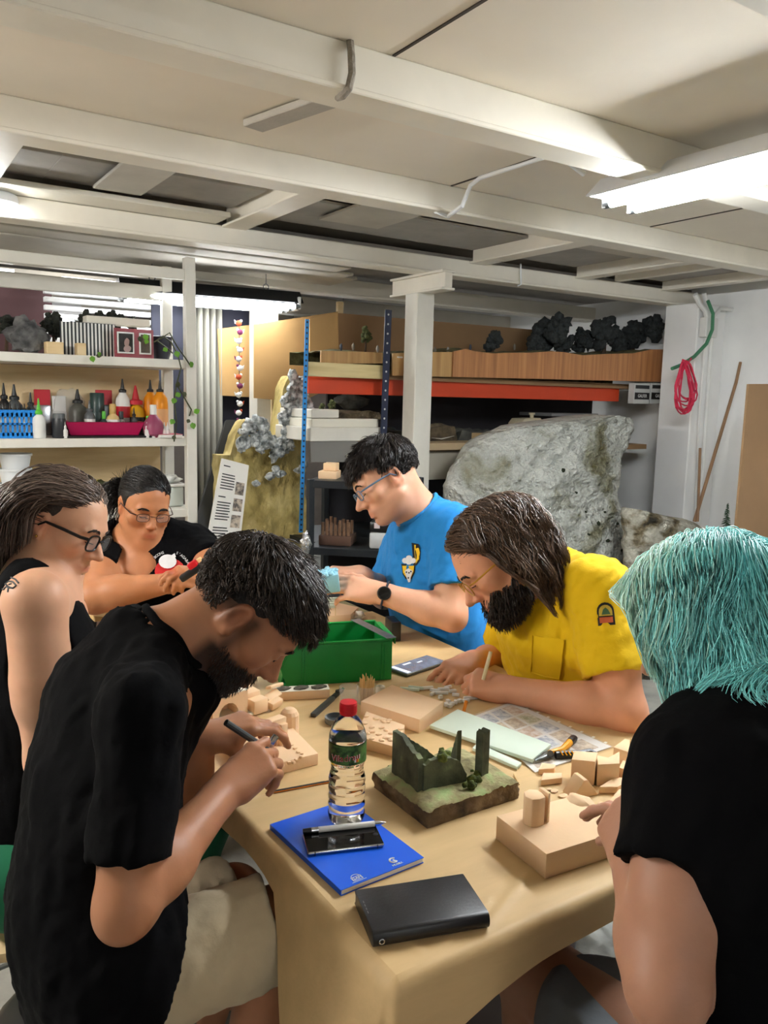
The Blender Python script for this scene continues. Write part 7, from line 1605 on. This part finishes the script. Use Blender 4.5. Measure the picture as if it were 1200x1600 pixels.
# ---- upper deck landscapes
m_ven = steps_mat('wood_veneer', [(.3, rgb(158, 104, 64)), (.55, rgb(190, 132, 84)), (.8, rgb(208, 154, 104))], 2.5, .5, .05, 60, stretch=(14, 1, .6))
m_ven2 = steps_mat('wood_veneer_pale', [(.3, rgb(176, 134, 82)), (.6, rgb(204, 164, 108))], 2.5, .5, .05, 60, stretch=(14, 1, .6))
m_grassy = steps_mat('dry_grass', [(.3, rgb(70, 66, 40)), (.6, rgb(118, 112, 72)), (.8, rgb(146, 138, 96))], 20, .95, .8, 90)
def landscape(top, pyb, y, dep, mat, label, zfix=None):
    W = [ony(x, y_, y) for x, y_ in top]; zb_ = ony(*(top[0][0], pyb[0]), y)[2]; ze = ony(top[-1][0], pyb[1], y)[2]
    t = thing('landscape_model', V(W[0][0], y, zb_), label, 'model', 'landscape models on the rack')
    L0 = ony(top[0][0], pyb[0], y); L1 = ony(top[-1][0], pyb[1], y); pl = [(w[0], w[2]) for w in W]+[(W[-1][0], L1[2]), (W[0][0], L0[2])]
    b = B(); b.prism(pl, .012, (0, y, 0), np.array([[1, 0, 0], [0, 0, 1], [0, 1, 0.]])); b.obj('front_board', mat, t)
    g = np.zeros((len(W)*3, 8, 3)); xs = np.linspace(W[0][0], W[-1][0], len(W)*3)
    for i, x in enumerate(xs):
        zt = np.interp(x, [w[0] for w in W], [w[2] for w in W])
        for j in range(8): yy = y+.012+dep*j/7; g[i, j] = (x, yy, zt-.004+.02*(j > 0)*(.3+fnoise(V(x, yy, 0), 14, 2)))
    b = B(); b.grid(g); gb = g.copy(); gb[..., 2] = zb_; b.grid(gb); b.grid(np.stack([g[:, -1], gb[:, -1]], 1)); b.obj('terrain', m_grassy, t, 180); return t
landscape([(502, 548), (550, 549), (598, 551)], (568, 568), RY+.06, .35, m_ven2, 'short landscape model with pale wood front and a green tree')
landscape([(614, 552), (640, 551), (675, 550), (709, 550)], (587, 589), RY-.005, .4, m_ven2, 'landscape model with pale wood front behind the white post')
landscape([(709, 549), (728, 545), (742, 549), (770, 552), (800, 551), (830, 551), (860, 549), (880, 550), (910, 555), (950, 553), (990, 552), (1018, 546), (1044, 546)], (589, 597), RY-.02, .45, m_ven, 'long landscape model with undulating brown wood front')
t_ = ony(627, 558, RY-.02); b = B(); b.box2((t_[0]-.018, RY-.0075, t_[2]-.004), (t_[0]+.018, RY-.0065, t_[2]+.004)); tag(b.obj('paper_tag', m_paper), 'small white tag with a black bird on the landscape front', 'tag')
model_tree(571, 524, 11, 548, RY+.2, ony(571, 547, RY+.2)[2]-.02, 'green model tree standing alone on the short landscape', m_treeg, tall=1.6, seed=1)
for k, (px, py, s_) in enumerate(((533, 540, 4), (552, 540, 3), (590, 543, 4), (650, 543, 3), (680, 545, 4), (700, 545, 3), (735, 541, 3), (804, 540, 4))):
    c = ony(px, py, RY+.1); b = B(); b.blob(c-V(0, 0, .008), (.008, .008, .02), 2, .3, 3, k); tag(b.obj('model_figure', M('figure%d' % (k % 3), rgb(*((70, 74, 84), (120, 110, 96), (150, 146, 140))[k % 3]), .8)), 'tiny model figure on the rack landscapes', 'figure', 'tiny model figures')
for k, (px, py, r_, lab) in enumerate(((770, 531, 13, 'dark model tree nearest the white post'), (835, 538, 13, 'grey-brown model bush at the left of the tree cluster'), (850, 520, 18, 'broad dark model tree in the left of the cluster'), (872, 515, 18, 'second broad dark model tree in the cluster'), (880, 532, 15, 'low grey model tree in the middle of the cluster'), (910, 528, 16, 'dark twisted model tree right of the gap'), (945, 517, 20, 'tall dark model tree in the right half of the cluster'), (965, 535, 16, 'low grey model tree below the tall dark one'), (990, 524, 18, 'dark model tree second from the right end'), (1022, 512, 20, 'largest dark model tree at the right end of the rack'))):
    model_tree(px, py+2, r_*(1.3 if k < 9 else 1.0), 555, RY+.12+.05*(k % 3), ony(px, 550, RY+.12)[2]-.02, lab, M('mtree_dark', rgb(50, 54, 54), .95, var=.4, scale=40, bump=.9, bscale=80, bdist=.01), 'dark trees on the long landscape', seed=k, n=30, tall=1.2, trunk=(k % 2 == 0))
# backdrop sheets behind the upper deck
tag(quadprism([(528, 489), (832, 515), (832, 575), (528, 575)], RY+.62, .01, 'backdrop_sheet', m_card_dark), 'brown backdrop sheet behind the landscape models', 'board')
tag(quadprism([(484, 498), (528, 488), (530, 578), (484, 578)], RY+.50, .008, 'cardboard_sheet', m_card), 'cardboard sheet at the left end of the rack', 'cardboard')
# ---- black side shelving in front of the rack with printer
ss = thing('metal_shelf', (2.1, 3.2, 0), 'low black metal shelf holding foam boxes and a printer', 'shelf'); m_bs = cw('black_shelf', 40, 44, 48, .4, metal=.4)
A0 = ony(488, 752, 3.2); B0 = ony(600, 790, 2.98); dvx = norm((B0-A0)*V(1, 1, 0)); R = frame(dvx)
def shelf_at(py, z=None):
    a = ony(486, py, 3.2); c = a+dvx*.46; m_ = (a+c)/2+R @ V(0, .14, 0); b = B(); b.box(m_, (.48, .30, .012), R, .002, 1); b.box(m_+R @ V(0, -.15, -.012), (.48, .006, .032), R, .001, 1); b.obj('shelf', m_bs, ss); return m_
mt_ = shelf_at(752); mm_ = shelf_at(856); mb_ = shelf_at(930)
for sx in (-.23, .23):
    for sy in (-.145, .145): q = mt_+R @ V(sx, sy, 0); b = B(); b.box2((q[0]-.014, q[1]-.014, 0), (q[0]+.014, q[1]+.014, mt_[2]+.01), .002, 1); b.obj('post', m_bs, ss)
def on_shelf(m_, dx, dy, s, name, mat, label, cat, bev=.003, rot=0.):
    b = B(); b.box(m_+R @ V(dx, dy, .0065+s[2]/2), s, R @ rz(rot), bev); return tag(b.obj(name, mat), label, cat)
on_shelf(mt_, -.17, -.03, (.085, .10, .035), 'foam_box', m_foam, 'pale foam box on the black shelf, lower one', 'foam block')
b = B(); b.box(mt_+R @ V(-.165, -.02, .0065+.035+.018), (.06, .07, .034), R, .002); tag(b.obj('foam_box', m_foam), 'small pale foam box on top of the lower foam box', 'foam block')
b = B(); b.box(mt_+R @ V(-.06, .02, .068), (.055, .06, .115), R @ ry(-.25), .004); tag(b.obj('foam_offcut', m_foamw), 'tilted cream foam slab beside the foam boxes', 'foam block')
on_shelf(mt_, .03, -.08, (.09, .06, .035), 'wooden_box', m_ply, 'small wooden box at the front of the black shelf', 'box')
t = thing('printer', mm_+R @ V(.13, -.03, .0065), 'black and light grey printer on the middle black shelf', 'printer')
b = B(); b.box(mm_+R @ V(.13, -.03, .045), (.19, .2, .075), R, .01); b.obj('base', cw('printer_grey', 190, 192, 192), t); b = B(); b.box(mm_+R @ V(.13, -.03, .108), (.19, .2, .05), R, .01); b.obj('top', k_black, t); b = B(); b.box(mm_+R @ V(.07, -.131, .115), (.025, .002, .025), R); b.obj('sticker', cw('stick', 206, 190, 190), t)
b = B(); b.box(mm_+R @ V(.15, -.02, .164), (.13, .15, .058), R, .008); tm = b.obj('small_device', cw('dev_grey', 196, 196, 192)); tag(tm, 'small light grey device standing on the printer', 'device')
b = B(); b.box(mm_+R @ V(-.13, -.03, .03), (.15, .14, .045), R, .003); t = thing('wood_model', mm_+R @ V(-.13, -.03, .0065), 'brown model house of sticks on the middle black shelf', 'model'); b.obj('base', M('dark_wood', rgb(74, 52, 40), .8), t)
for k in range(14): b = B(); b.cyl(mm_+R @ V(-.19+(k % 7)*.02, -.08+.08*(k//7), .05), mm_+R @ V(-.19+(k % 7)*.02, -.08+.08*(k//7), random.uniform(.1, .13)), .008, seg=6); b.obj('log', M('log_wood', rgb(104, 78, 58), .9, var=.3, scale=30), t)
c = ony(478, 850, 3.1); b = B(); b.blob(V(c[0], c[1], c[2]), (.022, .022, .05), 3, .4, 4, 3); tag(b.obj('foil_scrap', M('foil_shiny', rgb(190, 192, 194), .18, .9, bump=.8, bscale=60), None, 40), 'crumpled silver foil at the corner of the black shelf', 'foil')
# ---- big rock and low rock by the wall
def rock(outline, y, dep, mat, label, seed, zb=0., n=150, m_=110, bulge=.22):
    W = np.array([ony(x, y_, y)[[0, 2]] for x, y_ in outline]); x0, x1 = W[:, 0].min(), W[:, 0].max(); z1_ = W[:, 1].max()
    def edge(z):                                # left/right x at height z
        xs = []
        for (xa, za), (xb, zb2) in zip(W, np.roll(W, -1, 0)):
            if (za-z)*(zb2-z) <= 0 and abs(za-zb2) > 1e-6: xs.append(xa+(xb-xa)*(z-za)/(zb2-za))
        return (min(xs), max(xs)) if len(xs) > 1 else None
    G = np.zeros((m_, n, 3)); last = (W[:, 0].mean(),)*2
    for j in range(m_):
        z = zb+(z1_-zb)*(j/(m_-1))*.999; z_ = max(z, W[[0, -1], 1].max()+.01); e = edge(z_) or last; last = e; c_ = (e[0]+e[1])/2; hw = (e[1]-e[0])/2; hd = dep*(.35+.65*math.sqrt(max(0, 1-(j/(m_-1))**2.5)))
        for i in range(n):
            a_ = 2*math.pi*i/n; p = V(c_+hw*math.cos(a_)*1.0, y+dep*.5+hd*math.sin(a_)*.5, z); nn = V(math.cos(a_)*.25, math.sin(a_), 0); f = bulge*(.15*fnoise(p, 7, seed)+.15*fnoise(p, 17, seed+1)+.09*(1-2*np.abs(fnoise(p, 36, seed+2)))); G[j, i] = p+nn*f
    b = B(); Gc = np.concatenate([G, G[:, :1]], 1); b.grid(Gc); b.raw(list(G[-1]), [tuple(range(n))]); bmesh.ops.remove_doubles(b.bm, verts=b.bm.verts, dist=1e-5)
    return b
m_rock = steps_mat('big_rock_paint', [(.30, rgb(96, 90, 48)), (.38, rgb(140, 138, 116)), (.48, rgb(186, 188, 180)), (.68, rgb(214, 214, 206))], 3.6, .36, 1., 34, dist=.6, bdist=.05)
b = rock([(740, 940), (752, 770), (770, 735), (785, 705), (815, 682), (850, 668), (890, 662), (925, 657), (960, 652), (1000, 650), (1036, 655), (1038, 672), (1030, 700), (1018, 735), (1012, 780), (1022, 840), (1050, 940)], 3.0, .55, m_rock, '', 4)
rk_ = tag(b.obj('model_rock', m_rock, None, 180), 'big silvery grey artificial rock with mossy hollows by the wall', 'model rock')
m_hole = cw('hole_moss', 34, 40, 22, .9)
for k, (x, y_, s_) in enumerate([(1005, 790, .02), (935, 818, .014), (950, 845, .013), (965, 818, .01), (920, 835, .009), (972, 860, .012), (928, 872, .012), (985, 830, .009), (945, 800, .008), (1008, 842, .01), (915, 800, .008), (955, 880, .009), (900, 770, .01), (1000, 700, .012), (985, 872, .01), (1020, 730, .03), (1030, 745, .02), (880, 735, .014)]):
    from mathutils.bvhtree import BVHTree
    if k == 0: bv = BVHTree.FromPolygons([v.co[:] for v in rk_.data.vertices], [p_.vertices[:] for p_ in rk_.data.polygons])
    hit = bv.ray_cast(Vector(CC), Vector(norm(ray(x, y_))))
    if hit[0] is None: continue
    b2 = B(); b2.blob(V(hit[0]), (s_, .008, s_*.8), 2, .5, 3, k); b2.obj('moss_patch', m_hole, rk_, 60)
b = rock([(1012, 960), (1016, 812), (1022, 800), (1050, 806), (1075, 812), (1100, 815), (1118, 822), (1140, 842), (1160, 852), (1178, 852), (1185, 960)], 2.70, .30, m_rock, '', 9, bulge=.15)
m_rock2 = steps_mat('low_rock_paint', [(.36, rgb(40, 36, 24)), (.44, rgb(104, 92, 66)), (.56, rgb(160, 156, 142)), (.72, rgb(190, 186, 172))], 10, .7, 1., 40, bdist=.02)
tag(b.obj('model_rock', m_rock2, None, 180), 'low mottled artificial rock ledge at the foot of the wall', 'model rock')
o = ony(1132, 850, 2.85); t = thing('model_fir', o, 'small green model fir tree on the low rock ledge', 'model tree'); zt = ony(1134, 786, 2.85)[2]
b = B(); b.tube([o-V(0, 0, .02), V(o[0]+.003, o[1], zt)], [.004, .001], 6); b.obj('trunk', m_bark, t)
P = []
for k in range(340):
    f_ = random.random(); a_ = random.random()*6.28; L_ = .045*(1-f_)+.006; z = o[2]+(zt-o[2])*(f_*.95+.03); P.append([V(o[0], o[1], z)+V(math.cos(a_), math.sin(a_), -.35)*L_*j/3 for j in range(4)])
strand_mesh('needles', np.array(P), .0016, M('fir_green', rgb(62, 92, 66), .8, var=.3), t)
# ---- wall fittings
WX = 4.7
def wl(px, py, x=WX-.03): return onx(px, py, x)
t = thing('junction_box', wl(1107, 512, 4.41), 'white junction box at the top of the pillar', 'junction box'); c = ony(1107, 512, 3.22); b = B(); b.box(c, (.12, .05, .12), None, .006); b.obj('box', k_white, t); b = B(); b.box(c-V(0, .026, 0), (.11, .004, .11), None, .003); b.obj('cover', k_white, t)
for k, (pp, r_, lab) in enumerate((([(1086, 460), (1093, 475), (1102, 485), (1105, 500)], .016, 'thick white pipe bending into the junction box, left'), ([(1100, 458), (1104, 478), (1108, 500)], .014, 'thick white pipe running into the junction box, middle'), ([(1112, 528), (1104, 640), (1092, 830)], .012, 'white conduit running down the pillar'), ([(1102, 528), (1092, 660), (1085, 830)], .008, 'thin white conduit beside the main one on the pillar'), ([(1200, 478), (1150, 484), (1125, 482), (1112, 498)], .012, 'white pipe running along the top of the right wall'))):
    b = B(); b.tube([ony(x, y_, 3.21) for x, y_ in pp], r_, 10); tag(b.obj('conduit', k_white), lab, 'pipe', 'white conduits')
b = B(); b.tube([ony(x, y_, 3.17) for x, y_ in ((1106, 470), (1114, 490), (1113, 515), (1104, 537), (1085, 557), (1065, 570), (1050, 576))], .011, 10); tag(b.obj('green_hose', cw('hose_green', 70, 130, 96, .5)), 'green hose curving down from the ceiling to the rack', 'hose')
t = thing('cord_bundle', ony(1072, 560, 3.14), 'coil of red cord hanging from the green hose', 'cord'); m_rc = cw('red_cord', 206, 44, 78, .6)
for k in range(11):
    w_, h_ = random.uniform(9, 23), random.uniform(58, 84); cxp = 1072+random.uniform(-5, 3)
    pp = [(cxp+w_*math.sin(a_)*(.25+.75*(1-math.cos(a_))/2)+random.gauss(0, .6), 564+h_*(1-math.cos(a_))/2) for a_ in np.linspace(0, 2*math.pi, 22)[:-1]]; b = B(); b.tube([ony(x, y_, 3.13+random.uniform(-.015, .02)) for x, y_ in pp], .0045, 6, closed=True); b.obj('loop', m_rc, t)
b = B(); b.tube([ony(1066, 562, 3.13), ony(1076, 566, 3.115), ony(1080, 560, 3.13)], .005, 6); b.obj('knot', m_rc, t)
for k, (x0, x1) in enumerate(((991, 1015), (1017, 1043))):
    b, lo, hi = pbox(x0, 599, x1, 631, 3.56, .05); t = thing('fuse_box', lo, ('left', 'right')[k]+' grey-white fuse box with black name strip under the rack end', 'fuse box', 'fuse boxes'); b.obj('box', cw('fusebox', 196, 198, 194, .5), t)
    b = B(); zc_ = lo[2]+(hi[2]-lo[2])*.38; b.box2((lo[0]+.006, 3.556, zc_-.022), (hi[0]-.006, 3.56, zc_+.022)); b.obj('name_strip', k_black, t); text_mesh('GALFER', .03, ((lo[0]+hi[0])/2, 3.555, zc_), np.array([[1, 0, 0], [0, 0, -1], [0, 1, 0.]]), 'lettering', k_white, t, sx=.85)
    b = B(); b.box2((lo[0]+.01, 3.557, hi[2]-.035), (hi[0]-.01, 3.56, hi[2]-.012)); b.obj('window', k_dk, t)
b, lo, hi = pbox(1042, 575, 1055, 625, 3.5, .02); tag(b.obj('wood_strip', m_ply), 'vertical wooden strip beside the fuse boxes', 'strip')
b = B(); b.tube([onx(1157, 566, 4.66), onx(1150, 598, 4.62), onx(1085, 815, 4.36)], [.009, .010, .011], 8); t = tag(b.obj('wooden_pole', M('pole_wood', rgb(150, 116, 86), .7, var=.2)), 'long wooden pole leaning against the wall with taped tip', 'pole')
b = B(); b.tube([onx(1094, 700, 4.38), onx(1090, 815, 4.36)], .008, 8); tag(b.obj('wooden_pole', M('pole_wood')), 'short wooden stick standing behind the long pole', 'pole')
b, W, n = lean((1138, 960), (1230, 960), (1230, 600), (1170, 600), 2.45, 2.55, .012, '', None); tag(b.obj('brown_sheet', m_card_dark), 'tall brown sheet leaning against the right wall', 'board')
# ---- ceiling rope, cables and clamps
a, c = onz(546, 66, 2.28), ony(548, 80, 1.70); b = B(); b.tube([ony(547, 64, 1.715), ony(549, 85, 1.70), ony(550, 115, 1.70), ony(545, 138, 1.70), ony(535, 150, 1.72), ony(528, 152, 1.76)], .009, 8); t = tag(b.obj('rope', M('grey_rope', rgb(150, 142, 130), .9, var=.2, scale=60, bump=.8, bscale=90)), 'short grey rope looped around the first beam', 'rope')
b = B(); b.tube([onz(680, 330, 2.2), onz(700, 338, 2.19), onz(722, 322, 2.2), onz(735, 290, 2.28), onz(750, 278, 2.293), onz(858, 243, 2.293), onz(872, 240, 2.28), onz(890, 255, 2.24), onz(912, 272, 2.22)], .008, 8); tag(b.obj('power_cable', m_white_metal), 'white cable running along the ceiling to the bright fixture', 'cable')
for k, (px, py) in enumerate(((812, 395), (812, 445), (450, 440))):
    c = onz(px, py, 2.16); 
b = B(); c = ony(812, 445, 3.40); b.tube([c+V(0, 0, .11), c+V(0, -.01, .0), c+V(-.02, -.005, -.008)], .005, 6); tag(b.obj('cable_hook', m_white_metal), 'white metal hook hanging under the third beam', 'hook')
for k, z in enumerate((2.17, 2.155)):
    b = B(); b.tube([V(x, 3.54+.02*k, z-.006*math.sin(x*3+k)) for x in np.linspace(-.5, 2.4, 30)], .006, 6); tag(b.obj('ceiling_cable', M('grey_cable', rgb(96, 98, 102), .6)), ('upper', 'lower')[k]+' grey cable sagging along the ceiling behind the third beam', 'cable', 'ceiling cables')
# ---- seats
def stool(x, y, h, label, mat, legm, seat='round'):
    t = thing('stool', (x, y, 0), label, 'stool', 'stools'); b = B(); b.lathe([(.15, 0), (.165, .012), (.165, .03), (.15, .04)], (x, y, h-.04), 28); b.obj('seat', mat, t)
    for k in range(4):
        a_ = math.pi/4+k*math.pi/2; b = B(); b.tube([V(x+.1*math.cos(a_), y+.1*math.sin(a_), h-.04), V(x+.19*math.cos(a_), y+.19*math.sin(a_), 0)], .011, 8); b.obj('leg', legm, t)
    b = B(); b.tube([V(x+.15*math.cos(a_), y+.15*math.sin(a_), h*.38) for a_ in np.linspace(0, 6.28, 25)[:-1]], .007, 6, closed=True); b.obj('foot_ring', legm, t)
PE = [o for o in bpy.data.objects if o.name.startswith('person') and o.parent is None]
hts = {'black T-shirt and beige': .47, 'tank top': .40, 'red and white': .37, 'blue T-shirt': .47, 'yellow': .40, 'turquoise': .38}
sl_ = {'black T-shirt and beige': ('black steel stool under the man in beige shorts', k_black, k_black), 'tank top': ('wooden stool with grey legs under the woman in tank top', m_ply, m_grey_metal), 'red and white': ('stool under the woman with the red print', m_ply, k_black), 'blue T-shirt': ('stool under the man in blue', m_ply, k_black), 'yellow': ('black stool under the man in yellow', k_black, k_black), 'turquoise': ('stool under the person with turquoise hair', m_ply, k_black)}
for o in PE:
    for k in hts:
        if k in o['label']: stool(o.location[0], o.location[1], hts[k], sl_[k][0], sl_[k][1], sl_[k][2])
